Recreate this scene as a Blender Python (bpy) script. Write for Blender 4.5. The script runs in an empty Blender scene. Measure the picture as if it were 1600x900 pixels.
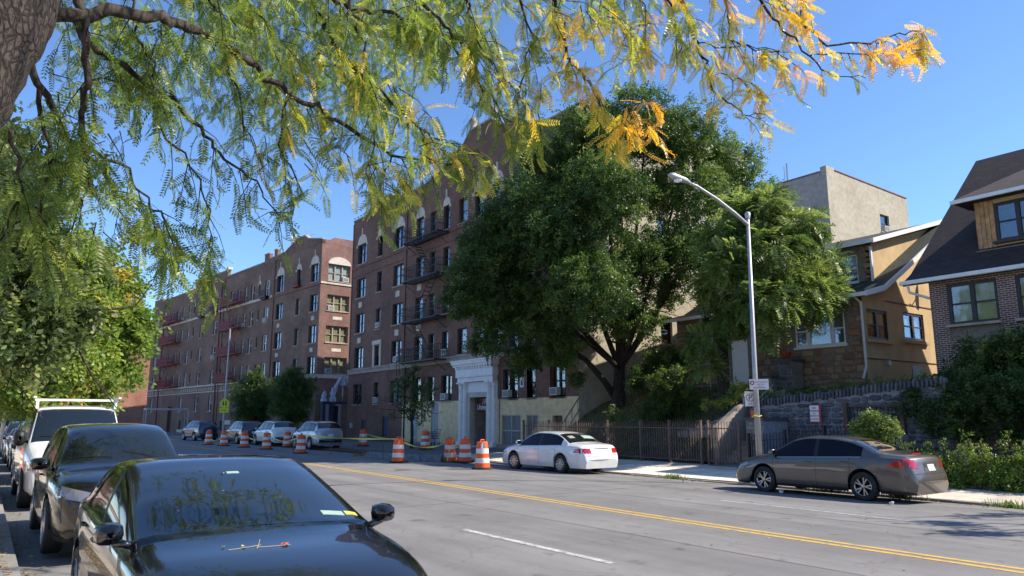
import bpy, bmesh, math, random
import numpy as np
from mathutils import Vector, Matrix
from mathutils.bvhtree import BVHTree

random.seed(7)
RNG = np.random.default_rng(11)
sc = bpy.context.scene
col = sc.collection
PI = math.pi
R = math.radians

# ------------------------------------------------------------------ camera
F_PX, HOR, VPX, EYE = 1156.0, 655.0, -30.0, 1.8
PITCH = math.atan((HOR - 450) / F_PX)
YAW = math.atan((800 - VPX) / math.hypot(F_PX, HOR - 450))
cam_d = bpy.data.cameras.new('camera'); cam = bpy.data.objects.new('camera', cam_d); col.objects.link(cam)
cam_d.sensor_width = 36; cam_d.lens = F_PX / 1600 * 36; cam_d.clip_end = 3000; cam_d.clip_start = 0.05
cam.location = (0, 0, EYE); cam.rotation_euler = (PI / 2 + PITCH, 0, -YAW)
sc.camera = cam
_fw = np.array([math.sin(YAW), math.cos(YAW), 0]); _rt = np.array([math.cos(YAW), -math.sin(YAW), 0])
_F = _fw * math.cos(PITCH) + np.array([0, 0, 1]) * math.sin(PITCH)
_U = np.array([0, 0, 1]) * math.cos(PITCH) - _fw * math.sin(PITCH)
def at(x, y, d):
    """surveyed place: sight line through the photograph and a distance ahead -> world point"""
    return np.array([0, 0, EYE]) + (_F + _rt * (x - 800) / F_PX - _U * (y - 450) / F_PX) * d

# ------------------------------------------------------------------ sky, sun, exposure
SUN_EL, SUN_AZ = R(41), math.atan2(.79, -.613)
w = bpy.data.worlds.new('World'); sc.world = w; w.use_nodes = True
nt = w.node_tree; bg = nt.nodes['Background']
sky = nt.nodes.new('ShaderNodeTexSky'); sky.sky_type = 'NISHITA'; sky.sun_disc = False
sky.sun_elevation = SUN_EL; sky.sun_rotation = SUN_AZ
sky.altitude = 0; sky.air_density = 0.8; sky.dust_density = 0.0; sky.ozone_density = 7.2
nt.links.new(sky.outputs[0], bg.inputs[0]); bg.inputs[1].default_value = 0.15
sd = bpy.data.lights.new('sun', 'SUN'); sun = bpy.data.objects.new('sun', sd); col.objects.link(sun)
sd.energy = 4.8; sd.angle = R(0.53); sd.color = (1.0, .91, .78)
sv = Vector((math.sin(SUN_AZ) * math.cos(SUN_EL), math.cos(SUN_AZ) * math.cos(SUN_EL), math.sin(SUN_EL)))
sun.rotation_euler = sv.to_track_quat('Z', 'Y').to_euler()
sc.view_settings.view_transform = 'Standard'; sc.view_settings.look = 'None'
sc.view_settings.exposure = 0.80; sc.view_settings.gamma = 1.0
sc.render.engine = 'CYCLES'

# ------------------------------------------------------------------ materials
def srgb(r, g, b):
    f = lambda c: (c / 255 / 12.92) if c / 255 <= .04045 else ((c / 255 + .055) / 1.055) ** 2.4
    return (f(r), f(g), f(b), 1)
def lin(c, k=1): return (c[0] * k, c[1] * k, c[2] * k, 1)
MATS = {}
def new_mat(name):
    m = bpy.data.materials.new(name); m.use_nodes = True
    n = m.node_tree; p = n.nodes['Principled BSDF']; MATS[name] = m
    return m, n, p
def N(n, t, **k):
    o = n.nodes.new(t)
    for a, b in k.items(): setattr(o, a, b)
    return o
def ramp(n, fac, stops):
    r = N(n, 'ShaderNodeValToRGB'); e = r.color_ramp.elements
    while len(e) < len(stops): e.new(.5)
    for i, (p, c) in enumerate(stops): e[i].position = p; e[i].color = c
    n.links.new(fac, r.inputs[0]); return r.outputs[0]
def noise(n, scale, detail=5, rough=.6, vec=None):
    o = N(n, 'ShaderNodeTexNoise'); o.inputs['Scale'].default_value = scale
    o.inputs['Detail'].default_value = detail; o.inputs['Roughness'].default_value = rough
    if vec is not None: n.links.new(vec, o.inputs['Vector'])
    return o.outputs['Fac']
def bump(n, p, h, strength=.4, dist=.02, prev=None):
    b = N(n, 'ShaderNodeBump'); b.inputs['Strength'].default_value = strength; b.inputs['Distance'].default_value = dist
    n.links.new(h, b.inputs['Height'])
    if prev: n.links.new(prev, b.inputs['Normal'])
    n.links.new(b.outputs[0], p.inputs['Normal']); return b.outputs[0]
def mix(n, fac, a, b, mode='MIX'):
    o = N(n, 'ShaderNodeMix', data_type='RGBA', blend_type=mode)
    for s, v in ((o.inputs[0], fac), (o.inputs[6], a), (o.inputs[7], b)):
        if hasattr(v, 'is_linked'): n.links.new(v, s)
        else: s.default_value = v
    return o.outputs[2]
def basic(name, c, rough=.7, metal=0, var=.25, scale=3, bmp=.0, bscale=40, coat=0, spec=None, objvar=0):
    m, n, p = new_mat(name)
    tc = N(n, 'ShaderNodeTexCoord').outputs['Object']
    f = noise(n, scale, 6, .6, tc)
    cc = ramp(n, f, [(.3, lin(c, 1 - var)), (.7, lin(c, 1 + var))])
    if objvar:
        oi = N(n, 'ShaderNodeObjectInfo').outputs['Random']
        k = ramp(n, oi, [(0, (1 - objvar,) * 3 + (1,)), (1, (1 + objvar,) * 3 + (1,))])
        cc = mix(n, 1.0, cc, k, 'MULTIPLY')
    n.links.new(cc, p.inputs['Base Color'])
    p.inputs['Roughness'].default_value = rough; p.inputs['Metallic'].default_value = metal
    p.inputs['Coat Weight'].default_value = coat; p.inputs['Coat Roughness'].default_value = .03
    if spec is not None: p.inputs['Specular IOR Level'].default_value = spec
    if bmp: bump(n, p, noise(n, bscale, 6, .65, tc), bmp, .01)
    return m
def brick_mat(name, c1, c2, mortar, bw=.21, bh=.072, mort=.011, stain=.35, bstr=.5):
    m, n, p = new_mat(name)
    uv = N(n, 'ShaderNodeUVMap').outputs[0]
    b = N(n, 'ShaderNodeTexBrick'); n.links.new(uv, b.inputs['Vector'])
    b.inputs['Color1'].default_value = c1; b.inputs['Color2'].default_value = c2; b.inputs['Mortar'].default_value = mortar
    b.inputs['Scale'].default_value = 1; b.inputs['Brick Width'].default_value = bw; b.inputs['Row Height'].default_value = bh
    b.inputs['Mortar Size'].default_value = mort; b.inputs['Mortar Smooth'].default_value = .2; b.inputs['Bias'].default_value = -.1
    f = noise(n, .35, 8, .65, uv); s = ramp(n, f, [(.3, (1 - stain,) * 3 + (1,)), (.72, (1 + stain * .6,) * 3 + (1,))])
    f2 = noise(n, 2.6, 4, .6, uv); s2 = ramp(n, f2, [(.3, (.82, .8, .8, 1)), (.7, (1.15, 1.12, 1.1, 1))])
    o = mix(n, 1, b.outputs['Color'], s, 'MULTIPLY'); o = mix(n, 1, o, s2, 'MULTIPLY')
    n.links.new(o, p.inputs['Base Color']); p.inputs['Roughness'].default_value = .88
    inv = N(n, 'ShaderNodeMath', operation='SUBTRACT'); inv.inputs[0].default_value = 1; n.links.new(b.outputs['Fac'], inv.inputs[1])
    bump(n, p, inv.outputs[0], bstr, .012)
    return m
brick_mat('brick_a', (.20, .082, .056, 1), (.13, .056, .042, 1), (.21, .155, .12, 1), stain=.42)
brick_mat('brick_b', (.21, .112, .078, 1), (.155, .088, .064, 1), (.21, .165, .13, 1), stain=.42)
brick_mat('brick_b_red', (.22, .10, .076, 1), (.165, .075, .06, 1), (.27, .2, .17, 1))
brick_mat('brick_c', (.42, .17, .11, 1), (.33, .13, .085, 1), (.34, .25, .2, 1))
brick_mat('brick_house', (.16, .06, .045, 1), (.09, .038, .032, 1), (.42, .38, .33, 1), mort=.013)
brick_mat('painted_yellow', (.86, .67, .38, 1), (.82, .64, .36, 1), (.70, .54, .31, 1), stain=.15, bstr=.35)
brick_mat('painted_beige', (.46, .415, .31, 1), (.43, .39, .29, 1), (.38, .34, .26, 1), stain=.2, bstr=.35)
brick_mat('painted_grey', (.40, .38, .33, 1), (.375, .355, .31, 1), (.34, .325, .285, 1), stain=.15, bstr=.25)
def shingle(name, c1, c2, line):
    return brick_mat(name, c1, c2, line, bw=.30, bh=.14, mort=.012, stain=.25, bstr=.7)
shingle('roof_dark', (.062, .042, .040, 1), (.036, .025, .025, 1), (.016, .012, .012, 1))
shingle('roof_green', (.055, .07, .058, 1), (.038, .05, .042, 1), (.02, .028, .022, 1))
basic('limestone', (.54, .48, .40), .85, 0, .22, 2, .3, 30)
basic('limestone_dark', (.33, .28, .23), .85, 0, .25, 2, .3, 30)
basic('portal_white', (.80, .78, .76), .6, 0, .1, 3, .1, 30)
basic('stucco', (.52, .37, .19), .9, 0, .17, 1.3, .35, 60)
basic('mortar', (.20, .17, .135), .95, 0, .3, 8, .5, 60)
basic('mortar_blue', (.22, .23, .25), .95, 0, .3, 8, .5, 60)
def stone_mat(name, stops, rough=.85):
    m, n, p = new_mat(name)
    oi = N(n, 'ShaderNodeObjectInfo').outputs['Random']; tc = N(n, 'ShaderNodeTexCoord').outputs['Object']
    c = ramp(n, oi, stops); f = noise(n, 9, 6, .65, tc)
    c = mix(n, 1, c, ramp(n, f, [(.3, (.6, .6, .6, 1)), (.7, (1.3, 1.3, 1.3, 1))]), 'MULTIPLY')
    n.links.new(c, p.inputs['Base Color']); p.inputs['Roughness'].default_value = rough
    bump(n, p, noise(n, 22, 6, .7, tc), .6, .02); return m
stone_mat('rubble_tan', [(0, (.20, .10, .055, 1)), (.35, (.30, .17, .09, 1)), (.65, (.38, .26, .15, 1)), (1, (.22, .155, .11, 1))])
stone_mat('rubble_blue', [(0, (.055, .06, .075, 1)), (.5, (.10, .11, .13, 1)), (1, (.16, .155, .155, 1))])
stone_mat('rubble_pale', [(0, (.28, .25, .2, 1)), (.5, (.36, .33, .28, 1)), (1, (.22, .19, .16, 1))])
basic('white_trim', (.72, .72, .70), .55, 0, .08, 3)
basic('black_frame', (.018, .016, .016), .5, 0, .2, 5)
basic('brown_frame', (.035, .018, .013), .5, 0, .3, 5)
basic('tan_frame', (.30, .25, .19), .6, 0, .15, 5)
basic('iron_black', (.012, .011, .012), .5, .3, .3, 8)
basic('iron_red', (.20, .022, .02), .55, .1, .25, 6)
basic('iron_rust', (.15, .10, .085), .75, .2, .5, 14)
basic('galvanized', (.38, .38, .39), .5, .35, .12, 6, .05, 60)
basic('curtain_white', (.66, .66, .63), .9, 0, .15, 4)
basic('curtain_grey', (.25, .25, .24), .9, 0, .25, 3)
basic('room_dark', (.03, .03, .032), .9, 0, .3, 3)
basic('blind_tan', (.46, .39, .22), .9, 0, .12, 4)
basic('ac_white', (.55, .55, .53), .5, 0, .1, 6)
basic('grille_dark', (.05, .05, .05), .6, 0, .2, 20)
basic('door_grey', (.33, .34, .37), .6, 0, .12, 3)
basic('door_dark', (.012, .012, .016), .3, 0, .2, 3)
basic('sign_red', (.10, .006, .02), .6, 0, .1, 3)
basic('sign_white', (.72, .72, .72), .5, 0, .05, 3)
basic('ink_red', (.5, .03, .04), .6, 0, .05, 3)
basic('ink_black', (.02, .02, .02), .6, 0, .05, 3)
basic('sign_yellow', (.62, .68, .02), .5, 0, .05, 3)
basic('tape_yellow', (.70, .62, .10), .5, 0, .1, 20)
basic('barrel_orange', (.80, .115, .02), .5, 0, .15, 5)
basic('barrel_white', (.72, .70, .68), .5, 0, .12, 5)
basic('rubber', (.02, .02, .02), .75, 0, .3, 10)
basic('steel_blue', (.16, .20, .24), .5, .3, .35, 5)
basic('navy_paint', (.012, .025, .07), .5, 0, .2, 4)
basic('statue_white', (.42, .45, .52), .7, 0, .25, 6)
basic('slate', (.06, .065, .07), .6, 0, .25, 5)
basic('terracotta', (.33, .085, .04), .8, 0, .2, 5)
basic('wood_old', (.36, .20, .09), .8, 0, .4, 7, .3, 30, objvar=.3)
basic('wood_brown', (.10, .06, .04), .8, 0, .3, 7)
basic('bag_black', (.012, .012, .014), .3, 0, .2, 5)
basic('tarp_blue', (.02, .12, .5), .5, 0, .15, 5)
basic('coping_red', (.22, .10, .08), .8, 0, .3, 6)
basic('downpipe', (.62, .60, .55), .5, 0, .1, 4)
basic('paper', (.3, .42, .36), .6, 0, .1, 30)
basic('pipe_brown', (.20, .14, .08), .6, 0, .3, 9)

def asphalt():
    m, n, p = new_mat('asphalt'); uv = N(n, 'ShaderNodeTexCoord').outputs['Object']
    a = noise(n, 260, 3, .7, uv); b = noise(n, .55, 8, .62, uv); c = noise(n, 22, 6, .7, uv); dd_ = noise(n, 1.9, 3, .5, uv)
    col1 = ramp(n, b, [(.3, (.165, .158, .155, 1)), (.52, (.20, .193, .187, 1)), (.75, (.235, .226, .216, 1))])
    col2 = mix(n, 1, col1, ramp(n, a, [(.3, (.72, .72, .72, 1)), (.7, (1.28, 1.28, 1.28, 1))]), 'MULTIPLY')
    # tyre-polished / patched streaks running along the street
    mp = N(n, 'ShaderNodeMapping'); mp.inputs['Scale'].default_value = (1.3, .035, 1); n.links.new(uv, mp.inputs[0])
    s = noise(n, 1.0, 5, .6, mp.outputs[0])
    col3 = mix(n, 1, col2, ramp(n, s, [(.35, (.8, .8, .8, 1)), (.65, (1.12, 1.12, 1.11, 1))]), 'MULTIPLY')
    # cracks
    v = N(n, 'ShaderNodeTexVoronoi', feature='DISTANCE_TO_EDGE'); v.inputs['Scale'].default_value = .33
    wv = N(n, 'ShaderNodeVectorMath', operation='ADD')
    nn = N(n, 'ShaderNodeTexNoise'); nn.inputs['Scale'].default_value = 1.6; nn.inputs['Detail'].default_value = 6; n.links.new(uv, nn.inputs['Vector'])
    n.links.new(uv, wv.inputs[0]); n.links.new(nn.outputs['Color'], wv.inputs[1]); n.links.new(wv.outputs[0], v.inputs['Vector'])
    cr = ramp(n, v.outputs['Distance'], [(.0, (.72, .72, .72, 1)), (.005, (1, 1, 1, 1))])
    # drips of oil, pale scuffs
    col4 = mix(n, 1, col3, cr, 'MULTIPLY')
    col5 = mix(n, 1, col4, ramp(n, c, [(.34, (.78, .78, .78, 1)), (.42, (1, 1, 1, 1))]), 'MULTIPLY')
    col5 = mix(n, 1, col5, ramp(n, dd_, [(.27, (.62, .61, .6, 1)), (.36, (1, 1, 1, 1))]), 'MULTIPLY')
    n.links.new(col5, p.inputs['Base Color']); p.inputs['Roughness'].default_value = .85
    bump(n, p, a, .5, .008)
asphalt()
def concrete(name, c, objvar=.12, sc_=1):
    m, n, p = new_mat(name); uv = N(n, 'ShaderNodeTexCoord').outputs['Object']; oi = N(n, 'ShaderNodeObjectInfo').outputs['Random']
    a = noise(n, 120, 4, .7, uv); b = noise(n, 1.7, 8, .65, uv)
    x = ramp(n, b, [(.3, lin(c, .72)), (.7, lin(c, 1.18))])
    x = mix(n, 1, x, ramp(n, a, [(.3, (.85, .85, .85, 1)), (.7, (1.12, 1.12, 1.12, 1))]), 'MULTIPLY')
    x = mix(n, 1, x, ramp(n, oi, [(0, (1 - objvar,) * 3 + (1,)), (1, (1 + objvar,) * 3 + (1,))]), 'MULTIPLY')
    g = noise(n, 9, 5, .7, uv); x = mix(n, 1, x, ramp(n, g, [(.26, (.6, .58, .55, 1)), (.4, (1, 1, 1, 1))]), 'MULTIPLY')
    n.links.new(x, p.inputs['Base Color']); p.inputs['Roughness'].default_value = .9; bump(n, p, a, .3, .005)
concrete('concrete', (.62, .535, .43)); concrete('kerb_stone', (.26, .24, .22)); concrete('concrete_dark', (.15, .145, .14)); concrete('concrete_pale', (.80, .69, .555))
def paint_line(name, c, wear):
    m, n, p = new_mat(name); uv = N(n, 'ShaderNodeTexCoord').outputs['Object']
    f = noise(n, 6, 12, .82, uv)
    n.links.new(ramp(n, f, [(wear - .06, (.17, .165, .16, 1)), (wear + .06, c)]), p.inputs['Base Color']); p.inputs['Roughness'].default_value = .75
paint_line('line_yellow', (.62, .38, .06, 1), .44); paint_line('line_white', (.55, .55, .54, 1), .48); paint_line('line_worn', (.45, .45, .44, 1), .47)
def soil():
    m, n, p = new_mat('soil'); uv = N(n, 'ShaderNodeTexCoord').outputs['Object']
    b = noise(n, 3, 10, .75, uv); n.links.new(ramp(n, b, [(.3, (.045, .03, .02, 1)), (.55, (.11, .075, .045, 1)), (.75, (.08, .10, .035, 1))]), p.inputs['Base Color'])
    p.inputs['Roughness'].default_value = 1; bump(n, p, b, .8, .08)
soil()
def bark(name, c1, c2, k=1.0):
    m, n, p = new_mat(name); uv = N(n, 'ShaderNodeTexCoord').outputs['Object']
    wv = N(n, 'ShaderNodeTexNoise'); wv.inputs['Scale'].default_value = 5; wv.inputs['Detail'].default_value = 4; n.links.new(uv, wv.inputs['Vector'])
    ad = N(n, 'ShaderNodeMixRGB') if False else N(n, 'ShaderNodeVectorMath', operation='MULTIPLY_ADD'); n.links.new(wv.outputs['Color'], ad.inputs[0]); ad.inputs[1].default_value = (.10, .10, .18); n.links.new(uv, ad.inputs[2])
    mp = N(n, 'ShaderNodeMapping'); mp.inputs['Scale'].default_value = (17 * k, 17 * k, 4.2 * k); n.links.new(ad.outputs[0], mp.inputs[0])
    v = N(n, 'ShaderNodeTexVoronoi', feature='DISTANCE_TO_EDGE'); v.inputs['Scale'].default_value = 1; n.links.new(mp.outputs[0], v.inputs['Vector'])
    f = noise(n, 2.2, 9, .75, mp.outputs[0]); pl = ramp(n, v.outputs['Distance'], [(.0, (0, 0, 0, 1)), (.22, (1, 1, 1, 1))])
    c = mix(n, 1, ramp(n, f, [(.3, c1), (.7, c2)]), ramp(n, v.outputs['Distance'], [(.0, (.18, .16, .15, 1)), (.2, (1, 1, 1, 1))]), 'MULTIPLY')
    n.links.new(c, p.inputs['Base Color']); p.inputs['Roughness'].default_value = .95
    h = bump(n, p, f, .8, .012); bump(n, p, pl, .7, .012, h)
bark('bark', (.02, .015, .012, 1), (.10, .075, .055, 1))
def leaf_mat(name, stops, trans=.4):
    m, n, p = new_mat(name)
    at_ = N(n, 'ShaderNodeAttribute'); at_.attribute_name = 'tint'
    c = ramp(n, at_.outputs['Fac'], stops)
    n.links.new(c, p.inputs['Base Color']); p.inputs['Roughness'].default_value = .42; p.inputs['Specular IOR Level'].default_value = .45
    tr = N(n, 'ShaderNodeBsdfTranslucent'); hs = N(n, 'ShaderNodeHueSaturation'); hs.inputs['Value'].default_value = 1.5; hs.inputs['Saturation'].default_value = 1.1
    n.links.new(c, hs.inputs['Color']); n.links.new(hs.outputs[0], tr.inputs[0])
    ms = N(n, 'ShaderNodeMixShader'); ms.inputs[0].default_value = trans
    n.links.new(p.outputs[0], ms.inputs[1]); n.links.new(tr.outputs[0], ms.inputs[2])
    n.links.new(ms.outputs[0], n.nodes['Material Output'].inputs['Surface'])
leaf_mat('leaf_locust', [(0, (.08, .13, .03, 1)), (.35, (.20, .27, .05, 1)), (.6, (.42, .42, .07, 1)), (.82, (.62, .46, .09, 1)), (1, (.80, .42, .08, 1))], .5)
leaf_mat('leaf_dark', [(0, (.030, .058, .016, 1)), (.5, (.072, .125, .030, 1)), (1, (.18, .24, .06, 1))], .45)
leaf_mat('leaf_mid', [(0, (.05, .09, .024, 1)), (.5, (.12, .18, .045, 1)), (1, (.28, .33, .10, 1))], .45)
leaf_mat('leaf_bright', [(0, (.07, .13, .025, 1)), (.5, (.17, .26, .05, 1)), (.9, (.36, .40, .10, 1)), (1, (.52, .38, .08, 1))], .45)
leaf_mat('leaf_pale', [(0, (.03, .06, .02, 1)), (.4, (.09, .13, .04, 1)), (.75, (.24, .30, .10, 1)), (1, (.42, .42, .17, 1))], .42)
bark('bark_pale', (.016, .012, .010, 1), (.12, .09, .072, 1), 2.9)
leaf_mat('litter', [(0, (.10, .05, .02, 1)), (.5, (.35, .18, .05, 1)), (1, (.6, .4, .08, 1))], .1)
def glass_mat(name, tint, ior=1.9):
    m, n, p = new_mat(name); n.nodes.remove(p)
    g = N(n, 'ShaderNodeBsdfGlossy'); g.inputs['Roughness'].default_value = .03; g.inputs['Color'].default_value = (.9, .93, 1, 1)
    t = N(n, 'ShaderNodeBsdfTransparent'); t.inputs[0].default_value = tint
    lw = N(n, 'ShaderNodeLayerWeight'); lw.inputs[0].default_value = .5
    pw = N(n, 'ShaderNodeMath', operation='POWER'); n.links.new(lw.outputs['Facing'], pw.inputs[0]); pw.inputs[1].default_value = 4
    fr = N(n, 'ShaderNodeMath', operation='MULTIPLY_ADD'); n.links.new(pw.outputs[0], fr.inputs[0]); fr.inputs[1].default_value = .9; fr.inputs[2].default_value = ior
    wv = N(n, 'ShaderNodeTexNoise'); wv.inputs['Scale'].default_value = 1.7; b = N(n, 'ShaderNodeBump'); b.inputs['Strength'].default_value = .06; b.inputs['Distance'].default_value = .05
    tc = N(n, 'ShaderNodeTexCoord'); n.links.new(tc.outputs['Object'], wv.inputs['Vector']); n.links.new(wv.outputs['Fac'], b.inputs['Height']); n.links.new(b.outputs[0], g.inputs['Normal'])
    ms = N(n, 'ShaderNodeMixShader'); n.links.new(fr.outputs[0], ms.inputs[0]); n.links.new(t.outputs[0], ms.inputs[1]); n.links.new(g.outputs[0], ms.inputs[2])
    n.links.new(ms.outputs[0], n.nodes['Material Output'].inputs['Surface'])
glass_mat('window_glass', (.86, .9, .9, 1), .085)
def car_paint(name, c, metal=0., rough=.3):
    m, n, p = new_mat(name); p.inputs['Base Color'].default_value = lin(c)
    p.inputs['Metallic'].default_value = metal; p.inputs['Roughness'].default_value = rough
    p.inputs['Coat Weight'].default_value = 1; p.inputs['Coat Roughness'].default_value = .02
    tc = N(n, 'ShaderNodeTexCoord').outputs['Object']; d = noise(n, 5, 8, .7, tc)
    n.links.new(ramp(n, d, [(.3, lin(c, .92)), (.7, lin(c, 1.1))]), p.inputs['Base Color'])
    n.links.new(ramp(n, noise(n, 3, 9, .7, tc), [(.45, (.02,) * 3 + (1,)), (.75, (.09,) * 3 + (1,))]), p.inputs['Coat Roughness'])
car_paint('paint_black', (.006, .006, .007), 0, .25); car_paint('paint_white', (.74, .74, .73)); car_paint('paint_grey', (.135, .12, .108), .6, .35)
car_paint('paint_silver', (.42, .42, .43), .6, .35); car_paint('paint_navy', (.02, .028, .045), .2, .3); car_paint('paint_dark', (.03, .028, .026), .3, .3)
def simple(name, c, rough, metal=0, coat=0):
    m, n, p = new_mat(name); p.inputs['Base Color'].default_value = lin(c); p.inputs['Roughness'].default_value = rough
    p.inputs['Metallic'].default_value = metal; p.inputs['Coat Weight'].default_value = coat; return m
simple('car_glass', (.010, .014, .016), .02, 0, 1); simple('tint_glass', (.006, .008, .012), .04); M_ = MATS['tint_glass'].node_tree.nodes['Principled BSDF']; M_.inputs['Specular IOR Level'].default_value = .22
simple('car_trim', (.012, .012, .012), .55); simple('chrome', (.7, .7, .7), .12, 1)
simple('alloy', (.50, .50, .51), .28, .9); simple('tail_red', (.42, .012, .018), .12, 0, 1); simple('lamp_clear', (.22, .22, .23), .12, .3, 1)
simple('lamp_amber', (.7, .2, .02), .15, 0, 1); simple('under_black', (.006, .006, .006), .9); simple('plate', (.62, .62, .6), .45); simple('inner_grey', (.12, .13, .13), .8)
simple('lens', (.85, .87, .9), .2, 0, 1)
M = MATS

# ------------------------------------------------------------------ object helpers
def tag(o, label=None, cat=None, group=None, kind=None):
    if label: o['label'] = label
    if cat: o['category'] = cat
    if group: o['group'] = group
    if kind: o['kind'] = kind
    return o
def empty(name, loc=(0, 0, 0), rz=0, label=None, cat=None, group=None, parent=None):
    o = bpy.data.objects.new(name, None); col.objects.link(o); o.location = loc; o.rotation_euler = (0, 0, rz); o.empty_display_size = .2
    if parent: o.parent = parent
    return tag(o, label, cat, group)
def place(name, me, parent=None, loc=None, rz=None, scale=None):
    o = bpy.data.objects.new(name, me); col.objects.link(o)
    if parent: o.parent = parent
    if loc is not None: o.location = loc
    if rz is not None: o.rotation_euler = (0, 0, rz) if not isinstance(rz, tuple) else rz
    if scale is not None: o.scale = scale
    return o
def copy_tree(o, parent=None):
    c = o.copy(); col.objects.link(c)
    if parent: c.parent = parent
    for ch in list(o.children): copy_tree(ch, c)
    return c
def box_uv(me):
    n = len(me.loops)
    if not n: return
    uvl = me.uv_layers.new(name='UVMap')
    co = np.empty(len(me.vertices) * 3); me.vertices.foreach_get('co', co); co = co.reshape(-1, 3)
    vi = np.empty(n, int); me.loops.foreach_get('vertex_index', vi)
    pn = np.empty(len(me.polygons) * 3); me.polygons.foreach_get('normal', pn); pn = pn.reshape(-1, 3)
    lt = np.empty(len(me.polygons), int); me.polygons.foreach_get('loop_total', lt)
    nn = np.repeat(pn, lt, 0); P = co[vi]; a = np.abs(nn)
    uv = np.empty((n, 2))
    top = a[:, 2] > .9
    hor = np.stack([-nn[:, 1], nn[:, 0]], 1); L = np.hypot(hor[:, 0], hor[:, 1]); L[L == 0] = 1; hor /= L[:, None]
    uv[:, 0] = P[:, 0] * hor[:, 0] + P[:, 1] * hor[:, 1]
    slope = np.where(top, 1, np.sqrt(np.maximum(1 - a[:, 2] ** 2, .05)))
    uv[:, 1] = P[:, 2] / slope
    uv[top] = P[top][:, :2]
    uvl.data.foreach_set('uv', uv.ravel())
class MB:
    def __init__(s): s.v = []; s.f = []; s.m = []
    def quad(s, a, b, c, d, m=0):
        i = len(s.v); s.v += [tuple(a), tuple(b), tuple(c), tuple(d)]; s.f.append((i, i + 1, i + 2, i + 3)); s.m.append(m)
    def poly(s, pts, m=0):
        i = len(s.v); s.v += [tuple(p) for p in pts]; s.f.append(tuple(range(i, i + len(pts)))); s.m.append(m)
    def box(s, x0, x1, y0, y1, z0, z1, m=0):
        i = len(s.v)
        s.v += [(x0, y0, z0), (x1, y0, z0), (x1, y1, z0), (x0, y1, z0), (x0, y0, z1), (x1, y0, z1), (x1, y1, z1), (x0, y1, z1)]
        for q in ((0, 3, 2, 1), (4, 5, 6, 7), (0, 1, 5, 4), (1, 2, 6, 5), (2, 3, 7, 6), (3, 0, 4, 7)):
            s.f.append(tuple(i + k for k in q)); s.m.append(m)
    def prism(s, pts, ax, a0, a1, m=0):
        """extrude a 2d polygon (other two axes, in xyz order) along axis ax"""
        def mk(p, a): l = list(p); l.insert(ax, a); return tuple(l)
        n = len(pts); i = len(s.v)
        s.v += [mk(p, a0) for p in pts] + [mk(p, a1) for p in pts]
        s.f.append(tuple(range(i, i + n))); s.f.append(tuple(range(i + 2 * n - 1, i + n - 1, -1))); s.m += [m, m]
        for k in range(n):
            j = (k + 1) % n; s.f.append((i + k, i + n + k, i + n + j, i + j)); s.m.append(m)
    def tube(s, pts, rad, n=8, m=0, cap=True):
        pts = [Vector(p) for p in pts]; k = len(pts)
        if not hasattr(rad, '__len__'): rad = [rad] * k
        i0 = len(s.v); up = None
        for a in range(k):
            t = (pts[min(a + 1, k - 1)] - pts[max(a - 1, 0)]).normalized()
            if up is None: up = Vector((0, 0, 1)) if abs(t.z) < .9 else Vector((1, 0, 0))
            u = (up - t * up.dot(t)).normalized(); v = t.cross(u); up = u
            for j in range(n):
                an = 2 * PI * j / n; q = pts[a] + (u * math.cos(an) + v * math.sin(an)) * rad[a]; s.v.append(tuple(q))
        for a in range(k - 1):
            for j in range(n):
                b = (j + 1) % n; s.f.append((i0 + a * n + j, i0 + a * n + b, i0 + (a + 1) * n + b, i0 + (a + 1) * n + j)); s.m.append(m)
        if cap:
            s.f.append(tuple(i0 + j for j in range(n - 1, -1, -1))); s.f.append(tuple(i0 + (k - 1) * n + j for j in range(n))); s.m += [m, m]
    def lathe(s, prof, c=(0, 0), n=20, m=None, ax=2):
        """prof: list of (r, h[, mat])"""
        i0 = len(s.v)
        for p in prof:
            for j in range(n):
                a = 2 * PI * j / n; x, y = p[0] * math.cos(a), p[0] * math.sin(a)
                s.v.append((c[0] + x, c[1] + y, p[1]) if ax == 2 else ((p[1], c[0] + x, c[1] + y) if ax == 0 else (c[0] + x, p[1], c[1] + y)))
        for a in range(len(prof) - 1):
            for j in range(n):
                b = (j + 1) % n; s.f.append((i0 + a * n + j, i0 + a * n + b, i0 + (a + 1) * n + b, i0 + (a + 1) * n + j)); s.m.append(prof[a][2] if len(prof[a]) > 2 else 0)
    def build(s, name, mats, parent=None, smooth=False, loc=None, rz=None, mesh_only=False, flip=False):
        me = bpy.data.meshes.new(name)
        me.from_pydata(s.v, [], s.f if not flip else [tuple(reversed(f)) for f in s.f])
        if not isinstance(mats, (list, tuple)): mats = [mats]
        for m in mats: me.materials.append(M[m] if isinstance(m, str) else m)
        me.polygons.foreach_set('material_index', s.m)
        if smooth: me.polygons.foreach_set('use_smooth', [True] * len(s.f))
        me.update(); box_uv(me)
        if mesh_only: return me
        return place(name, me, parent, loc, rz)
def solid(name, mats, parent=None, boxes=(), **k):
    b = MB()
    for q in boxes: b.box(*q)
    return b.build(name, mats, parent, **k)
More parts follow.
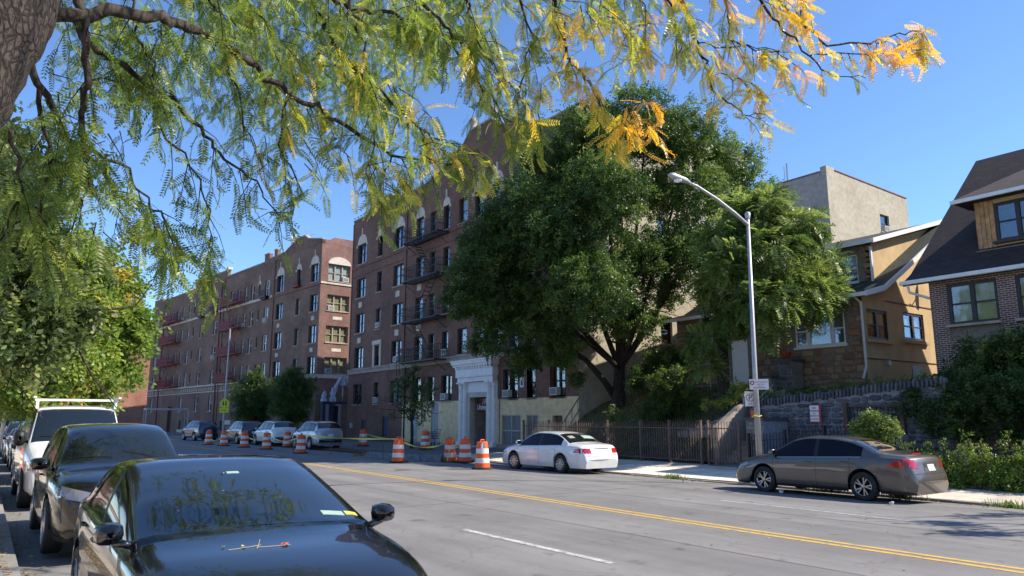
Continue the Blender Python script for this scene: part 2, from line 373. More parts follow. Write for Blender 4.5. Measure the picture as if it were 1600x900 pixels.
def np_mesh(name, V, Fc, mat, tint=None, parent=None, smooth=False):
    me = bpy.data.meshes.new(name); nf, k = Fc.shape
    me.vertices.add(len(V)); me.vertices.foreach_set('co', np.ascontiguousarray(V, dtype=np.float32).ravel())
    me.loops.add(nf * k); me.loops.foreach_set('vertex_index', np.ascontiguousarray(Fc, dtype=np.int32).ravel())
    me.polygons.add(nf); me.polygons.foreach_set('loop_start', np.arange(0, nf * k, k, dtype=np.int32))
    me.materials.append(M[mat]); me.update(calc_edges=True)
    if smooth: me.polygons.foreach_set('use_smooth', np.ones(nf, bool))
    if tint is not None:
        a = me.attributes.new('tint', 'FLOAT', 'FACE'); a.data.foreach_set('value', tint.astype(np.float32))
    return place(name, me, parent)
def text(parent, body, size, loc, rot, mat, name='lettering', shear=0, align='CENTER', bold=0):
    cu = bpy.data.curves.new(name, 'FONT'); cu.body = body; cu.size = size; cu.align_x = align; cu.align_y = 'CENTER'; cu.shear = shear; cu.extrude = .002; cu.offset = bold
    o = bpy.data.objects.new(name, cu); col.objects.link(o); dg = bpy.context.evaluated_depsgraph_get(); dg.update()
    me = bpy.data.meshes.new_from_object(o.evaluated_get(dg)); bpy.data.objects.remove(o)
    me.materials.clear(); me.materials.append(M[mat])
    return place(name, me, parent, loc, rot)

# ------------------------------------------------------------------ foliage helpers
def nrm(a): return a / np.maximum(np.linalg.norm(a, axis=-1, keepdims=True), 1e-9)
def leaflet(base, d, n, L, Wd):
    """diamond leaf: 4 verts"""
    s = np.cross(n, d); return np.array([base, base + d * L * .45 + s * Wd * .5, base + d * L, base + d * L * .45 - s * Wd * .5])
def frond_template(pairs=10, L=.2, leaf=.03, wd=.011, droop=.35, rng=None, spread=1.0):
    rng = rng or np.random.default_rng(3); V = []; 
    for i in range(pairs):
        t = (i + 1) / pairs; x = L * t; z = -droop * L * t * t; env = math.sin(PI * min(.97, .18 + .8 * t)) ** .6
        for s in (-1, 1):
            d = nrm(np.array([.45, s * spread, -.35 + rng.normal() * .12])); n = nrm(np.array([.1 * rng.normal(), -s * .3, 1.0]))
            V.append(leaflet(np.array([x, 0, z]), d, n, leaf * (.55 + .6 * env), wd))
    w = .0012
    for i in range(4):
        t0, t1 = i / 4, (i + 1) / 4
        a = np.array([L * t0, 0, -droop * L * t0 * t0]); b = np.array([L * t1, 0, -droop * L * t1 * t1]); y = np.array([0, w, 0])
        V.append(np.array([a - y, a + y, b + y, b - y]))
    return np.concatenate(V), np.arange(len(V) * 4).reshape(-1, 4)
def spray_template(n, leaf, wd, rad, rng, droop=.3):
    V = []
    for i in range(n):
        t = rng.random(); b = np.array([rad * t, 0, -droop * rad * t * t]) + rng.normal(size=3) * rad * .22
        d = nrm(np.array([.5, rng.normal(), -.35 + rng.normal() * .5])); nn = nrm(rng.normal(size=3) * .55 + np.array([0, 0, 1.0])); nn = nrm(nn - d * (nn @ d))
        V.append(leaflet(b, d, nn, leaf * rng.uniform(.7, 1.25), wd * rng.uniform(.8, 1.2)))
    return np.concatenate(V), np.arange(n * 4).reshape(-1, 4)
def frames(dirs, ups):
    x = nrm(dirs); z = ups - x * np.sum(ups * x, 1, keepdims=True); z = nrm(z); y = np.cross(z, x)
    return np.stack([x, y, z], 1)
def scatter(tmpls, P, D, U, S, T, rng):
    """instances of templates joined in one array. T tint per instance"""
    VV = []; FF = []; TT = []; off = 0; idx = rng.integers(0, len(tmpls), len(P)); B = frames(D, U)
    for k, (tv, tf) in enumerate(tmpls):
        s = idx == k; m = s.sum()
        if not m: continue
        v = np.einsum('vi,nij->nvj', tv, B[s]) * S[s][:, None, None] + P[s][:, None, :]
        f = tf[None] + (np.arange(m) * len(tv))[:, None, None] + off; off += m * len(tv)
        VV.append(v.reshape(-1, 3)); FF.append(f.reshape(-1, tf.shape[1])); t = np.repeat(T[s], len(tf)) + rng.normal(size=m * len(tf)) * .07
        TT.append(np.clip(t, 0, 1))
    return np.concatenate(VV), np.concatenate(FF), np.concatenate(TT)
def ball(rng, n, p=.45):
    d = nrm(rng.normal(size=(n, 3))); return d * (rng.random(n) ** p)[:, None]
def crown(parent, lobes, tmpls, per, mat, rng, tint=(.45, .2), name='crown', sc_=(.8, 1.25), zs=.85, clump=5, cr=.28):
    """lobes: (x,y,z,r). leaf sprays gathered in sub-clumps so that gaps and light and dark clumps show"""
    Ps = []; Ds = []; Ts = []
    for (x, y, z, r) in lobes:
        n = max(3, int(per * r * r / clump)); c = ball(rng, n, .5); nt_ = rng.normal(tint[0], tint[1], n)
        for q in range(clump):
            o = ball(rng, n, .5) * cr * (.5 + .8 * rng.random((n, 1))); p = c + o
            Ps.append(p * np.array([r, r, r * zs]) + np.array([x, y, z])); d = c + rng.normal(size=(n, 3)) * .45; d[:, 2] -= .25
            Ds.append(d); Ts.append(nt_)
    P = np.concatenate(Ps); D = np.concatenate(Ds); T = np.concatenate(Ts)
    U = np.tile([0, 0, 1.0], (len(P), 1)) + rng.normal(size=(len(P), 3)) * .4
    V, Fc, TT = scatter(tmpls, P, D, U, rng.uniform(sc_[0], sc_[1], len(P)), T, rng)
    return tag(np_mesh(name, V, Fc, mat, TT, parent), kind='stuff')
def twigs(parent, A, B, r, mat='bark', name='twig_mass'):
    A = np.asarray(A); B = np.asarray(B); d = nrm(B - A); up = np.where(np.abs(d[:, 2:3]) < .9, np.array([[0, 0, 1.]]), np.array([[1., 0, 0]]))
    u = nrm(np.cross(d, up)); v = np.cross(d, u); r = np.broadcast_to(np.asarray(r, float), (len(A),))[:, None]
    ring = [u, -.5 * u + .866 * v, -.5 * u - .866 * v]; V = np.stack([A + k * r for k in ring] + [B + k * r * .6 for k in ring], 1)
    f = np.array([[0, 1, 4, 3], [1, 2, 5, 4], [2, 0, 3, 5]]); Fc = f[None] + (np.arange(len(A)) * 6)[:, None, None]
    o = np_mesh(name, V.reshape(-1, 3), Fc.reshape(-1, 4), mat, None, parent)
    return tag(o, kind='stuff')
def bez(a, b, bend=(0, 0, 0), n=8):
    a, b, c = Vector(a), Vector(b), (Vector(a) + Vector(b)) / 2 + Vector(bend)
    return [a * (1 - t) ** 2 + c * 2 * t * (1 - t) + b * t * t for t in [i / n for i in range(n + 1)]]
def limb(mb, pts, r0, r1, n=7):
    k = len(pts); mb.tube(pts, [r0 + (r1 - r0) * i / (k - 1) for i in range(k)], n)
rs = np.random.default_rng(5)
T_BROAD = [spray_template(12, .17, .10, .42, rs) for _ in range(5)]
T_SMALL = [spray_template(12, .10, .06, .25, rs) for _ in range(5)]
T_MAPLE = [spray_template(16, .11, .085, .32, rs) for _ in range(5)]
T_PINN = [frond_template(7, .5, .19, .085, .6, rs) for _ in range(4)]
T_PIN2 = [frond_template(5, .34, .15, .06, .35, rs) for _ in range(4)]

# ================================================================== SETTING
def sheet(name, pts, z, mat, kind='structure'):
    b = MB(); b.poly([(p[0], p[1], z if len(p) < 3 else p[2]) for p in pts]); o = b.build(name, mat); return tag(o, kind=kind)
sheet('ground', [(-900, -900), (900, -900), (900, 1200), (-900, 1200)], -.16, 'soil')
BA = R(6)                                       # the street bends six degrees to the left past the first block
def bend(x, y, y0=62):
    """street frame -> world past the bend"""
    if y <= y0: return (x, y)
    t = y - y0; return (x - t * math.sin(BA), y0 + t * math.cos(BA))
b = MB(); XS = [(.52, 0), (10.4, .0), (15.6, .0), (17, -.035), (18.5, -.1)]          # cross fall towards the far gutter
for (xa, za), (xb, zb_) in zip(XS, XS[1:]):
    b.quad((xa, -60, za), (xb, -60, zb_), (xb, 62, zb_), (xa, 62, za)); b.quad((xa, 62, za), (xb, 62, zb_), (*bend(xb, 260), zb_), (*bend(xa, 260), za))
tag(b.build('road', 'asphalt', smooth=True), kind='structure')
# painted lines
def line_strip(name, x0, x1, y0, y1, mat, z=.004, step=6):
    b = MB(); y = y0
    while y < y1 - .01:
        e = min(y + step, y1)
        a0, a1, c0, c1 = bend(x0, y), bend(x1, y), bend(x0, e), bend(x1, e)
        b.quad((*a0, z), (*a1, z), (*c1, z), (*c0, z)); y = e
    return tag(b.build(name, mat), kind='structure')
def xy(y): return 10.42 + .035 * max(0, y - 8) * .9
b = MB()
for k in range(60):                            # double yellow line, easing to the right with the widening street
    y0, y1 = -30 + 2.0 * k, -28 + 2.0 * k
    for dx in (-.17, .07):
        b.quad((xy(y0) + dx, y0, .004), (xy(y0) + dx + .11, y0, .004), (xy(y1) + dx + .11, y1, .004), (xy(y1) + dx, y1, .004))
tag(b.build('double_yellow_line', 'line_yellow'), kind='structure')
for y in (-9, -1.2, 7.3, 18.5, 27, 36): line_strip('lane_dash', 6.66, 6.78, y, y + 3.6, 'line_white')
for y in (6.8, -2): line_strip('parking_line', 13.75, 13.85, y, y + 4.6, 'line_worn')
line_strip('parking_edge_line', 15.9, 16.04, 34, 95, 'line_worn')
line_strip('near_parking_line', 3.35, 3.45, -10, 50, 'line_worn')
b = MB(); rr_ = random.Random(3)
for (x0, y0, x1, y1) in ((8.6, -8, 8.62, 30), (12.9, 5, 12.7, 33), (3.9, 3, 4.0, 26), (5, 14.2, 16, 14.9), (4, 24.6, 15, 24.2)):      # tar seams
    n = 40; p0 = None
    for k in range(n + 1):
        t = k / n; x, y = x0 + (x1 - x0) * t + rr_.uniform(-.03, .03), y0 + (y1 - y0) * t + rr_.uniform(-.03, .03); w_ = rr_.uniform(.008, .022); d_ = (0, w_) if abs(x1 - x0) > abs(y1 - y0) else (w_, 0)
        q = ((x - d_[0], y - d_[1], .003), (x + d_[0], y + d_[1], .003))
        if p0: b.quad(p0[0], p0[1], q[1], q[0])
        p0 = q
tag(b.build('tar_seams', 'concrete_dark'), kind='structure')
# darker asphalt patches, manhole
b = MB(); b.poly([(9.0 + 1.1 * math.cos(a) * random.uniform(.8, 1.1), 27 + .6 * math.sin(a) * random.uniform(.8, 1.1), .003) for a in [k * PI / 8 for k in range(16)]])
tag(b.build('asphalt_patch', 'concrete_dark'), kind='structure')
mh = MB(); mh.lathe([(0, .012), (.30, .012), (.33, .006), (.33, 0)], (12.6, 24.6), 24); tag(mh.build('manhole_cover', 'iron_rust'), 'round rusty iron manhole cover in the road near the barrels', 'manhole cover')

# far kerb and pavement
fk = [(-60, 18.4), (62, 18.4)]
def zw(x, y):                                   # pavement surface, tilted down to the gutter
    k = -.035 if y < 26 else (-.035 + .10 * min(1, (y - 26) / 6)); return k + (.145 - k) * min(1, max(0, (x - 18.55) / 3.6))
base = MB()
ys_ = [-60, 26, 28, 30, 32, 62]; xs_ = [18.58, 20, 21.2, 22.2, 25.4]
for ya, yb in zip(ys_, ys_[1:]):
    for xa, xb in zip(xs_, xs_[1:]): base.quad((xa, ya, zw(xa, ya) - .012), (xb, ya, zw(xb, ya) - .012), (xb, yb, zw(xb, yb) - .012), (xa, yb, zw(xa, yb) - .012))
base.quad((18.58, 62, .108), (25.4, 62, .133), (*bend(25.4, 200), .133), (*bend(18.58, 200), .108))
tag(base.build('pavement', 'concrete_dark'), kind='structure')
for k in range(34):
    ya = -2 + 1.5 * k; tag(solid('kerb_block', 'kerb_stone', None, [(18.4, 18.575, ya + .008, ya + 1.492, -.14, zw(18.5, ya) + random.uniform(-.008, .006) - (.03 if 13.0 < ya < 17.6 else 0))]), kind='structure')
tag(solid('kerb', 'kerb_stone', None, [(18.4, 18.58, -60, -2.0, -.14, -.03)]), kind='structure'); tag(solid('kerb', 'kerb_stone', None, [(18.4, 18.58, 49.0, 62, -.14, .115)]), kind='structure')
kb = MB(); a, c, d, e = bend(18.4, 62.01), bend(18.58, 62.01), bend(18.58, 200), bend(18.4, 200); kb.prism([a, c, d, e], 2, -.14, .115); tag(kb.build('kerb', 'kerb_stone'), kind='structure')
for i, (xa, xb) in enumerate(((18.6, 19.8), (19.8, 21.0), (21.0, 22.25))):
    y = 2.0
    while y < 31:
        L = 1.5; g = .009; j = random.uniform(-.004, .004); X0, X1, Y0, Y1 = xa + g, xb - g, y + g, y + L - g
        s = MB(); t = [(X0, Y0, zw(X0, y) + j), (X1, Y0, zw(X1, y) + j), (X1, Y1, zw(X1, y + L) + j), (X0, Y1, zw(X0, y + L) + j)]; q = [(p[0], p[1], p[2] - .08) for p in t]
        s.poly(t)
        for k in range(4): s.quad(t[k], q[k], q[(k + 1) % 4], t[(k + 1) % 4])
        if not (y < 8.5 and i == 2): tag(s.build('pavement_slab', 'concrete_pale' if (12.4 < y < 21) and i < 2 else 'concrete'), kind='structure')
        y += L
# sloped apron where the kerb is dropped in front of the driveway
# near kerb and pavement
sheet('near_pavement', [(-30, -60, .14), (.34, -60, .14), (.34, 62, .14), (*bend(-1.2, 200), .14), (-40, 200, .14)], .14, 'concrete')
for k in range(30):
    y = -3 + 1.8 * k; tag(solid('kerb_block', 'kerb_stone', None, [(.34, .52, y + .008, y + 1.792, -.05, .148 + random.uniform(-.006, .006))]), kind='structure')
tag(solid('kerb', 'kerb_stone', None, [(.34, .52, -60, -3, -.05, .148), (.34, .52, 51, 62, -.05, .148)]), kind='structure')
for i, xa in enumerate((-3.4, -1.65)):
    for k in range(16):
        y = 1 + 1.7 * k; tag(solid('pavement_slab', 'concrete', None, [(xa + .009, xa + 1.74, y + .009, y + 1.69, .1, .152 + random.uniform(-.004, .004))]), kind='structure')
# soil tree bed along the near kerb
tag(solid('tree_bed', 'soil', None, [(.0, .33, 1, 30, .1, .156)]), kind='structure')
# hillside behind the far pavement
def hz(x, y):
    if y > 18.7: t = (x - 22.4) / 6.6; z = .25 + 3.0 * (1 - (1 - min(max(t, 0), 1)) ** 1.5)
    elif y > 11.2: t = (x - 24.2) / 6; z = 2.35 + (17.6 - y) * .07 + .6 * min(max(t, 0), 1)
    else: t = (x - 22.7) / 5; z = 2.55 + .7 * min(max(t, 0), 1)
    return z + .06 * math.sin(x * 2.3 + y * 1.7) * math.sin(y * 2.9)
def terrain(x0, x1, y0, y1, nx, ny):
    b = MB(); 
    X = [x0 + (x1 - x0) * (i / nx) ** 1.6 for i in range(nx + 1)]; Y = [y0 + (y1 - y0) * j / ny for j in range(ny + 1)]
    for i in range(nx):
        for j in range(ny):
            yy = [min(Y[j + 1], y1 - .001), Y[j] + .001]
            b.quad((X[i], Y[j], hz(X[i], yy[1])), (X[i + 1], Y[j], hz(X[i + 1], yy[1])), (X[i + 1], Y[j + 1], hz(X[i + 1], yy[0])), (X[i], Y[j + 1], hz(X[i], yy[0])))
    b.box(x0 + .01, x1, y0 + .01, y1 - .01, -.1, .1)
    return tag(b.build('hillside', 'soil', smooth=True), kind='structure')
terrain(22.4, 80, 18.72, 29.35, 26, 22); terrain(24.25, 80, 11.2, 18.7, 20, 16); terrain(24.35, 80, -40, 11.18, 20, 30)
terrain(25.2, 80, 29.36, 33, 10, 4)
tag(solid('planting_bed', 'soil', None, [(20.6, 24.29, 3, 11.3, -.1, .15)]), kind='structure')
# driveway ramp climbing to the gate
def rz_(x, y): return .145 + min(1.15, max(0, (18.6 - y)) * .285) * min(1, max(0, (x - 21.9) / 1.2))
b = MB()
for i in range(8):
    for j in range(10):
        xa, xb = 21.9 + .3 * i, 22.2 + .3 * i; ya, yb = 12.4 + .62 * j, 13.02 + .62 * j
        b.quad((xa, ya, rz_(xa, ya)), (xb, ya, rz_(xb, ya)), (xb, yb, rz_(xb, yb)), (xa, yb, rz_(xa, yb)))
tag(b.build('driveway', 'asphalt', smooth=True), kind='structure')
tag(solid('driveway_kerb', 'limestone_dark', None, [(22.0, 24.3, 12.2, 12.39, -.1, 1.32)]), kind='structure')

# ================================================================== WINDOWS AND WALLS
def wall(name, mat, parent, x0, x1, z0, z1, holes=(), y=0, depth=.24, reveal=True):
    """wall in the x-z plane facing -y with openings (x0,x1,z0,z1) and their reveals"""
    xs = sorted({x0, x1, *[h[0] for h in holes], *[h[1] for h in holes]}); zs = sorted({z0, z1, *[h[2] for h in holes], *[h[3] for h in holes]})
    xs = [q for q in xs if x0 <= q <= x1]; zs = [q for q in zs if z0 <= q <= z1]; b = MB()
    for i in range(len(xs) - 1):
        k = 0
        while k < len(zs) - 1:
            cx = (xs[i] + xs[i + 1]) / 2
            inh = lambda q: any(h[0] < cx < h[1] and h[2] < (zs[q] + zs[q + 1]) / 2 < h[3] for h in holes)
            if inh(k): k += 1; continue
            e = k
            while e + 1 < len(zs) - 1 and not inh(e + 1): e += 1
            b.quad((xs[i], y, zs[k]), (xs[i + 1], y, zs[k]), (xs[i + 1], y, zs[e + 1]), (xs[i], y, zs[e + 1])); k = e + 1
    if reveal:
        for (a, c, d, e) in [h[:4] for h in holes]:
            Y = y + depth
            b.quad((a, y, d), (a, y, e), (a, Y, e), (a, Y, d)); b.quad((c, y, d), (c, Y, d), (c, Y, e), (c, y, e))
            b.quad((a, y, e), (c, y, e), (c, Y, e), (a, Y, e)); b.quad((a, y, d), (a, Y, d), (c, Y, d), (c, y, d))
    return b.build(name, mat, parent)
WC = {}
def window(parent, x, z, w, h, frame='black_frame', y=.16, lights=1, sill='limestone_dark', curtain=None, fw=.07, sash=True):
    """sash window in an opening with lower left corner x,z; a part with its pane, sill and curtain"""
    key = (round(w, 2), round(h, 2), frame, lights, sash, fw)
    if key not in WC:
        b = MB(); b.box(0, fw, 0, .09, 0, h); b.box(w - fw, w, 0, .09, 0, h); b.box(fw, w - fw, 0, .09, 0, fw); b.box(fw, w - fw, 0, .09, h - fw, h)
        for k in range(1, lights):
            xx = w * k / lights; b.box(xx - fw * .7, xx + fw * .7, -.01, .085, fw, h - fw)
        if sash:
            for k in range(lights):
                xa = w * k / lights + fw * .7; xb = w * (k + 1) / lights - fw * .7; b.box(xa, xb, .02, .075, h * .5 - .03, h * .5 + .03)
        fr = b.build('window', frame, mesh_only=True)
        g = MB(); g.box(fw * .8, w - fw * .8, .045, .06, fw * .8, h - fw * .8); pn = g.build('pane', 'window_glass', mesh_only=True)
        rm = MB(); rm.box(.01, w - .01, .30, .33, .01, h - .01); rm_ = rm.build('dark_backing', 'room_dark', mesh_only=True)  # dark board for the unlit interior, its shade put into the colour
        sl = MB(); sl.box(-.06, w + .06, -.24, .12, -.09, -.002); sm = {}
        WC[key] = (fr, pn, rm_, sl)
    fr, pn, rm_, sl = WC[key]
    o = place('window', fr, parent, (x, y, z)); place('pane', pn, o); place('dark_backing', rm_, o)
    if sill:
        k2 = (key, sill)
        if k2 not in WC: WC[k2] = sl.build('sill', sill, mesh_only=True)
        place('sill', WC[k2], o)
    if curtain:
        cm, fr_ = curtain; hh = max(.25, round(fr_, 1)) * h; k3 = (key, cm, hh)
        if k3 not in WC:
            c = MB(); n = max(4, int(w / .1))
            for i in range(n):
                xa, xb = fw + (w - 2 * fw) * i / n, fw + (w - 2 * fw) * (i + 1) / n; c.quad((xa, .11 + .02 * (i % 2), h - hh), (xb, .11 + .02 * ((i + 1) % 2), h - hh), (xb, .11 + .02 * ((i + 1) % 2), h - .03), (xa, .11 + .02 * (i % 2), h - .03))
            WC[k3] = c.build('curtain', cm, mesh_only=True)
        place('curtain', WC[k3], o)
    return o
def rand_curtain(rng=random):
    r = rng.random()
    if r < .30: return ('curtain_white', rng.choice([.5, .6, 1, 1]))
    if r < .50: return ('curtain_grey', rng.choice([.5, 1]))
    return None
ACM = None
def ac_unit(parent, x, z, w=.62, h=.42, y=-.12):
    global ACM
    if ACM is None:
        b = MB(); b.box(0, .62, 0, .42, 0, .42); ACM = b.build('air_conditioner', 'ac_white', mesh_only=True)
        g = MB(); g.box(.05, .57, -.006, .0, .05, .37); 
        ACG = MB()
        for k in range(7): ACG.box(.05, .57, -.014, -.006, .06 + .045 * k, .075 + .045 * k, 1)
        g.v, g.f, g.m = g.v + ACG.v, g.f + [tuple(q + len(g.v) for q in f) for f in ACG.f], g.m + ACG.m
        ac_unit.g = g.build('grille', ['grille_dark', 'ac_white'], mesh_only=True)
    o = place('air_conditioner', ACM, parent, (x, y, z), None, (w / .62, 1, h / .42)); place('grille', ac_unit.g, o)
def arch_panel(parent, x0, x1, z0, rise, mat='limestone', y=-.03, key=True, n=10):
    """blind arch with finial over a top floor window"""
    b = MB(); c = (x0 + x1) / 2; rr = (x1 - x0) / 2
    pts = [(c - rr * math.cos(PI * k / n), z0 + rise * math.sin(PI * k / n)) for k in range(n + 1)]
    b.prism(pts, 1, y, .02)
    if key: b.box(c - .06, c + .06, y - .05, .02, z0 + rise * .9, z0 + rise + .55); b.box(x0 - .14, x0 + .06, y - .05, .02, z0 - .22, z0 - .02); b.box(x1 - .06, x1 + .14, y - .05, .02, z0 - .22, z0 - .02)
    return b.build('arch_panel', mat, parent)
def fire_escape(parent, x0, x1, zs, mat, closed=False, y0=-.02, y1=-1.05, drop=True):
    root = empty('fire_escape', (0, 0, 0), parent=parent)
    for li, z in enumerate(zs):
        b = MB()
        for k in range(9): yy = y0 + (y1 - y0) * (k + .5) / 9; b.box(x0, x1, yy - .028, yy + .028, z - .02, z)
        b.box(x0, x1, y1, y1 + .05, z - .08, z - .02); b.box(x0, x1, y0 - .05, y0, z - .08, z - .02); b.box(x0, x0 + .05, y1, y0, z - .08, z - .021); b.box(x1 - .05, x1, y1, y0, z - .08, z - .021)
        for xx in (x0 + .3, x1 - .35): b.tube([(xx, y1, z - .06), (xx, y0, z - .75)], .02, 5)
        b.build('platform', mat, root)
        r = MB()
        for h in (.5, 1.0):
            r.box(x0, x1, y1, y1 + .03, z + h - .03, z + h)
            for xx in (x0, x1 - .03): r.box(xx, xx + .03, y1 + .031, y0, z + h - .03, z + h)
        n = int((x1 - x0) / .14)
        for k in range(n + 1): xx = x0 + (x1 - x0 - .02) * k / n; r.box(xx, xx + .018, y1 + .004, y1 + .022, z, z + .97)
        for xx in (x0, x1 - .02):
            for k in range(1, 7): yy = y1 + (y0 - y1) * k / 7; r.box(xx, xx + .018, yy, yy + .018, z, z + .97)
        if closed: r.box(x0 + .02, x0 + (x1 - x0) * .62, y1 + .05, y1 + .07, z + .05, z + .93)
        r.build('railing', mat, root)
        if li + 1 < len(zs):
            s = MB(); z2 = zs[li + 1]; a = (x0 + (x1 - x0) * .72, z + .05); c = (x0 + (x1 - x0) * .22, z2)
            if li % 2: a, c = (x0 + (x1 - x0) * .28, z + .05), (x0 + (x1 - x0) * .78, z2)
            for yy in (y1 + .25, y1 + .72): s.tube([(a[0], yy, a[1]), (c[0], yy, c[1])], .028, 5)
            for k in range(1, 11): t = k / 11; s.box(a[0] + (c[0] - a[0]) * t - .08, a[0] + (c[0] - a[0]) * t + .08, y1 + .25, y1 + .72, a[1] + (c[1] - a[1]) * t - .012, a[1] + (c[1] - a[1]) * t + .012)
            s.build('stair', mat, root)
    if drop:
        d = MB(); z = zs[0]; xx = x0 - .5
        for dx in (0, .42): d.tube([(xx + dx, y1 + .1, z + 1.9), (xx + dx, y1 + .1, z - .9)], .022, 5)
        for k in range(9): d.tube([(xx, y1 + .1, z - .8 + .3 * k), (xx + .42, y1 + .1, z - .8 + .3 * k)], .014, 4)
        d.build('drop_ladder', mat, root)
    return root

# ------------------------------------------------------------------ the brick apartment house with the white portal
A = empty('apartment_building', (25, 59.3, .145), -PI / 2, 'dark red brick apartment building with painted yellow base and white columned portal', 'building')
AX = lambda Y: 59.3 - Y
WA = 59.3 - 29.4
ROWS = [(2.85, 4.5), (5.8, 7.5), (8.72, 10.35), (11.7, 13.35), (14.6, 16.3)]
LC = [(57.35, 1.75, 2), (53.8, .9, 1), (50.45, 1.7, 2)]                       # left pavilion: centre Y, width, lights
MC = [(47.0, 1.15, 1), (45.1, .8, 1), (43.2, .85, 1), (41.0, 1.15, 1), (39.0, 1.1, 1), (36.9, 1.15, 1), (35.2, .85, 1), (33.5, .8, 1), (31.1, 1.2, 2)]
holes = {}; wins = []
for r, (z0, z1) in enumerate(ROWS):
    for i, (Y, wd, li) in enumerate(LC + MC):
        if r == 0 and i in (5, 6, 7, 8): continue
        zz0, zz1 = z0, z1
        if r == 0 and i in (3, 4): continue
        if r == 1 and i == 1: zz0 -= .0; zz1 -= .15
        wins.append((AX(Y) - wd / 2, wd, zz0, zz1 - zz0, li, r, i))
for (Ya, Yb, li) in ((47.6, 46.5, 1), (45.5, 44.6, 1), (43.6, 42.2, 2), (36.3, 34.8, 2), (33.9, 33.05, 1), (31.8, 30.45, 2)):
    wins.append((AX(Ya), Ya - Yb, 2.85, 1.7, li, 0, 99))
H = [(x, x + w_, z, z + h) for (x, w_, z, h, *_) in wins]
xb = AX(49.2); PX0, PX1 = AX(39.95), AX(37.85)
door = (PX0, PX1, 0, 3.55)
H_up = [h for h in H if h[2] > 2.8]
zy = 2.83
wall('wall', 'brick_a', A, 0, xb, 0, 5.35, [h for h in H if h[0] < xb and h[2] < 5.3] + [(AX(52.5), AX(51.5), .35, 1.85), (AX(56.3), AX(55.4), .35, 1.6)])
wall('wall', 'brick_a', A, xb, WA, zy, 5.35, [h for h in H if h[0] >= xb and h[2] < 5.3] + [(PX0, PX1, zy, 3.55)])
bd = [(AX(47.9), AX(46.8), 0, 1.95), (AX(44.9), AX(43.9), 0, 2.75), (AX(36.4), AX(34.5), .15, 1.9), (AX(33.95), AX(32.9), .5, 1.9), (AX(31.6), AX(30.75), .9, 1.85)]
wall('painted_base', 'painted_yellow', A, xb, WA, 0, zy - .003, bd + [(PX0, PX1, 0, zy - .003)], y=-.012)
wall('wall', 'brick_a', A, 0, WA, 5.36, 18.45, [h for h in H if h[2] > 5.3])
for (x, w_, z, h, li, r, i) in wins:
    window(A, x, z, w_, h, 'black_frame', lights=li, curtain=rand_curtain(), sill='limestone_dark')
    if r == 4 and i in (0, 1, 2, 3, 7, 8, 11, 5): arch_panel(A, x - .08, x + w_ + .08, z + h + .01, min(.85, w_ * .55 + .15))
    if (r, i) in ((0, 1), (1, 5), (2, 1), (1, 2)) or (i == 99 and (abs(x - AX(43.6)) < .2 or abs(x - AX(36.3)) < .2 or abs(x - AX(31.8)) < .2)):
        ac_unit(A, x + (w_ - .62) / 2 * (0 if i == 99 else 1) + (.1 if i == 99 else 0), z + .07)
    if r in (2, 3) and i in (0, 2, 3, 8, 11): solid('stone_panel', 'limestone', A, [(x + w_ / 2 - .32, x + w_ / 2 + .32, -.03, .02, z - .85, z - .4)])
    if r == 1 and i == 1:
        solid('window_surround', 'limestone', A, [(x - .3, x - .02, -.06, .03, z - .1, z + h + .1), (x + w_ + .02, x + w_ + .3, -.06, .03, z - .1, z + h + .1), (x - .36, x + w_ + .36, -.1, .03, z + h + .11, z + h + .45)])
for Y0, Y1 in ((59.35, 49.3), (49.2, 29.35)):
    y = -.10 if Y0 > 50 else -.14
    solid('belt_course', 'limestone_dark', A, [(AX(Y0), AX(Y1), y, .02, 5.33, 5.62), (AX(Y0), AX(Y1), y - .07, .02, 5.62, 5.72)])
    solid('sill_course', 'brick_a', A, [(AX(Y0), AX(Y1), -.07, .02, 14.28, 14.42), (AX(Y0), AX(Y1), -.045, .02, 10.9 + 2.7, 10.9 + 2.78)])
solid('pier', 'brick_a', A, [(xb - .14, xb + .14, -.09, .02, 5.73, 18.4)]); solid('pier', 'brick_a', A, [(-.02, .12, -.05, .02, 5.73, 18.4)])
# shaped parapet: gable over the pavilion, big gable over the portal
def parapet(pts, mat='brick_a'):
    b = MB(); b.prism(pts, 1, 0.0, .35); return b.build('parapet', mat, A)
def cope(pts, mat='limestone_dark'):
    b = MB()
    for (a, c) in zip(pts, pts[1:]):
        b.prism([(a[0], a[1] + .002), (c[0], c[1] + .002), (c[0], c[1] + .11), (a[0], a[1] + .11)], 1, -.07, .42)
    b.build('coping', mat, A)
p1 = [(0, 18.62), (2.6, 18.62), (3.0, 18.7), (3.4, 19.0), (4.3, 19.02), (4.8, 19.35), (7.2, 19.35), (7.8, 19.05), (8.6, 18.95), (8.9, 18.62), (xb, 18.62)]
gm = AX(38.9)
g2 = [(-7.2, 18.62), (-6.3, 18.9), (-4.6, 19.1), (-4.2, 19.5), (-2.3, 19.95), (-1.3, 20.75), (1.3, 20.75), (2.3, 19.95), (4.2, 19.5), (4.6, 19.1), (6.3, 18.9), (7.2, 18.62)]
p2 = [(xb, 18.62)] + [(gm + a, z) for a, z in g2] + [(WA, 18.62)]
for p in (p1, p2): parapet([(p[0][0], 18.46)] + p + [(p[-1][0], 18.46)]); cope(p)
for (x, z, r) in ((3.1, 19.1, .16), (9.0, 19.05, .16), (gm - 1.2, 20.87, .28), (gm + 1.2, 20.87, .28)):
    b = MB(); b.lathe([(r * .8, z - .05), (r * .8, z + .2), (r * .5, z + .25), (r, z + .45), (r * .95, z + .65), (r * .5, z + .85), (.02, z + .9)], (x, .17), 12); b.build('finial', 'limestone_dark', A, smooth=True)
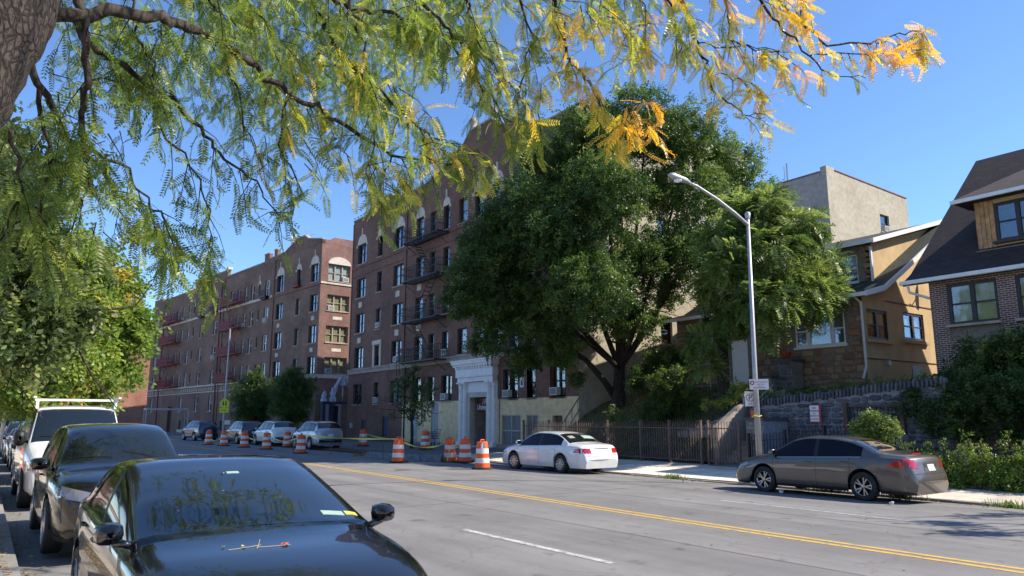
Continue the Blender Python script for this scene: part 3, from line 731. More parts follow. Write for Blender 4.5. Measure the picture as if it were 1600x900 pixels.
# portal
pc = (PX0 + PX1) / 2; P = empty('portal', (pc, 0, 0), parent=A)
L0, L1 = AX(41.05) - pc, AX(36.8) - pc
solid('entablature', 'portal_white', P, [(L0, L1, -.42, .02, 4.25, 4.75), (L0 + .1, L1 - .1, -.34, .02, 3.95, 4.25), (L0 - .15, L1 + .15, -.55, .02, 4.9, 5.05), (L0 - .2, L1 + .2, -.66, .02, 5.05, 5.22), (L0 - .25, L1 + .25, -.72, .02, 5.22, 5.3)])
b = MB(); n = 14
for k in range(n): x = L0 + .05 + (L1 - L0 - .3) * k / (n - 1); b.box(x, x + .2, -.5, .0, 4.75, 4.9)
b.build('dentils', 'portal_white', P)
for xx in (L0 + .23, L0 + .76, L1 - .76, L1 - .23):
    b = MB(); b.box(xx - .22, xx + .22, -.36, .02, 0, .3)
    rr = [(.2, .3), (.2, .34), (.185, .36)]
    b.lathe([(.2, .3), (.2, .38), (.17, .42), (.165, 1.5), (.15, 3.55), (.18, 3.6), (.155, 3.66), (.21, 3.93)], (xx, -.12), 16)
    b.box(xx - .22, xx + .22, -.38, .02, 3.86, 3.949); b.build('column', 'portal_white', P, smooth=False)
solid('portal_wall', 'portal_white', P, [(L0 + .02, PX0 - pc - .2, -.06, .02, 0, 3.94), (PX1 - pc + .2, L1 - .02, -.06, .02, 0, 3.94), (PX0 - pc - .2, PX1 - pc + .2, -.08, .02, 3.3, 3.94)])
solid('door_frame', 'limestone', P, [(PX0 - pc - .2, PX0 - pc + .12, -.1, .3, 0, 3.29), (PX1 - pc - .12, PX1 - pc + .2, -.1, .3, 0, 3.29), (PX0 - pc + .12, PX1 - pc - .12, -.1, .3, 3.0, 3.29)])
solid('vestibule', 'limestone_dark', P, [(PX0 - pc - .2, PX0 - pc + .1, .31, 1.6, 0, 3.4), (PX1 - pc - .1, PX1 - pc + .2, .31, 1.6, 0, 3.4), (PX0 - pc, PX1 - pc, .31, 1.6, 3.3, 3.5)])
dd = solid('door', 'door_dark', P, [(PX0 - pc + .1, PX1 - pc - .1, 1.3, 1.38, .02, 3.2), (-.05, .05, 1.27, 1.3, .02, 2.2)]); solid('handle', 'chrome', dd, [(.14, .17, 1.2, 1.25, .9, 1.5)])
aw = solid('entrance_sign', 'sign_red', P, [(PX0 - pc + .42, PX1 - pc - .13, .32, .36, 2.15, 2.98)])
text(aw, '1911', .42, (.28, .312, 2.72), (PI / 2, 0, 0), 'sign_white', shear=.25, bold=.006); text(aw, 'University', .42, (.14, .312, 2.38), (PI / 2, 0, 0), 'sign_white', shear=.25, bold=.006)
solid('step', 'limestone', P, [(L0, L1, -.5, .3, -.04, .06)])
for xx in (L0 - .3, L1 + .35):
    b = MB(); b.box(xx - .05, xx + .05, -.1, .0, 3.0, 3.1); b.lathe([(.03, 3.12), (.1, 3.08), (.12, 2.86), (.07, 2.8)], (xx, -.18), 10); b.build('wall_lamp', 'iron_black', A)
# doors and grilles in the base
solid('basement_door', 'door_grey', A, [(bd[0][0], bd[0][1], .08, .14, 0, 1.95), (bd[0][0] + .15, bd[0][1] - .15, .05, .08, 1.0, 1.8)])
solid('basement_door', 'door_grey', A, [(bd[1][0], bd[1][1], .08, .14, 0, 2.75)] + [(bd[1][0] + .08, bd[1][1] - .08, .05, .08, .15 + .14 * k, .2 + .14 * k) for k in range(18)])
def grille(x0, x1, z0, z1, n, cross=()):
    b = MB(); b.box(x0, x1, .06, .1, z0, z0 + .06); b.box(x0, x1, .06, .1, z1 - .06, z1); b.box(x0, x0 + .06, .06, .1, z0 + .06, z1 - .06); b.box(x1 - .06, x1, .06, .1, z0 + .06, z1 - .06)
    for k in range(1, n): x = x0 + (x1 - x0) * k / n; b.box(x - .009, x + .009, .07, .09, z0 + .06, z1 - .06)
    for z in cross: b.box(x0 + .06, x1 - .06, .05, .1, z - .03, z + .03)
    b.box((x0 + x1) / 2 - .03, (x0 + x1) / 2 + .03, .05, .1, z0 + .06, z1 - .06)
    g = b.build('window_grille', 'galvanized', A); solid('shutter', 'curtain_grey', g, [(x0 + .02, x1 - .02, .18, .2, z0, z1)])
grille(*bd[2], 22, (1.0,)); grille(*bd[3], 12)
solid('vent_panel', 'wood_brown', A, [(bd[4][0] + .25, bd[4][1], .08, .12, .9, 1.85)])
for q in ((AX(52.5), AX(51.5), .35, 1.85), (AX(56.3), AX(55.4), .35, 1.6)): solid('basement_hatch', 'navy_paint', A, [(q[0], q[1], .1, .14, q[2], q[3])])
solid('notice', 'sign_white', A, [(AX(34.55), AX(34.2), -.02, .0, 3.45, 4.0)]); solid('notice_print', 'navy_paint', A, [(AX(34.47), AX(34.28), -.024, -.02, 3.55, 3.85)])
b = MB(); b.tube([(AX(46.2), -.05, 4.9), (AX(46.2), -.05, 1.4)], .03, 6); b.tube([(AX(45.7), -.05, 2.3), (AX(45.7), -.05, 1.5)], .045, 6); b.tube([(AX(36.6) + .0, -.04, 5.2), (AX(36.6), -.04, .3)], .025, 6); b.build('conduit', 'pipe_brown', A)
solid('meter_box', 'galvanized', A, [(AX(58.2), AX(57.9), -.18, 0, .95, 1.35)]); solid('plinth', 'limestone_dark', A, [(xb, L0 + pc - .02, -.1, .02, -.1, .12)]); solid('plinth', 'limestone_dark', A, [(L1 + pc + .02, WA, -.1, .02, -.1, .22)])
solid('downspout', 'iron_black', A, [(xb + .35, xb + .43, -.1, -.01, .1, 5.3)])
fire_escape(A, AX(47.9), AX(42.7), [5.62, 8.5, 11.45, 14.35], 'iron_black')
fire_escape(A, AX(36.0), AX(30.9), [5.62, 8.5, 11.45, 14.35], 'iron_black')
# flank walls, back, roof
side = empty('side_wall', (WA, 0, 0), PI / 2, parent=A)
sh = []
for z0, z1 in ROWS:
    for xx in (2.5, 6.2): sh.append((xx, xx + .95, z0 + .1, z1))
wall('side_face', 'painted_beige', side, 0, 9.5, -.2, 18.45, sh)
for h in sh: window(side, h[0], h[2], .95, h[3] - h[2], 'black_frame', curtain=rand_curtain())
wall('side_face', 'painted_grey', side, 9.52, 15, -.2, 18.45, [(11.2, 12.1, 3.2, 5.0), (11.2, 12.1, 6.0, 7.6), (11.2, 12.1, 9, 10.6)])
for z in (3.2, 6.0, 9): window(side, 11.2, z, .9, 1.7 if z > 4 else 1.8, 'black_frame')
solid('side_parapet', 'painted_beige', A, [(WA - .35, WA - .002, .36, 15, 18.46, 18.9)]); solid('side_coping', 'coping_red', A, [(WA - .42, WA + .06, .36, 15, 18.902, 19.0)])
solid('far_wall', 'brick_a', A, [(.001, .3, .36, 15, -.2, 18.6)]); solid('back_wall', 'brick_a', A, [(.31, WA - .36, 14.7, 15, -.2, 18.6)])
solid('roof', 'slate', A, [(.3, WA - .36, .36, 14.7, 18.3, 18.4)])
b = MB(); b.box(12, 15, 6, 9, 18.4, 21.0); b.build('bulkhead', 'brick_a', A)

# ------------------------------------------------------------------ the long brick apartment house beyond the court
Bo = (25 - 52 * math.sin(BA), 68.5 + 52 * math.cos(BA), .145)
B = empty('apartment_building', Bo, -PI / 2 + BA, 'long brown brick apartment building with red fire escapes beyond the first one', 'building')
S = lambda s: 52 - s
WB = S(-1.35)
ROWB = [(2.6, 4.5), (5.85, 7.5), (8.8, 10.5), (11.85, 13.5), (14.75, 16.5)]
cols = [(49.8, 1.15, 2), (43.3, .85, 1), (40.8, .8, 1), (38.5, .85, 1), (35.9, 1.0, 1), (31, 1.15, 1), (26.1, 1.15, 1), (21.2, .85, 1), (19.1, .85, 1), (17.0, .85, 1), (15.0, 1.0, 1), (11.1, 1.15, 1), (7.75, 1.7, 2), (3.4, .9, 1), (-.05, 1.6, 2)]
slits = [46.2, 34.0, 23.3, 13.1]
wb = []
for r, (z0, z1) in enumerate(ROWB):
    for i, (s, wd, li) in enumerate(cols):
        if r == 0:
            if i in (1, 2, 3, 8, 9): continue
            if i in (4, 7): s += 1.1 if i == 4 else -1.1 * 0
            wd = min(wd, 1.1)
        wb.append((S(s) - wd / 2, wd, z0, z1 - z0, li, r, i))
    if r > 0:
        for s in slits: wb.append((S(s) - .22, .44, z0 + .5, 1.1, 1, r, 50))
HB = [(x, x + w_, z, z + h) for (x, w_, z, h, *_) in wb]
bw = [(S(q) - .4, S(q) + .4, .35, 1.5) for q in (36.6, 34.4, 32.4, 30.2, 22, 16, 6.5)]
dr = (S(42.0), S(40.2), 0, 3.3)
xr = S(9.3)
wall('wall', 'brick_b', B, 0, xr, -.3, 18.35, [h for h in HB if h[0] < xr] + [dr] + [q for q in bw if q[0] < xr])
wall('wall', 'brick_b', B, xr + .001, WB, -.3, 18.35, [h for h in HB if h[0] >= xr] + [q for q in bw if q[0] > xr])
for (x, w_, z, h, li, r, i) in wb:
    fr = 'white_trim' if i < 12 else 'black_frame'
    window(B, x, z, w_, h, fr if i < 50 else 'tan_frame', lights=li, sash=i < 50, curtain=rand_curtain() if i < 50 else None, sill='limestone_dark')
    if i < 50 and random.random() < .2: ac_unit(B, x + w_ * .1, z + .07, .6, .42)
    if r == 4 and i >= 12: arch_panel(B, x - .08, x + w_ + .08, z + h + .01, min(.85, w_ * .5 + .15))
    if r in (2, 3) and i in (12, 14): solid('stone_panel', 'limestone', B, [(x + w_ / 2 - .3, x + w_ / 2 + .3, -.03, .02, z - .85, z - .45)])
for q in bw: solid('basement_window', 'room_dark', B, [(q[0], q[1], .12, .15, q[2], q[3])])
solid('plinth', 'limestone', B, [(S(37.5), S(23), -.04, .02, -.3, .34)])
b = MB(); b.prism([(dr[0] - .2, 3.3), (dr[1] + .2, 3.3), (dr[1] + .2, 3.5)] + [((dr[0] + dr[1]) / 2 + 1.1 * math.cos(PI * k / 10), 3.5 + 1.0 * math.sin(PI * k / 10)) for k in range(1, 10)] + [(dr[0] - .2, 3.5)], 1, -.02, -.002); b.build('door_arch', 'door_dark', B)
solid('door', 'door_dark', B, [(dr[0], dr[1], .2, .25, 0, 3.3)])
solid('belt_course', 'limestone', B, [(0, xr - .1, -.08, .02, 5.62, 5.78), (0, xr - .1, -.05, .02, 4.88, 4.98)])
b = MB()
for k in range(50):
    x = .5 + k * .84
    if x > xr - 1: break
    b.box(x, x + .55, -.025, .02, 5.08, 5.5)
b.build('brick_panels', 'limestone_dark', B)
solid('belt_course', 'limestone', B, [(0, xr - .1, -.08, .02, 14.42, 14.66)]); solid('belt_course', 'brick_b_red', B, [(xr + .1, WB + .02, -.09, .02, 14.35, 14.6)]); solid('belt_course', 'limestone_dark', B, [(xr + .1, WB + .02, -.09, .02, 5.4, 5.75)])
solid('pier', 'brick_b', B, [(xr - .2, xr + .2, -.12, .02, 0, 18.4)]); solid('pier', 'brick_b', B, [(S(23.6) - .1, S(23.6) + .1, -.1, .02, 0, 18.4)])
b = MB()
for s in (46.6, 24.4): b.tube([(S(s), -.1, 18), (S(s), -.1, .3)], .07, 6)
b.build('downspout', 'iron_red', B)
def parB(pts, d=.35):
    b = MB(); b.prism([(pts[0][0], 18.36)] + pts + [(pts[-1][0], 18.36)], 1, 0, d); b.build('parapet', 'brick_b', B)
    c = MB()
    for (a, e) in zip(pts, pts[1:]):
        if abs(e[0] - a[0]) > .01: c.prism([(a[0], a[1] + .002), (e[0], e[1] + .002), (e[0], e[1] + .12), (a[0], a[1] + .12)], 1, -.06, .42)
    c.build('coping', 'limestone_dark', B)
parB([(0, 18.9), (S(48), 18.9)]); parB([(S(48) + .01, 18.5), (S(34.3), 18.5)]); parB([(S(34.3) + .01, 19.35), (S(23), 19.35)]); parB([(S(22.9), 18.55), (S(12.3), 18.55)])
parB([(S(12.2), 19.4), (S(10.9), 19.4)]); parB([(S(10.8), 18.75), (S(9.8), 18.75)]); parB([(S(9.7), 19.5), (S(8.9), 19.5)])
parB([(S(8.8), 18.75), (S(7.0), 18.8), (S(5.8), 19.2), (S(5.2), 19.35), (S(4.2), 19.75), (S(2.4), 19.75), (S(1.6), 19.3), (S(.6), 19.1), (WB, 18.75)])
for s in (23.0, 34.0):
    solid('parapet_stone', 'limestone', B, [(S(s) - .3, S(s) + .3, -.1, .45, 19.46, 19.75)])
for (s, r) in ((4.9, .3), (4.3, .22)):
    b = MB(); b.lathe([(r * .4, 19.3), (r * .4, 19.5), (r, 19.7), (r * .8, 20.1), (.02, 20.3)], (S(s), -.25), 12); b.build('ball_finial', 'portal_white', B, smooth=True)
b = MB()
for s in (8.6, 7.2): b.tube([(S(s), 3, 18.4), (S(s), 3, 22)], .03, 5)
for z in (20.4, 21.3): b.tube([(S(9.2), 3, z), (S(6.5), 3, z)], .02, 5)
b.build('roof_antenna', 'galvanized', B)
fire_escape(B, S(45.1), S(38.0), [5.9, 8.9, 11.85, 14.75], 'iron_red', closed=True, drop=True); fire_escape(B, S(22.2), S(16.6), [5.9, 8.9, 11.85, 14.75], 'iron_red', closed=True)
for s in (30.7, 26.1, 11.1, 49.6):
    bb = MB(); x = S(s); bb.box(x - .9, x + .9, -.6, .0, 14.5, 14.64); bb.box(x - .7, x + .7, -.45, 0, 14.35, 14.5)
    for k in range(13): bb.box(x - .88 + .145 * k, x - .86 + .145 * k, -.58, -.56, 14.64, 15.25)
    bb.box(x - .9, x + .9, -.6, -.56, 15.25, 15.3); bb.build('balconette', 'iron_black', B)
    if s in (30.7, 26.1):
        b2 = MB(); b2.prism([(x - .7, 16.6), (x + .7, 16.6), (x, 17.5)], 1, -.04, .02); b2.build('gablet', 'limestone_dark', B)
bb = MB(); x = S(3.4); bb.box(x - .55, x + .8, -.5, 0, 14.62, 14.72)
for k in range(9): bb.box(x - .53 + .16 * k, x - .51 + .16 * k, -.49, -.47, 14.72, 15.2)
bb.box(x - .55, x + .8, -.5, -.46, 15.2, 15.24); bb.build('balconette', 'iron_red', B)
# cross wall facing the court and the camera
cw = empty('cross_wall', (WB, 0, 0), PI / 2, parent=B)
ch = [(.75, 3.1, z0 + .05, z1 - .05) for z0, z1 in ROWB[1:]]
wall('cross_face', 'brick_b_red', cw, 0, 5.2, 3.9, 18.35, ch); wall('cross_face', 'brick_b', cw, 0, 5.2, -.3, 3.88, [(1.0, 2.9, 0, 3.3)])
for h in ch: window(cw, h[0], h[2], 2.35, h[3] - h[2], 'tan_frame', lights=3, curtain=('blind_tan' if h[2] < 12 else 'curtain_white', 1), fw=.09)
for z in (14.85, 11.95, 5.95): ac_unit(cw, 2.3 if z == 14.85 else .85, z, .62, .42)
arch_panel(cw, .7, 3.15, 16.47, .75, key=False); solid('belt_course', 'limestone', cw, [(0, 5.2, -.09, .02, 14.45, 14.62), (0, 5.2, -.1, .02, 5.45, 5.8)])
for z in (8.0, 11.05): solid('stone_panel', 'limestone', cw, [(1.4, 2.4, -.03, .02, z, z + .3)])
b = MB(); b.prism([(0, 18.36), (0, 18.75), (.9, 18.8), (1.3, 19.1), (3.4, 19.1), (3.9, 18.75), (5.2, 18.7), (5.2, 18.36)], 1, 0, .35); b.build('parapet', 'brick_b_red', cw)
# entrance porch with carved statues and navy posts
for x in (.15, .95, 3.0, 3.8): solid('porch_post', 'navy_paint', cw, [(x - .16, x + .16, -1.5, -1.18, 0, 3.0)])
solid('porch_beam', 'navy_paint', cw, [(-.05, 4.0, -1.5, -1.18, 3.0, 3.25)])
solid('porch_door', 'door_grey', cw, [(1.0, 1.5, .1, .16, 0, 3.2), (2.45, 2.9, .1, .16, 0, 3.2), (1.5, 2.45, .1, .16, 2.9, 3.2)]); solid('porch_glass', 'door_dark', cw, [(1.5, 2.45, .12, .14, 0, 2.9)])
def statue(x, z, sx, sz, seed):
    rr = random.Random(seed); b = MB()
    b.lathe([(.30 * sx, z), (.32 * sx, z + .25 * sz), (.2 * sx, z + .45 * sz), (.26 * sx, z + .75 * sz), (.12 * sx, z + .95 * sz), (.15 * sx, z + 1.1 * sz), (.05, z + 1.25 * sz)], (x, -1.35), 12)
    for k in range(3): a = rr.uniform(0, 6.28); b.tube([(x, -1.35, z + .7 * sz), (x + .3 * sx * math.cos(a), -1.35 - .12, z + (.9 + .2 * k) * sz), (x + .2 * sx * math.cos(a), -1.4, z + (1.15 + .1 * k) * sz)], [.09, .07, .04], 7)
    b.build('statue', 'statue_white', cw, smooth=True)
statue(.15, 3.25, .9, .7, 1); statue(1.05, 3.25, 1.0, 1.05, 2); statue(3.05, 3.25, 1.1, 1.0, 3); statue(2.05, 4.75, .9, .75, 4)
b = MB()
for s in (-1, 1):
    for k in range(7):
        t = k / 6; xx = 2.05 + s * (1.0 - .75 * t); zz = 4.1 + 1.25 * t; b.lathe([(.03, zz - .18), (.17, zz - .08), (.19, zz + .05), (.1, zz + .2), (.02, zz + .26)], (xx, -1.35 + .05 * (k % 2)), 8)
b.tube([(2.05, -1.35, 3.2), (2.05, -1.35, 4.9)], .06, 8); b.build('carved_gable', 'statue_white', cw, smooth=True)
solid('porch_sign', 'sign_white', cw, [(3.3, 4.2, -1.6, -1.56, 3.85, 4.35)])
solid('far_end_wall', 'brick_b', B, [(.001, .3, .36, 16, -.3, 18.4)]); solid('back_wall', 'brick_b', B, [(.31, WB - .4, 15.7, 16, -.3, 18.4)]); solid('roof', 'slate', B, [(.3, WB - .36, .36, 15.7, 18.2, 18.3)])
solid('court_wall', 'brick_b', B, [(WB - .3, WB - .002, 5.21, 16, -.3, 18.34)])

# ------------------------------------------------------------------ buildings farther down the street
def block(loc, rz, W, D, Hh, mat, label, rows, ncol, frame='white_trim', ww=1.1):
    o = empty('apartment_building', loc, rz, label, 'building'); hs = []
    for r in range(rows):
        for k in range(ncol):
            x = W * (k + .5) / ncol - ww / 2; hs.append((x, x + ww, 1.6 + 3.0 * r, 3.2 + 3.0 * r))
    wall('wall', mat, o, 0, W, -.3, Hh, hs)
    for h in hs: window(o, h[0], h[2], ww, 1.6, frame, curtain=rand_curtain())
    solid('coping', 'limestone_dark', o, [(-.1, W + .1, -.1, .4, Hh, Hh + .15)]); solid('side_wall', mat, o, [(0, .3, .02, D, -.3, Hh - .01), (W - .3, W, .02, D, -.3, Hh - .01), (.3, W - .3, D - .3, D, -.3, Hh - .01)])
    solid('roof', 'slate', o, [(.3, W - .3, .1, D - .3, Hh - .4, Hh - .3)]); return o
Cc = block((12.3, 132, .1), 0, 10.6, 20, 17.2, 'brick_c', 'sunlit orange brick building end wall with a chimney behind the leaves', 0, 1)
solid('chimney', 'brick_c', Cc, [(5.4, 7.0, 1, 2.6, 17.36, 19.4), (5.2, 7.2, .9, 2.7, 19.4, 19.6)]); solid('chimney_pot', 'limestone', Cc, [(5.9, 6.2, 1.6, 1.9, 19.6, 20.4)])
block((20.0, 121.5, .1), -PI / 2 + BA, 2.6, 14, 11, 'brick_b', 'narrow dark brick building in the gap beyond the long block', 3, 2, ww=.8)
Cd = block((-26, 150, .1), 0, 37, 15, 10.5, 'brick_a', 'low dark brick building closing the far end of the street', 3, 12)
solid('awning', 'limestone', Cd, [(24, 36, -2.0, -.1, 3.4, 4.3)])
solid('shopfront', 'door_dark', Cd, [(22, 36.5, -.05, -.01, .1, 3.2)])
tag(solid('bus_shelter', 'galvanized', None, [(14.0, 18.2, 86, 87.4, 2.75, 2.95), (14.0, 14.1, 86, 86.1, .14, 2.75), (18.1, 18.2, 86, 86.1, .14, 2.75), (14.0, 14.1, 87.3, 87.4, .14, 2.75), (18.1, 18.2, 87.3, 87.4, .14, 2.75)]), 'pale steel bus shelter frame down the street by the long block', 'bus shelter')
block((-16, -32, .1), PI / 2, 30, 12, 7.6, 'painted_beige', 'unseen tan brick building on the near side of the street, added for window reflections', 2, 9); block((-16, .5, .1), PI / 2, 34, 12, 7.0, 'limestone_dark', 'unseen grey building on the near side of the street, added for window reflections', 2, 10)  # both out of view, added for the house windows to reflect
# beige rendered building on the hill
G = empty('apartment_building', (55, 44, 2.5), -PI / 2, 'tall plain beige rendered building with red coping behind the houses', 'building')
wall('wall', 'painted_grey', G, 0, 11.2, -3, 19.2, [(6.0, 6.5, 16.6, 17.1)])
sw = empty('side_wall', (11.2, 0, 0), PI / 2, parent=G)
gh = [(7.9, 9.4, 15.55, 17.15), (7.9, 9.4, 12.4, 14.0), (2.0, 3.2, 9.0, 10.6)]
wall('side_face', 'painted_beige', sw, 0, 12.9, -3, 19.2, gh)
for h in gh: window(sw, h[0], h[2], h[1] - h[0], 1.6, 'black_frame')
ac_unit(sw, 8.4, 15.62, .8, .5)
b = MB(); b.prism([(0, 19.2), (12.9, 19.2), (12.9, 19.35), (1.2, 19.75), (1.2, 20.0), (0, 20.0)], 1, 0, .4); b.build('side_parapet', 'painted_beige', sw)
b = MB()
for k in range(24): x = 1.25 + .485 * k; z = 19.75 - .4 * k / 24; b.box(x, x + .45, -.06, .46, z + .01, z + .1 + random.uniform(0, .02))
b.build('tile_coping', 'coping_red', sw)
solid('parapet', 'painted_grey', G, [(0, 10.6, 0, .4, 19.2, 19.55), (10.62, 10.79, .05, .35, 19.2, 20.0)]); solid('coping', 'coping_red', G, [(0, 10.6, -.06, .46, 19.552, 19.66)])
b = MB(); b.tube([(5.6, 3, 19), (5.6, 3, 22.4)], .09, 6); b.tube([(5.3, 3, 22.2), (5.3, 3, 20)], .03, 5); b.build('roof_pipe', 'galvanized', G)
solid('back', 'painted_grey', G, [(0, .3, .4, 12.9, -3, 19.2), (0, 11.1, 12.6, 12.9, -3, 19.19)]); solid('roof', 'slate', G, [(.3, 11, .4, 12.6, 18.9, 19.0)])
ds = MB(); ds.lathe([(.05, 0), (.35, .06), (.5, .2)], (0, 0), 16, ax=0); ds.tube([(0, 0, 0), (-.5, 0, -.2), (-.5, 0, -.9)], .04, 6)
ds.build('satellite_dish', 'portal_white', G, smooth=True, loc=(-3.5 + 3.6, 1, 20.2), rz=2.2)
# masonry base so that the building stands on the hill
# ------------------------------------------------------------------ rubble stone facing
STONES = []
def stone_meshes(mat, n=10):
    out = []
    for k in range(n):
        rr = random.Random(k * 7 + 1); m = 9; pts = []
        for j in range(m):
            a = 2 * PI * j / m + rr.uniform(-.15, .15); r = .5 / max(abs(math.cos(a)), abs(math.sin(a))) ** .75 * rr.uniform(.86, 1.0); pts.append((r * math.cos(a), r * math.sin(a)))
        b = MB(); n0 = 0
        for (s, y) in ((1, 0), (.98, -.55), (.72, -1)): b.v += [(p[0] * s, y, p[1] * s) for p in pts]
        for l in range(2):
            for j in range(m): q = (j + 1) % m; b.f.append((l * m + j, l * m + q, (l + 1) * m + q, (l + 1) * m + j)); b.m.append(0)
        b.f.append(tuple(2 * m + j for j in range(m))); b.m.append(0)
        out.append(b.build('stone', mat, mesh_only=True))
    return out
SM = {k: stone_meshes(k) for k in ('rubble_tan', 'rubble_blue', 'rubble_pale')}
def rubble(parent, mat, x0, x1, ztop, zbot, y=0, sw=.42, sh=.24, proud=.07, holes=(), limit=290, rng=random, kind=None):
    """irregular rubble facing the local -y side, each stone its own piece; beyond the limit joined"""
    lst = []; zz = min(zbot(x0), zbot(x1)); zmax = max(ztop(x0), ztop(x1), ztop((x0 + x1) / 2))
    while zz < zmax - .03:
        h = rng.uniform(.7, 1.35) * sh; x = x0 + rng.uniform(-.5, 0) * sw
        while x < x1:
            wd = rng.uniform(.6, 1.6) * sw; xa, xb_ = max(x, x0), min(x + wd, x1); c = (xa + xb_) / 2; jz = rng.uniform(-.18, .18) * sh
            zl, zh = max(zz + jz * .3, zbot(c)), min(zz + h * rng.uniform(.92, 1.08), ztop(c))
            if xb_ - xa > .12 and zh - zl > .07 and not any(xb_ > q[0] - .02 and xa < q[1] + .02 and zh > q[2] - .02 and zl < q[3] + .02 for q in holes):
                lst.append((c, (zl + zh) / 2, xb_ - xa - .025, zh - zl - .022))
            x += wd
        zz += h
    rng.shuffle(lst)
    for (c, z, a, h) in lst[:limit]:
        o = place('stone', rng.choice(SM[mat]), parent, (c, y, z), None, (a, proud * rng.uniform(.6, 1.3), h))
        if kind: o['kind'] = kind
    rest = lst[limit:]
    if rest:
        b = MB()
        for (c, z, a, h) in rest:
            me = rng.choice(SM[mat]); i = len(b.v); p = proud * rng.uniform(.6, 1.3); b.v += [(v.co.x * a + c, v.co.y * p + y, v.co.z * h + z) for v in me.vertices]
            for f in me.polygons: b.f.append(tuple(i + q for q in f.vertices)); b.m.append(0)
        tag(b.build('stone_facing', mat, parent), kind='stuff')

# ------------------------------------------------------------------ house with rubble front and ochre side
H1 = empty('house', (29.0, 26.2, 0), -PI / 2, 'ochre rendered house with brown rubble stone front and green shingle roof', 'house')
W1 = 10.0
fx = lambda Y: 26.2 - Y
wins1 = [(fx(20.6), 1.0, 4.85, 1.3), (fx(24.9), 1.0, 4.5, 1.3)]
tri = (fx(19.35), fx(17.0), 4.9, 6.25)
hol = [tri, (wins1[1][0], wins1[1][0] + 1.0, 4.5, 5.8), (fx(22.9), fx(21.9), 3.3, 5.5)]
wall('wall', 'mortar', H1, 0, W1, 2.0, 6.9, hol)
rubble(H1, 'rubble_tan', 0, W1, lambda x: 6.88, lambda x: 2.4, -.002, .40, .25, .06, [(h[0] - .06, h[1] + .06, h[2] - .1, h[3] + .06) for h in hol], 290)
tw = empty('triple_window', (tri[0], 0, tri[2]), parent=H1)
window(tw, 0, 0, .6, 1.35, 'white_trim', y=.02, sill=None, curtain=('curtain_grey', 1)); window(tw, .62, 0, 1.1, 1.35, 'white_trim', y=.02, sash=False, sill=None, curtain=('blind_tan', 1)); window(tw, 1.74, 0, .6, 1.35, 'white_trim', y=.02, sill=None, curtain=('curtain_grey', 1))
solid('window_trim', 'white_trim', tw, [(-.08, 2.43, -.06, .14, -.1, -.01)]); solid('window_trim', 'white_trim', tw, [(-.08, 2.43, -.05, .14, 1.36, 1.46)])
window(H1, wins1[1][0], 4.5, 1.0, 1.3, 'white_trim', curtain=('blind_tan', 1))
solid('front_door', 'sign_white', H1, [(hol[2][0], hol[2][1], .1, .16, 3.3, 5.5)])
s1 = empty('side_wall', (W1, 0, 0), PI / 2, parent=H1)
hs = [(.3, 1.95, 5.05, 6.3), (3.25, 5.0, 5.2, 6.4)]
# side wall polygon: profile of the gable (local x = depth from the street front)
EAVE, RIDGE = (-.35, 6.95), (7.9, 11.15)
wall('side_face', 'stucco', s1, 0, 12, 2.0, 6.62, hs)
b = MB(); b.prism([(0, 6.621), (12, 6.621), (12, 8.2), (7.9, 10.95), (2.6, 7.95), (0, 6.9)], 1, 0, .25); b.build('gable', 'stucco', s1)
for h in hs:
    o = window(s1, h[0], h[2], h[1] - h[0], h[3] - h[2], 'brown_frame', y=.05, lights=2, sill=None, curtain=('curtain_grey', .6), fw=.11)
    solid('sill', 'stucco', s1, [(h[0] - .1, h[1] + .15, -.14, .02, h[2] - .16, h[2] - .02)])
solid('band', 'wood_brown', s1, [(1.8, 12, -.03, .02, 6.72, 6.76), (.1, 12, -.03, .02, 4.22, 4.26)])
solid('basement_window', 'brown_frame', s1, [(3.6, 4.4, -.02, .02, 3.3, 4.1)]); solid('meter', 'galvanized', s1, [(1.5, 1.7, -.12, 0, 4.0, 4.2)])
solid('board', 'wood_old', s1, [(1.5, 1.85, -.35, -.3, 3.05, 3.4)])
def slab(parent, name, pts, th, x0, x1, mat, local=True):
    """roof slab: profile polyline (depth,z) extruded along the front, local x0..x1"""
    b = MB(); n = len(pts)
    for (a, c) in zip(pts, pts[1:]):
        b.prism([(a[0], a[1]), (c[0], c[1]), (c[0], c[1] - th), (a[0], a[1] - th)], 0, x0, x1)
    return b.build(name, mat, parent)
prof = [(-.5, 6.88), (1.0, 7.25), (2.6, 8.12), (8.0, 11.2), (12.4, 8.3)]
rf = slab(H1, 'roof', prof, .16, -.4, W1 + .45, 'roof_green')
b = MB()
for (a, c) in zip(prof[:3] + [prof[3]], prof[1:4]): b.prism([(a[0], a[1] + .03), (c[0], c[1] + .03), (c[0], c[1] - .20), (a[0], a[1] - .20)], 0, W1 + .452, W1 + .52)
b.box(-.4, W1 + .5, -.58, -.502, 6.70, 6.86); b.build('fascia', 'white_trim', rf)
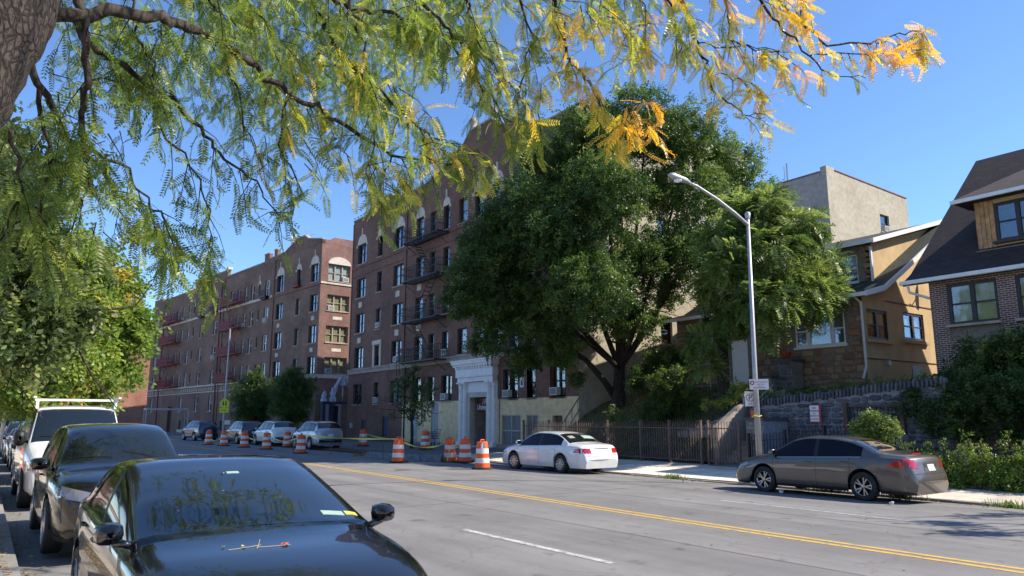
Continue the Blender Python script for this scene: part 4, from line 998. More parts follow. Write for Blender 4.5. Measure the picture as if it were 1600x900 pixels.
# dormer storey set in from the side
D1 = empty('dormer', (0, 0, 0), parent=H1)
dx1 = W1 - .45
dh = [(fx(18.3), fx(17.3), 7.75, 9.0)]
wall('dormer_wall', 'mortar', D1, .6, dx1, 7.2, 9.35, dh, y=1.9)
rubble(D1, 'rubble_tan', .6, dx1, lambda x: 9.33, lambda x: 7.6, 1.898, .34, .22, .05, [(dh[0][0] - .06, dh[0][1] + .06, dh[0][2] - .1, dh[0][3] + .06)], 120)
window(D1, dh[0][0], 7.75, 1.0, 1.25, 'white_trim', y=1.95, sill='white_trim', curtain=('curtain_white', .5))
b = MB(); b.prism([(1.9, 7.2), (1.9, 9.35), (8.0, 11.0), (8.0, 9.5), (5, 8)], 0, dx1 - .25, dx1); b.build('dormer_cheek', 'stucco', D1)
dr_ = slab(D1, 'dormer_roof', [(1.45, 9.42), (8.1, 11.3)], .12, .2, dx1 + .35, 'roof_dark')
b = MB(); b.prism([(1.4, 9.45), (8.1, 11.34), (8.1, 11.14), (1.4, 9.25)], 0, dx1 + .352, dx1 + .42); b.box(.2, dx1 + .35, 1.36, 1.44, 9.27, 9.44); b.build('fascia', 'white_trim', dr_)
solid('downpipe', 'white_trim', H1, [(dx1 - .0, dx1 + .08, 1.75, 1.85, 7.5, 9.2)])
b = MB(); b.tube([(W1 - .1, -.42, 6.75), (W1 + .05, -.15, 6.5), (W1 + .05, -.12, 3.9), (W1 - .02, -.3, 3.4)], .055, 8); b.build('downpipe', 'downpipe', H1)
b = MB(); b.lathe([(.02, 0), (.32, .05), (.45, .18)], (0, 0), 18, ax=0); b.tube([(0, 0, 0), (-.25, .2, -.25), (-.4, .5, -.35)], .03, 6); b.build('satellite_dish', 'portal_white', H1, smooth=True, loc=(W1 + .9, 5.6, 8.3), rz=PI * .75)
solid('foundation', 'stucco', H1, [(.3, W1 - .01, 11.7, 12.0, 2, 8.0), (0, .28, .02, 11.7, 2, 6.85)])
# entrance stair piers
st = empty('entrance_steps', (27.6, 22.6, 2.9), -PI / 2, 'red brick entrance steps with stone piers and slate caps before the house', 'steps')
for i, (x, y, z, w_, h) in enumerate(((1.9, 0, -.7, 1.0, 1.35), (2.75, .4, -.7, .9, 2.05))):
    pr = solid('pier', 'mortar', st, [(x, x + w_, y, y + .8, z, z + h)]); rubble(pr, 'rubble_blue' if i else 'rubble_pale', x, x + w_, lambda q, z=z, h=h: z + h - .02, lambda q, z=z: z, y - .002, .3, .2, .04, limit=60)
    solid('slate_cap', 'slate', pr, [(x - .08, x + w_ + .08, y - .1, y + .88, z + h + .002, z + h + .1)])
solid('flight', 'coping_red', st, [(-.6, 1.9, .1 + .28 * k, .38 + .28 * k, -.5, -.35 + .17 * k) for k in range(6)])
b = MB()
for k in range(12): x = -.5 + .2 * k; b.tube([(x, 1.8, .5), (x, 1.8, 1.4)], .012, 4)
b.tube([(-.5, 1.8, 1.4), (1.8, 1.8, 1.4)], .02, 5); b.build('railing', 'iron_black', st)
fp = MB(); fp.lathe([(0, 0), (.16, 0), (.22, .28), (.26, .3), (.26, .36), (.22, .36), (.2, .3), (0, .3)], (0, 0), 16)
tag(fp.build('flower_pot', 'terracotta', None, smooth=True, loc=(28.45, 19.5, 4.36)), 'terracotta flower pot on the slate cap of the entrance pier', 'flower pot')

# ------------------------------------------------------------------ brick house with the steep dark roof
H2 = empty('house', (27.5, 12.8, 0), -PI / 2, 'brick house with a steep dark shingle roof and wooden dormer at the right', 'house')
hx = lambda Y: 12.8 - Y
h2 = [(hx(12.2), hx(10.6), 5.05, 6.5), (hx(10.05), hx(8.3), 5.05, 6.5), (hx(7.5), hx(5.9), 5.05, 6.5)]
wall('wall', 'brick_house', H2, 0, 8.5, 2.2, 6.66, [(q[0], q[1], 4.5, 6.5) for q in h2])
for q in h2:
    window(H2, q[0], q[2], q[1] - q[0], q[3] - q[2], 'black_frame', y=.03, lights=2, sill='limestone_dark', curtain=('blind_tan', 1), fw=.1)
    solid('spandrel', 'mortar', H2, [(q[0], q[1], .03, .14, 4.5, 4.95)])
solid('side_wall', 'brick_house', H2, [(0, .3, .02, 10.2, 2.2, 6.6), (8.2, 8.5, .02, 10.2, 2.2, 6.6)])
p2_ = [(-.35, 6.72), (.35, 7.15), (7.0, 12.95), (10.4, 7.2)]  # unseen back slope shortened so sun reaches the ochre side wall
r2 = slab(H2, 'roof', p2_, .14, -.75, 9.2, 'roof_dark')
b = MB(); b.box(-.78, 9.2, -.50, -.36, 6.63, 6.76); b.tube([(-.8, -.44, 6.68), (9.2, -.44, 6.68)], .065, 8); b.build('gutter', 'white_trim', r2)
b = MB(); b.tube([(-.55, -.4, 6.6), (-.55, -.3, 6.35), (-.05, .1, 6.1)], .05, 7); b.build('downpipe', 'white_trim', H2)
b = MB(); b.prism([(.3, 6.9), (7.0, 12.7), (10.1, 7.3), (10.1, 6.5), (.3, 6.5)], 0, -.001, .25); b.build('gable', 'stucco', H2)
D2 = empty('dormer', (0, 0, 0), parent=H2)
ya = 1.1; x0d, x1d = hx(11.45), hx(6.6)
wh = (hx(10.85), hx(9.4), 7.95, 9.35)
wall('dormer_front', 'stucco', D2, x0d + .6, x1d, 7.6, 9.6, [wh, (hx(9.3), hx(7.9), 7.95, 9.35)], y=ya)
window(D2, wh[0], 7.95, 1.45, 1.4, 'black_frame', y=ya + .02, lights=2, sill='brown_frame', fw=.1); window(D2, hx(9.3), 7.95, 1.4, 1.4, 'black_frame', y=ya + .02, lights=2, sill='brown_frame', fw=.1)
for k in range(4): solid('plank', 'wood_old', D2, [(x0d + .01 + .15 * k, x0d + .145 + .15 * k, ya - .02 - .004 * (k % 2), ya + .1, 7.72, 9.5)])
for k in range(9): z = 7.75 + .2 * k; solid('plank', 'wood_old', D2, [(x0d - .02, x0d + .0, ya + .0, ya + 2.6, z, z + .19)])
solid('dormer_base', 'mortar', D2, [(x0d - .04, x1d, ya - .16, ya - .03, 7.4, 7.7)])
# hipped dormer roof: sunlit triangular hip meeting the main roof
b = MB(); zt = 9.62; X0, X1 = x0d - .5, x1d + .6; Y0 = ya - .55
ymain = lambda z: .35 + (z - 7.15) * 6.65 / 5.8
e1 = (X0, Y0, zt); e2 = (X1, Y0, zt); e3 = (X0, ymain(zt) + .02, zt + .05); t1 = (X0 + 3.2, ymain(12.6) + .05, 12.62); t2 = (X1 + 1.0, ymain(12.6) + .05, 12.62)
b.poly([e1, e2, t2, t1]); b.poly([e1, t1, e3]); b.poly([(e1[0], e1[1], zt - .14), e3[:2] + (zt - .1,), (X1, ymain(zt), zt - .1), (X1, Y0, zt - .14)])
b.quad(e1, (e1[0], e1[1], zt - .14), (e2[0], e2[1], zt - .14), e2); b.build('dormer_roof', 'roof_dark', D2)
solid('gutter', 'white_trim', D2, [(X0 - .05, X1, Y0 - .1, Y0 - .005, zt - .16, zt - .03), (X0 - .05, X0 - .005, Y0 - .005, Y0 + 1.4, zt - .16, zt - .03)])

# ------------------------------------------------------------------ retaining walls, stair, gates, fences
rw = empty('retaining_wall', (24.0, 18.2, 0), -PI / 2, 'dark bluestone retaining wall with pale mortar rising beside the driveway', 'wall')
tp = lambda x: 2.45 + .085 * x
rb = MB(); rb.prism([(0, 0), (7.2, 0), (7.2, tp(7.2)), (0, tp(0))], 1, 0, .25); rb.build('wall_core', 'mortar_blue', rw)
rubble(rw, 'rubble_blue', 0, 7.2, lambda x: tp(x) - .28, lambda x: .1, -.002, .36, .19, .06, limit=230)
for k in range(52):
    x = .05 + k * .138; o = place('coping_stone', random.choice(SM['rubble_blue']), rw, (x + .05, -.002, tp(x) - .1 + random.uniform(-.03, .05)), None, (.09, .1, .3))
rw2 = empty('retaining_wall', (24.3, 11.1, 0), -PI / 2, 'low brown rubble terrace wall under the ivy at the right', 'wall')
rb = MB(); rb.box(0, 30, 0, .3, 0, 2.74); rb.build('wall_core', 'mortar', rw2); rubble(rw2, 'rubble_tan', 0, 5, lambda x: 1.3, lambda x: .1, -.002, .4, .22, .06, limit=90)
rw3 = empty('retaining_wall', (22.4, 21.6, 0), -PI / 2, 'pale sunlit stone wall end at the left of the garden stair', 'wall')
t3 = lambda x: 1.35 + .42 * x * .8
rb = MB(); rb.prism([(0, 0), (2.9, 0), (2.9, 2.1), (1.2, 1.5), (0, 1.3)], 1, 1.3, 1.6); rb.build('wall_core', 'mortar', rw3)
rubble(rw3, 'rubble_pale', 0, 2.9, lambda x: 1.28 + (.68 * x / 2.9), lambda x: .2, 1.298, .42, .28, .08, limit=60)
rb = MB(); rb.prism([(0, 0), (0, 1.5), (1.4, 2.3), (4.3, 3.0), (4.3, 0)], 0, 2.9, 3.15); rb.build('stair_cheek', 'limestone_dark', rw3)
stair = empty('garden_stair', (22.4, 18.65, .14), -PI / 2, 'dark stone garden stair climbing between stone walls behind the iron gate', 'stair')
for k in range(12): solid('step', 'limestone_dark', stair, [(.02, 1.35, .15 + .3 * k, .45 + .3 * k, 0 + (.001 * k), .17 * (k + 1))])
b = MB(); b.tube([(.08, -.1, .95), (.08, .3, 1.05), (.08, 3.7, 3.05)], .03, 8)
for k in range(5): b.tube([(.08, .3 + .8 * k, .2 + .45 * k), (.08, .3 + .8 * k, 1.05 + .47 * k)], .018, 5)
b.build('handrail', 'galvanized', stair)
pier = empty('gate_pier', (22.5, 17.25, 0), -PI / 2, 'grey stone gate pier at the foot of the garden stair', 'pier')
solid('pier_core', 'mortar_blue', pier, [(0, .75, 0, 1.4, 0, 1.75)]); rubble(pier, 'rubble_pale', 0, .75, lambda x: 1.72, lambda x: .1, -.002, .3, .18, .05, limit=40)
solid('pier_cap', 'slate', pier, [(-.06, .81, -.1, 1.4, 1.752, 1.85)])
def iron_fence(x, ya, yb, h, label, z=.15, mat='iron_rust', step=.125, posts=2.1, cat='fence', name='iron_fence', zf=None):
    L = ya - yb; f = empty(name, (x, ya, 0), -PI / 2, label, cat); zf = zf or (lambda u: z)
    pk = MB(); pk.box(-.011, .011, -.011, .011, 0, h); pk.lathe([(.011, h), (.02, h + .03), (.0, h + .1)], (0, 0), 4); pm = pk.build('picket', mat, mesh_only=True)
    n = int(L / step)
    for k in range(n + 1): u = k * L / n; place('picket', pm, f, (u, 0, zf(u) + .03))
    r = MB()
    for hh in (.12, h - .15):
        r.prism([(0, zf(0) + hh), (L, zf(L) + hh), (L, zf(L) + hh + .035), (0, zf(0) + hh + .035)], 1, -.018, .018)
    r.build('rail', mat, f)
    m = max(1, round(L / posts)); pp = MB(); pp.box(-.035, .035, -.04, .04, -.05, h + .12); pp.box(-.045, .045, -.05, .05, h + .121, h + .16); ppm = pp.build('post', mat, mesh_only=True)
    for k in range(m + 1): u = k * L / m; place('post', ppm, f, (u, 0, zf(u)))
    return f
iron_fence(22.2, 30.4, 22.2, 1.45, 'rusty iron picket fence in front of the big tree')
iron_fence(22.05, 22.1, 18.95, 1.45, 'rusty iron picket fence panel beside the garden stair gate')
iron_fence(22.15, 18.7, 17.3, 1.45, 'closed rusty iron gate at the foot of the garden stair', posts=1.4, cat='gate', name='iron_gate')
iron_fence(22.3, 17.0, 12.6, 1.0, 'black iron railing climbing along the driveway', mat='iron_black', posts=1.5, zf=lambda u: .15 + .30 * u * .32)
iron_fence(21.2, 12.2, 3.0, 1.0, 'low black picket fence behind the roadside plants', mat='iron_black', posts=2.2)
gate = empty('driveway_gate', (23.9, 14.3, 1.0), -PI / 2, 'brown painted metal gate at the top of the driveway', 'gate')
solid('post', 'wood_brown', gate, [(0, .14, -.05, .1, -.5, 1.35)]); solid('post', 'wood_brown', gate, [(1.9, 2.04, -.05, .1, -.5, 1.35)]); solid('frame', 'wood_brown', gate, [(.14, 1.9, 0, .06, 1.2, 1.27), (.14, 1.9, 0, .06, .1, .17)])
for k in range(13): solid('bar', 'iron_black', gate, [(.2 + .13 * k, .225 + .13 * k, .02, .045, .17, 1.2)])
b = MB(); b.tube([(23.0, 28.9, 1.0), (24.6, 28.9, 2.9)], .03, 6); b.tube([(23.3, 28.9, .7), (24.6, 28.9, 2.3)], .025, 6)
for k in range(4): b.tube([(23.3 + .4 * k, 28.9, .5 + .47 * k), (23.3 + .4 * k, 28.9, 1.4 + .47 * k)], .02, 5)
tag(b.build('stair_rail', 'iron_rust'), 'rusty sloping stair rail against the beige side wall', 'railing')
b = MB()
for z in (3.0, 3.4, 3.8): b.tube([(28.6, 28.2, z), (28.6, 23.8, z)], .025, 6)
for k in range(4): b.tube([(28.6, 28.2 - 1.45 * k, 2.6), (28.6, 28.2 - 1.45 * k, 3.8)], .03, 6)
tag(b.build('pipe_railing', 'galvanized'), 'pale pipe railing on the bank behind the big tree', 'railing')
def sign(name, label, cat, loc, rz, w_, h, lines, back='sign_white', post=None, frame=None):
    o = empty(name, loc, rz, label, cat)
    if frame: solid('backing', frame, o, [(-w_ / 2 - .02, w_ / 2 + .07, .006, .02, -.03, h + .02)])
    p = solid('panel', back, o, [(-w_ / 2, w_ / 2, 0, .005, 0, h)])
    for (t, s, x, z, m) in lines: text(p, t, s, (x, -.003, z), (PI / 2, 0, 0), m)
    if post: b = MB(); b.tube([(post, .035, -loc[2] + .1), (post, .035, h + .05)], .028, 8); b.build('post', 'galvanized', o)
    return o
sign('warning_sign', 'white notice with red backing on the driveway railing', 'sign', (23.75, 15.3, 1.72), -PI / 2, .34, .55, [('NO', .1, 0, .46, 'ink_black'), ('PARKING', .09, 0, .36, 'ink_black'), ('IN', .07, 0, .27, 'ink_black'), ('DRIVEWAY', .075, 0, .19, 'ink_red'), ('24 HOURS', .07, 0, .08, 'ink_red')], frame='ink_red')
sign('warning_sign', 'small square red sign on the bluestone wall beside the lamp post', 'sign', (23.7, 17.75, 1.78), -PI / 2, .32, .34, [], back='barrel_orange', frame='ink_red')
gl = empty('garden_lamp', (24.6, 18.9, 2.4), 0, 'small white garden lamp above the stair', 'lamp'); b = MB(); b.tube([(0, 0, 0), (0, 0, .3)], .03, 8); b.build('stem', 'white_trim', gl); b = MB(); b.box(-.16, .16, -.16, .16, .3, .42); b.build('head', 'white_trim', gl)

# ------------------------------------------------------------------ street lamp with parking signs
LP = empty('street_lamp', (18.8, 14.0, .08), 0, 'tall tapered steel street lamp with a curved arm behind the grey sedan', 'street lamp')
b = MB(); b.lathe([(.17, 0), (.17, .5), (.125, .6), (.12, .62)], (0, 0), 12); b.build('base', 'galvanized', LP, smooth=True)
b = MB(); limb(b, [(0, 0, .6), (.02, 0, 3), (.1, 0, 7.6)], .088, .05, 12); b.lathe([(.065, 7.55), (.09, 7.7), (.05, 7.75), (0, 7.76)], (.1, 0), 12); b.build('pole', 'galvanized', LP, smooth=True)
arm = [(.08, 0, 7.35), (-.5, 0, 7.62), (-1.3, 0, 7.92), (-2.1, 0, 8.14), (-2.55, 0, 8.2)]
b = MB(); b.tube(arm, [.055, .05, .045, .04, .038], 8); b.build('arm', 'galvanized', LP, smooth=True)
b = MB(); b.tube([(-2.4, 0, 8.19), (-2.6, 0, 8.22), (-3.1, 0, 8.26), (-3.25, 0, 8.26)], [.04, .085, .095, .04], 10); lu = b.build('lamp_head', 'galvanized', LP, smooth=True)
b = MB(); b.lathe([(.02, 8.10), (.11, 8.13), (.115, 8.17)], (-2.9, 0), 12); b.build('lens', 'lens', lu, smooth=True)
b = MB()
for k in range(6): a0 = k * PI / 3; b.tube([(.126 * math.cos(a0), .126 * math.sin(a0), 1.72 + .03 * (k % 2)), (.126 * math.cos(a0 + PI / 3), .126 * math.sin(a0 + PI / 3), 1.75 - .03 * (k % 2))], .014, 5)
b.build('tape_band', 'tape_yellow', LP)
LP.scale = (1.044,) * 3
sg = sign('parking_sign', 'white and red rectangular parking regulation sign on the lamp post', 'sign', (18.66, 13.76, 2.66), -YAW - .35, .54, .31, [('NO STANDING', .05, .06, .22, 'ink_red'), ('ANYTIME', .05, .04, .15, 'ink_red'), ('BUS 12', .035, .04, .1, 'navy_paint')])
solid('arrow', 'ink_red', sg, [(-.17, .17, -.003, -.001, .04, .06)])
b = MB(); b.lathe([(.035, -.004), (.065, -.004), (.065, 0), (.035, 0)], (0, 0), 16, ax=1)
b.build('no_symbol', 'ink_red', sg, loc=(-.19, -.001, .2))
sg2 = sign('parking_sign', 'narrow white no parking sign half hidden behind the lamp post', 'sign', (18.74, 14.16, 2.18), -YAW - .1, .31, .44, [('P', .22, 0, .25, 'ink_black'), ('8AM', .06, 0, .07, 'ink_red')])
b = MB(); b.lathe([(.10, -.004), (.12, -.004), (.12, 0), (.10, 0)], (0, 0), 20, ax=1); b.build('no_symbol', 'ink_red', sg2, loc=(0, -.002, .26))
# school crossing sign by the long block
sp = empty('school_sign', (16.9, 66.5, .05), -.35, 'yellow green school crossing sign on a tall pole before the long block', 'sign')
b = MB(); b.tube([(0, 0, 0), (.05, 0, 9.5)], [.09, .06], 8); b.build('pole', 'galvanized', sp)
b = MB(); b.prism([(-.38, 2.75), (.38, 2.75), (.38, 3.2), (0, 3.6), (-.38, 3.2)], 1, -.12, -.1); b.box(-.38, .38, -.12, -.1, 2.3, 2.7); pn = b.build('panel', 'sign_yellow', sp)
b = MB()
for x in (-.1, .12): b.box(x - .05, x + .05, -.13, -.12, 2.9, 3.2); b.lathe([(0, -.13), (.04, -.13), (.04, -.12)], (x, 3.27), 8, ax=1)
b.box(-.22, .15, -.13, -.12, 2.48, 2.52); b.build('figures', 'ink_black', pn)
solid('small_panel', 'sign_white', sp, [(.1, .55, -.12, -.1, 1.3, 1.65)])
# pole near the left pavement
sp2 = empty('sign_pole', (.35, 21.5, .14), 0, 'slim white leaning sign pole at the left kerb', 'pole')
b = MB(); b.tube([(0, 0, 0), (.22, 0, 3.4)], .045, 8); b.build('pole', 'white_trim', sp2, smooth=True); solid('panel', 'sign_white', sp2, [(.05, .4, -.06, -.05, 2.7, 3.2)])
# planter box style shopping cart by the portal
ct = empty('shopping_cart', (24.0, 42.8, .145), .4, 'empty wire shopping cart parked on the pavement left of the portal', 'cart')
b = MB()
def rect(z, x0, x1, y0, y1): b.tube([(x0, y0, z), (x1, y0, z), (x1, y1, z), (x0, y1, z), (x0, y0, z)], .012, 4)
for t in (0, .25, .5, .75, 1): rect(.42 + .42 * t, -.42 - .08 * t, .38 + .1 * t, -.2 - .07 * t, .2 + .07 * t)
for k in range(9): x = -.42 + .1 * k; b.tube([(x, -.2, .42), (x * 1.15, -.27, .84)], .006, 4); b.tube([(x, .2, .42), (x * 1.15, .27, .84)], .006, 4)
b.build('basket', 'iron_black', ct)
b = MB(); b.tube([(.4, -.2, .45), (.45, -.2, .15), (-.4, -.16, .15)], .015, 5); b.tube([(.4, .2, .45), (.45, .2, .15), (-.4, .16, .15)], .015, 5); b.tube([(.4, -.24, .84), (.6, -.24, 1.0), (.6, .24, 1.0), (.4, .24, .84)], .015, 5); b.build('frame', 'iron_black', ct)
for (x, y) in ((.4, -.2), (.4, .2), (-.38, -.16), (-.38, .16)): b = MB(); b.lathe([(0, y - .015), (.06, y - .015), (.06, y + .015), (0, y + .015)], (x, .06), 12, ax=1); b.build('wheel', 'rubber', ct)
# white discarded tabletop among the plants
tag(solid('discarded_table', 'curtain_white', None, [(21.3, 21.36, 8.7, 9.9, .42, .92)]), 'white discarded table top leaning in the roadside plants', 'table')

# ================================================================== VEHICLES
def pchip(pts):
    xs = [p[0] for p in pts]; ys = [p[1] for p in pts]; n = len(xs); d = [(ys[i + 1] - ys[i]) / (xs[i + 1] - xs[i]) for i in range(n - 1)]
    m = [d[0]] + [0 if d[i - 1] * d[i] <= 0 else 2 * d[i - 1] * d[i] / (d[i - 1] + d[i]) for i in range(1, n - 1)] + [d[-1]]
    def f(x):
        if x <= xs[0]: return ys[0]
        if x >= xs[-1]: return ys[-1]
        i = max(k for k in range(n - 1) if xs[k] <= x); h = xs[i + 1] - xs[i]; t = (x - xs[i]) / h
        return (2 * t ** 3 - 3 * t * t + 1) * ys[i] + (t ** 3 - 2 * t * t + t) * h * m[i] + (-2 * t ** 3 + 3 * t * t) * ys[i + 1] + (t ** 3 - t * t) * h * m[i + 1]
    return f
WHEELS = {}
def wheel_parts(r, wd, style):
    key = (r, wd, style)
    if key in WHEELS: return WHEELS[key]
    b = MB(); rr = r * .66
    b.lathe([(rr, -wd / 2), (rr + .01, -wd / 2 - .005), (r * .93, -wd / 2), (r, -wd / 2 + .03), (r, wd / 2 - .03), (r * .93, wd / 2), (rr, wd / 2), (rr, -wd / 2)], (0, 0), 36, ax=0)
    ty = b.build('tyre', 'rubber', mesh_only=True, smooth=True, flip=True)
    c = MB(); c.lathe([(rr * 1.0, wd / 2 - .002), (rr * .97, wd / 2 + .008), (rr * .92, wd / 2 - .005), (rr * .88, wd / 2 - .04)], (0, 0), 36, ax=0)
    c.lathe([(rr * .88, wd / 2 - .09), (0, wd / 2 - .09)], (0, 0), 36, ax=0, m=None)
    for i in range(len(c.m) - 36, len(c.m)): c.m[i] = 1
    n = {'alloy5': 5, 'cover': 10, 'alloy10': 10}[style]
    for k in range(n):
        for s in ((-.16, .16) if style == 'alloy5' else (0,)):
            a = 2 * PI * k / n; a2 = a + s * 1.3; w0, w1 = (.010, .015) if style != 'cover' else (.012, .028)
            u = Vector((0, math.cos(a), math.sin(a))); e = Vector((0, math.cos(a2), math.sin(a2))); v = Vector((0, -math.sin(a), math.cos(a)))
            p0 = u * rr * .15; p1 = e * rr * .93; xo = wd / 2 - .012
            q = [p0 + v * w0 * 1.1, p0 - v * w0 * 1.1, p1 - v * w1, p1 + v * w1]; f = [(xo + (.0 if i < 2 else .004), z.y, z.z) for i, z in enumerate(q)]; g = [(xo - .03, z.y, z.z) for z in q]
            c.quad(*f); 
            for i in range(4): j = (i + 1) % 4; c.quad(f[i], g[i], g[j], f[j])
    c.lathe([(rr * .24, wd / 2 - .03), (rr * .22, wd / 2 - .002), (rr * .12, wd / 2 + .004), (0, wd / 2 + .004)], (0, 0), 16, ax=0)
    ri = c.build('rim', ['alloy', 'under_black'], mesh_only=True, flip=False)
    WHEELS[key] = (ty, ri); return WHEELS[key]
def lerp(a, b, t): return a + (b - a) * t
def make_car(name, spec, loc, rz, label, cat, paint, group=None, quality=1):
    L, W, zb = spec['L'], spec['W'], spec['zb']; top = pchip(spec['top']); belt = pchip(spec['belt']); plan = pchip(spec['plan'])
    cowl, head, rhead, deck = spec['cowl'], spec['head'], spec['rhead'], spec['deck']; wr = spec['wr']; ys_w = spec['wheels']
    root = empty(name, loc, rz, label, cat, group)
    st = set()
    k = -L / 2
    step = .09 if quality else .16
    while k < L / 2: st.add(round(k, 3)); k += step
    for e in (0, .008, .025, .05, .08, .12, .17, .23): st.add(round(L / 2 - e, 3)); st.add(round(-L / 2 + e, 3))
    for q in (cowl, head, rhead, deck, *spec['pillars_flat'], *spec['seams']): st.add(round(q, 3))
    for q in spec['seams']: st.add(round(q + .010, 3))
    for wy in ys_w:
        for a in range(13): st.add(round(wy + (wr + .055) * math.cos(PI * a / 12), 3))
    st = sorted(st); s2 = [st[0]]
    must = {round(q, 3) for q in (cowl, head, rhead, deck, *spec['pillars_flat'], *spec['seams'], *[q + .010 for q in spec['seams']])}
    for q in st[1:]:
        if q - s2[-1] > .006 or q in must: s2.append(q)
    st = s2
    tumb = spec.get('tumb', .42)
    def ring(y):
        T = top(y); Bt = min(belt(y), T - .035); hw = W / 2 * plan(y); zs = zb + spec.get('rise', 0) * max(0, abs(y) - L / 2 + .5)
        for wy in ys_w:
            d = abs(y - wy); ra = wr + .055
            if d < ra: zs = max(zs, wr + math.sqrt(ra * ra - d * d))
        zs = min(zs, Bt - .1); G = T - Bt; RW = hw * .925 - tumb * G; crown_ = .04 + .035 * min(1, G / .4); Te = max(T - crown_, Bt + .02)
        if G < .12: Te = lerp(Bt + .012, Te, .3)
        mid = spec.get('mid', .62)
        P = [(hw * .945, zs), (hw * .98, max(zs + .01, lerp(zs, Bt, .10))), (hw * 1.0, max(zs + .02, min(.42, Bt * .5))), (hw * 1.0, max(zs + .03, min(mid, Bt * .72))), (hw * .995, max(zs + .04, min(mid + .13, Bt * .86))), (hw * .975, max(zs + .05, Bt - .04)), (hw * .945, max(zs + .055, Bt - .005))]
        ix, iz = hw * .925, Bt + .006
        P.append((ix, iz))
        for t in (.34, .68, 1.0): P.append((lerp(ix, RW, t) + .018 * math.sin(PI * t) * min(1, G * 2), lerp(iz, Te, t)))
        P += [(RW * .965, lerp(Te, T, .38)), (RW * .86, lerp(Te, T, .66)), (RW * .6, lerp(Te, T, .88)), (RW * .3, lerp(Te, T, .97)), (0, T)]
        bow = lerp(-spec.get('bowr', .10), spec.get('bowf', .16), (y + L / 2) / L)
        tt = max(0, 1 - (y + L / 2) / .5); out = []
        for x, z in P:
            q_ = max(0, min(1, (spec.get('bump', .64) + .16 - z) / .22)); bb = .065 * tt * q_ * q_ * (3 - 2 * q_) * (1 if z > .40 else .55 + .45 * max(0, (z - .2) / .2)) * spec.get('bulge', 1) if y < 0 else 0
            tk = .03 * tt * max(0, (.36 - z) / .16) if y < 0 else -.08 * max(0, 1 - (L / 2 - y) / .3) * max(0, (.40 - z) / .2)
            out.append((x, y + bow * (1 - (x / (W / 2)) ** 2) - bb + tk, z))
        return out
    rings = [ring(y) for y in st]; nr = len(rings[0]); full = [[(-x, y, z) for x, y, z in r] + [p for p in reversed(r[:-1])] for r in rings]; nf = len(full[0])
    verts = [p for r in full for p in r]; faces = []; cls = []
    def mirror(j): return j if j < nr - 1 else nf - 2 - j
    sg0, sg1 = spec['side_glass']; rq = spec.get('rear_glass', (deck, rhead))
    for i in range(len(st) - 1):
        ya, yb = st[i], st[i + 1]; ym = (ya + yb) / 2
        for j in range(nf - 1):
            a = i * nf + j; f = (a, a + nf, a + nf + 1, a + 1); m = mirror(j); c = 'body'
            if m >= 11 and cowl > ym > head: c = 'windshield'
            elif m >= 11 and rq[0] < ym < rq[1]: c = 'rear_window'
            elif 7 <= m <= 9 and sg0 < ym < sg1:
                c = 'side_window'
                for pa, pb in spec['pillars']:
                    if pa < ym < pb: c = 'pillar'
            elif 1 <= m <= 5:
                for q in spec['seams']:
                    if q < ym < q + .010: c = 'seam'
            elif m == 0: c = 'sill'
            faces.append(f); cls.append(c)
    # normals of the whole shell so that glass and paint meet smoothly
    me = bpy.data.meshes.new('shell'); e0 = list(range(nf)); e1 = [(len(st) - 1) * nf + j for j in range(nf)]
    me.from_pydata(verts, [], faces); me.update(); vn = [tuple(v.normal) for v in me.vertices]
    bvh = BVHTree.FromPolygons(verts, faces + [tuple(reversed(e0)), tuple(e1)]); bpy.data.meshes.remove(me)
    # orientation
    cx = sum((1 if (Vector(vn[k]).dot(Vector((verts[k][0], 0, verts[k][2] - .7))) > 0) else -1) for k in range(0, len(verts), 7)); sgn = 1 if cx > 0 else -1
    def sub(nm, cset, mats, parent):
        fs = [(f, c) for f, c in zip(faces, cls) if c in cset]
        if not fs: return None
        mp = {}; V = []; Fc = []; 
        for f, c in fs:
            q = []
            for k2 in f:
                if k2 not in mp: mp[k2] = len(V); V.append(verts[k2])
                q.append(mp[k2])
            Fc.append(tuple(q) if sgn > 0 else tuple(reversed(q)))
        extra = []
        if nm == 'body':
            for e in (list(reversed(e0)), e1):
                b0 = len(V); V += [verts[k2] for k2 in e]; extra.append(tuple(range(b0, b0 + nf)))
        m2 = bpy.data.meshes.new(nm); m2.from_pydata(V, [], Fc + extra)
        for mt in mats: m2.materials.append(M[mt])
        idx = [cset.index(c) for _, c in fs] + [0] * len(extra); m2.polygons.foreach_set('material_index', idx); m2.polygons.foreach_set('use_smooth', [True] * len(Fc) + [False] * len(extra)); m2.update()
        inv = {v: k2 for k2, v in mp.items()}; nn = [tuple(sgn * q for q in vn[inv[k2]]) if k2 in inv else (0, 0, 0) for k2 in range(len(V))]
        try: m2.normals_split_custom_set_from_vertices(nn)
        except Exception: pass
        box_uv(m2); return place(nm, m2, parent)
    body = sub('body', ['body', 'seam', 'sill', 'pillar'], [paint, 'under_black', spec.get('sill', paint), 'car_trim'], root)
    ws = sub('windshield', ['windshield'], ['car_glass'], root); rwi = sub('rear_window', ['rear_window'], ['car_glass'], root); 
    half = [('side_window' if (f[0] % nf) < nf // 2 else 'side_window_r') if c == 'side_window' else c for f, c in zip(faces, cls)]; cls[:] = half
    for c_ in ('side_window', 'side_window_r'):
        ys_ = sorted({round(y_, 3) for y_ in spec['pillars_flat']})
        sub('side_window', [c_], ['car_glass' if quality == 2 else 'tint_glass'], root)
    # underbody, wheel wells
    b = MB(); b.box(-W * .42, W * .42, -L / 2 + .25, L / 2 - .3, zb + .02, zb + .12); b.box(-W * .36, W * .36, ys_w[0] - .5, ys_w[1] + .5, zb + .1, min(.62, top(0) * .45))
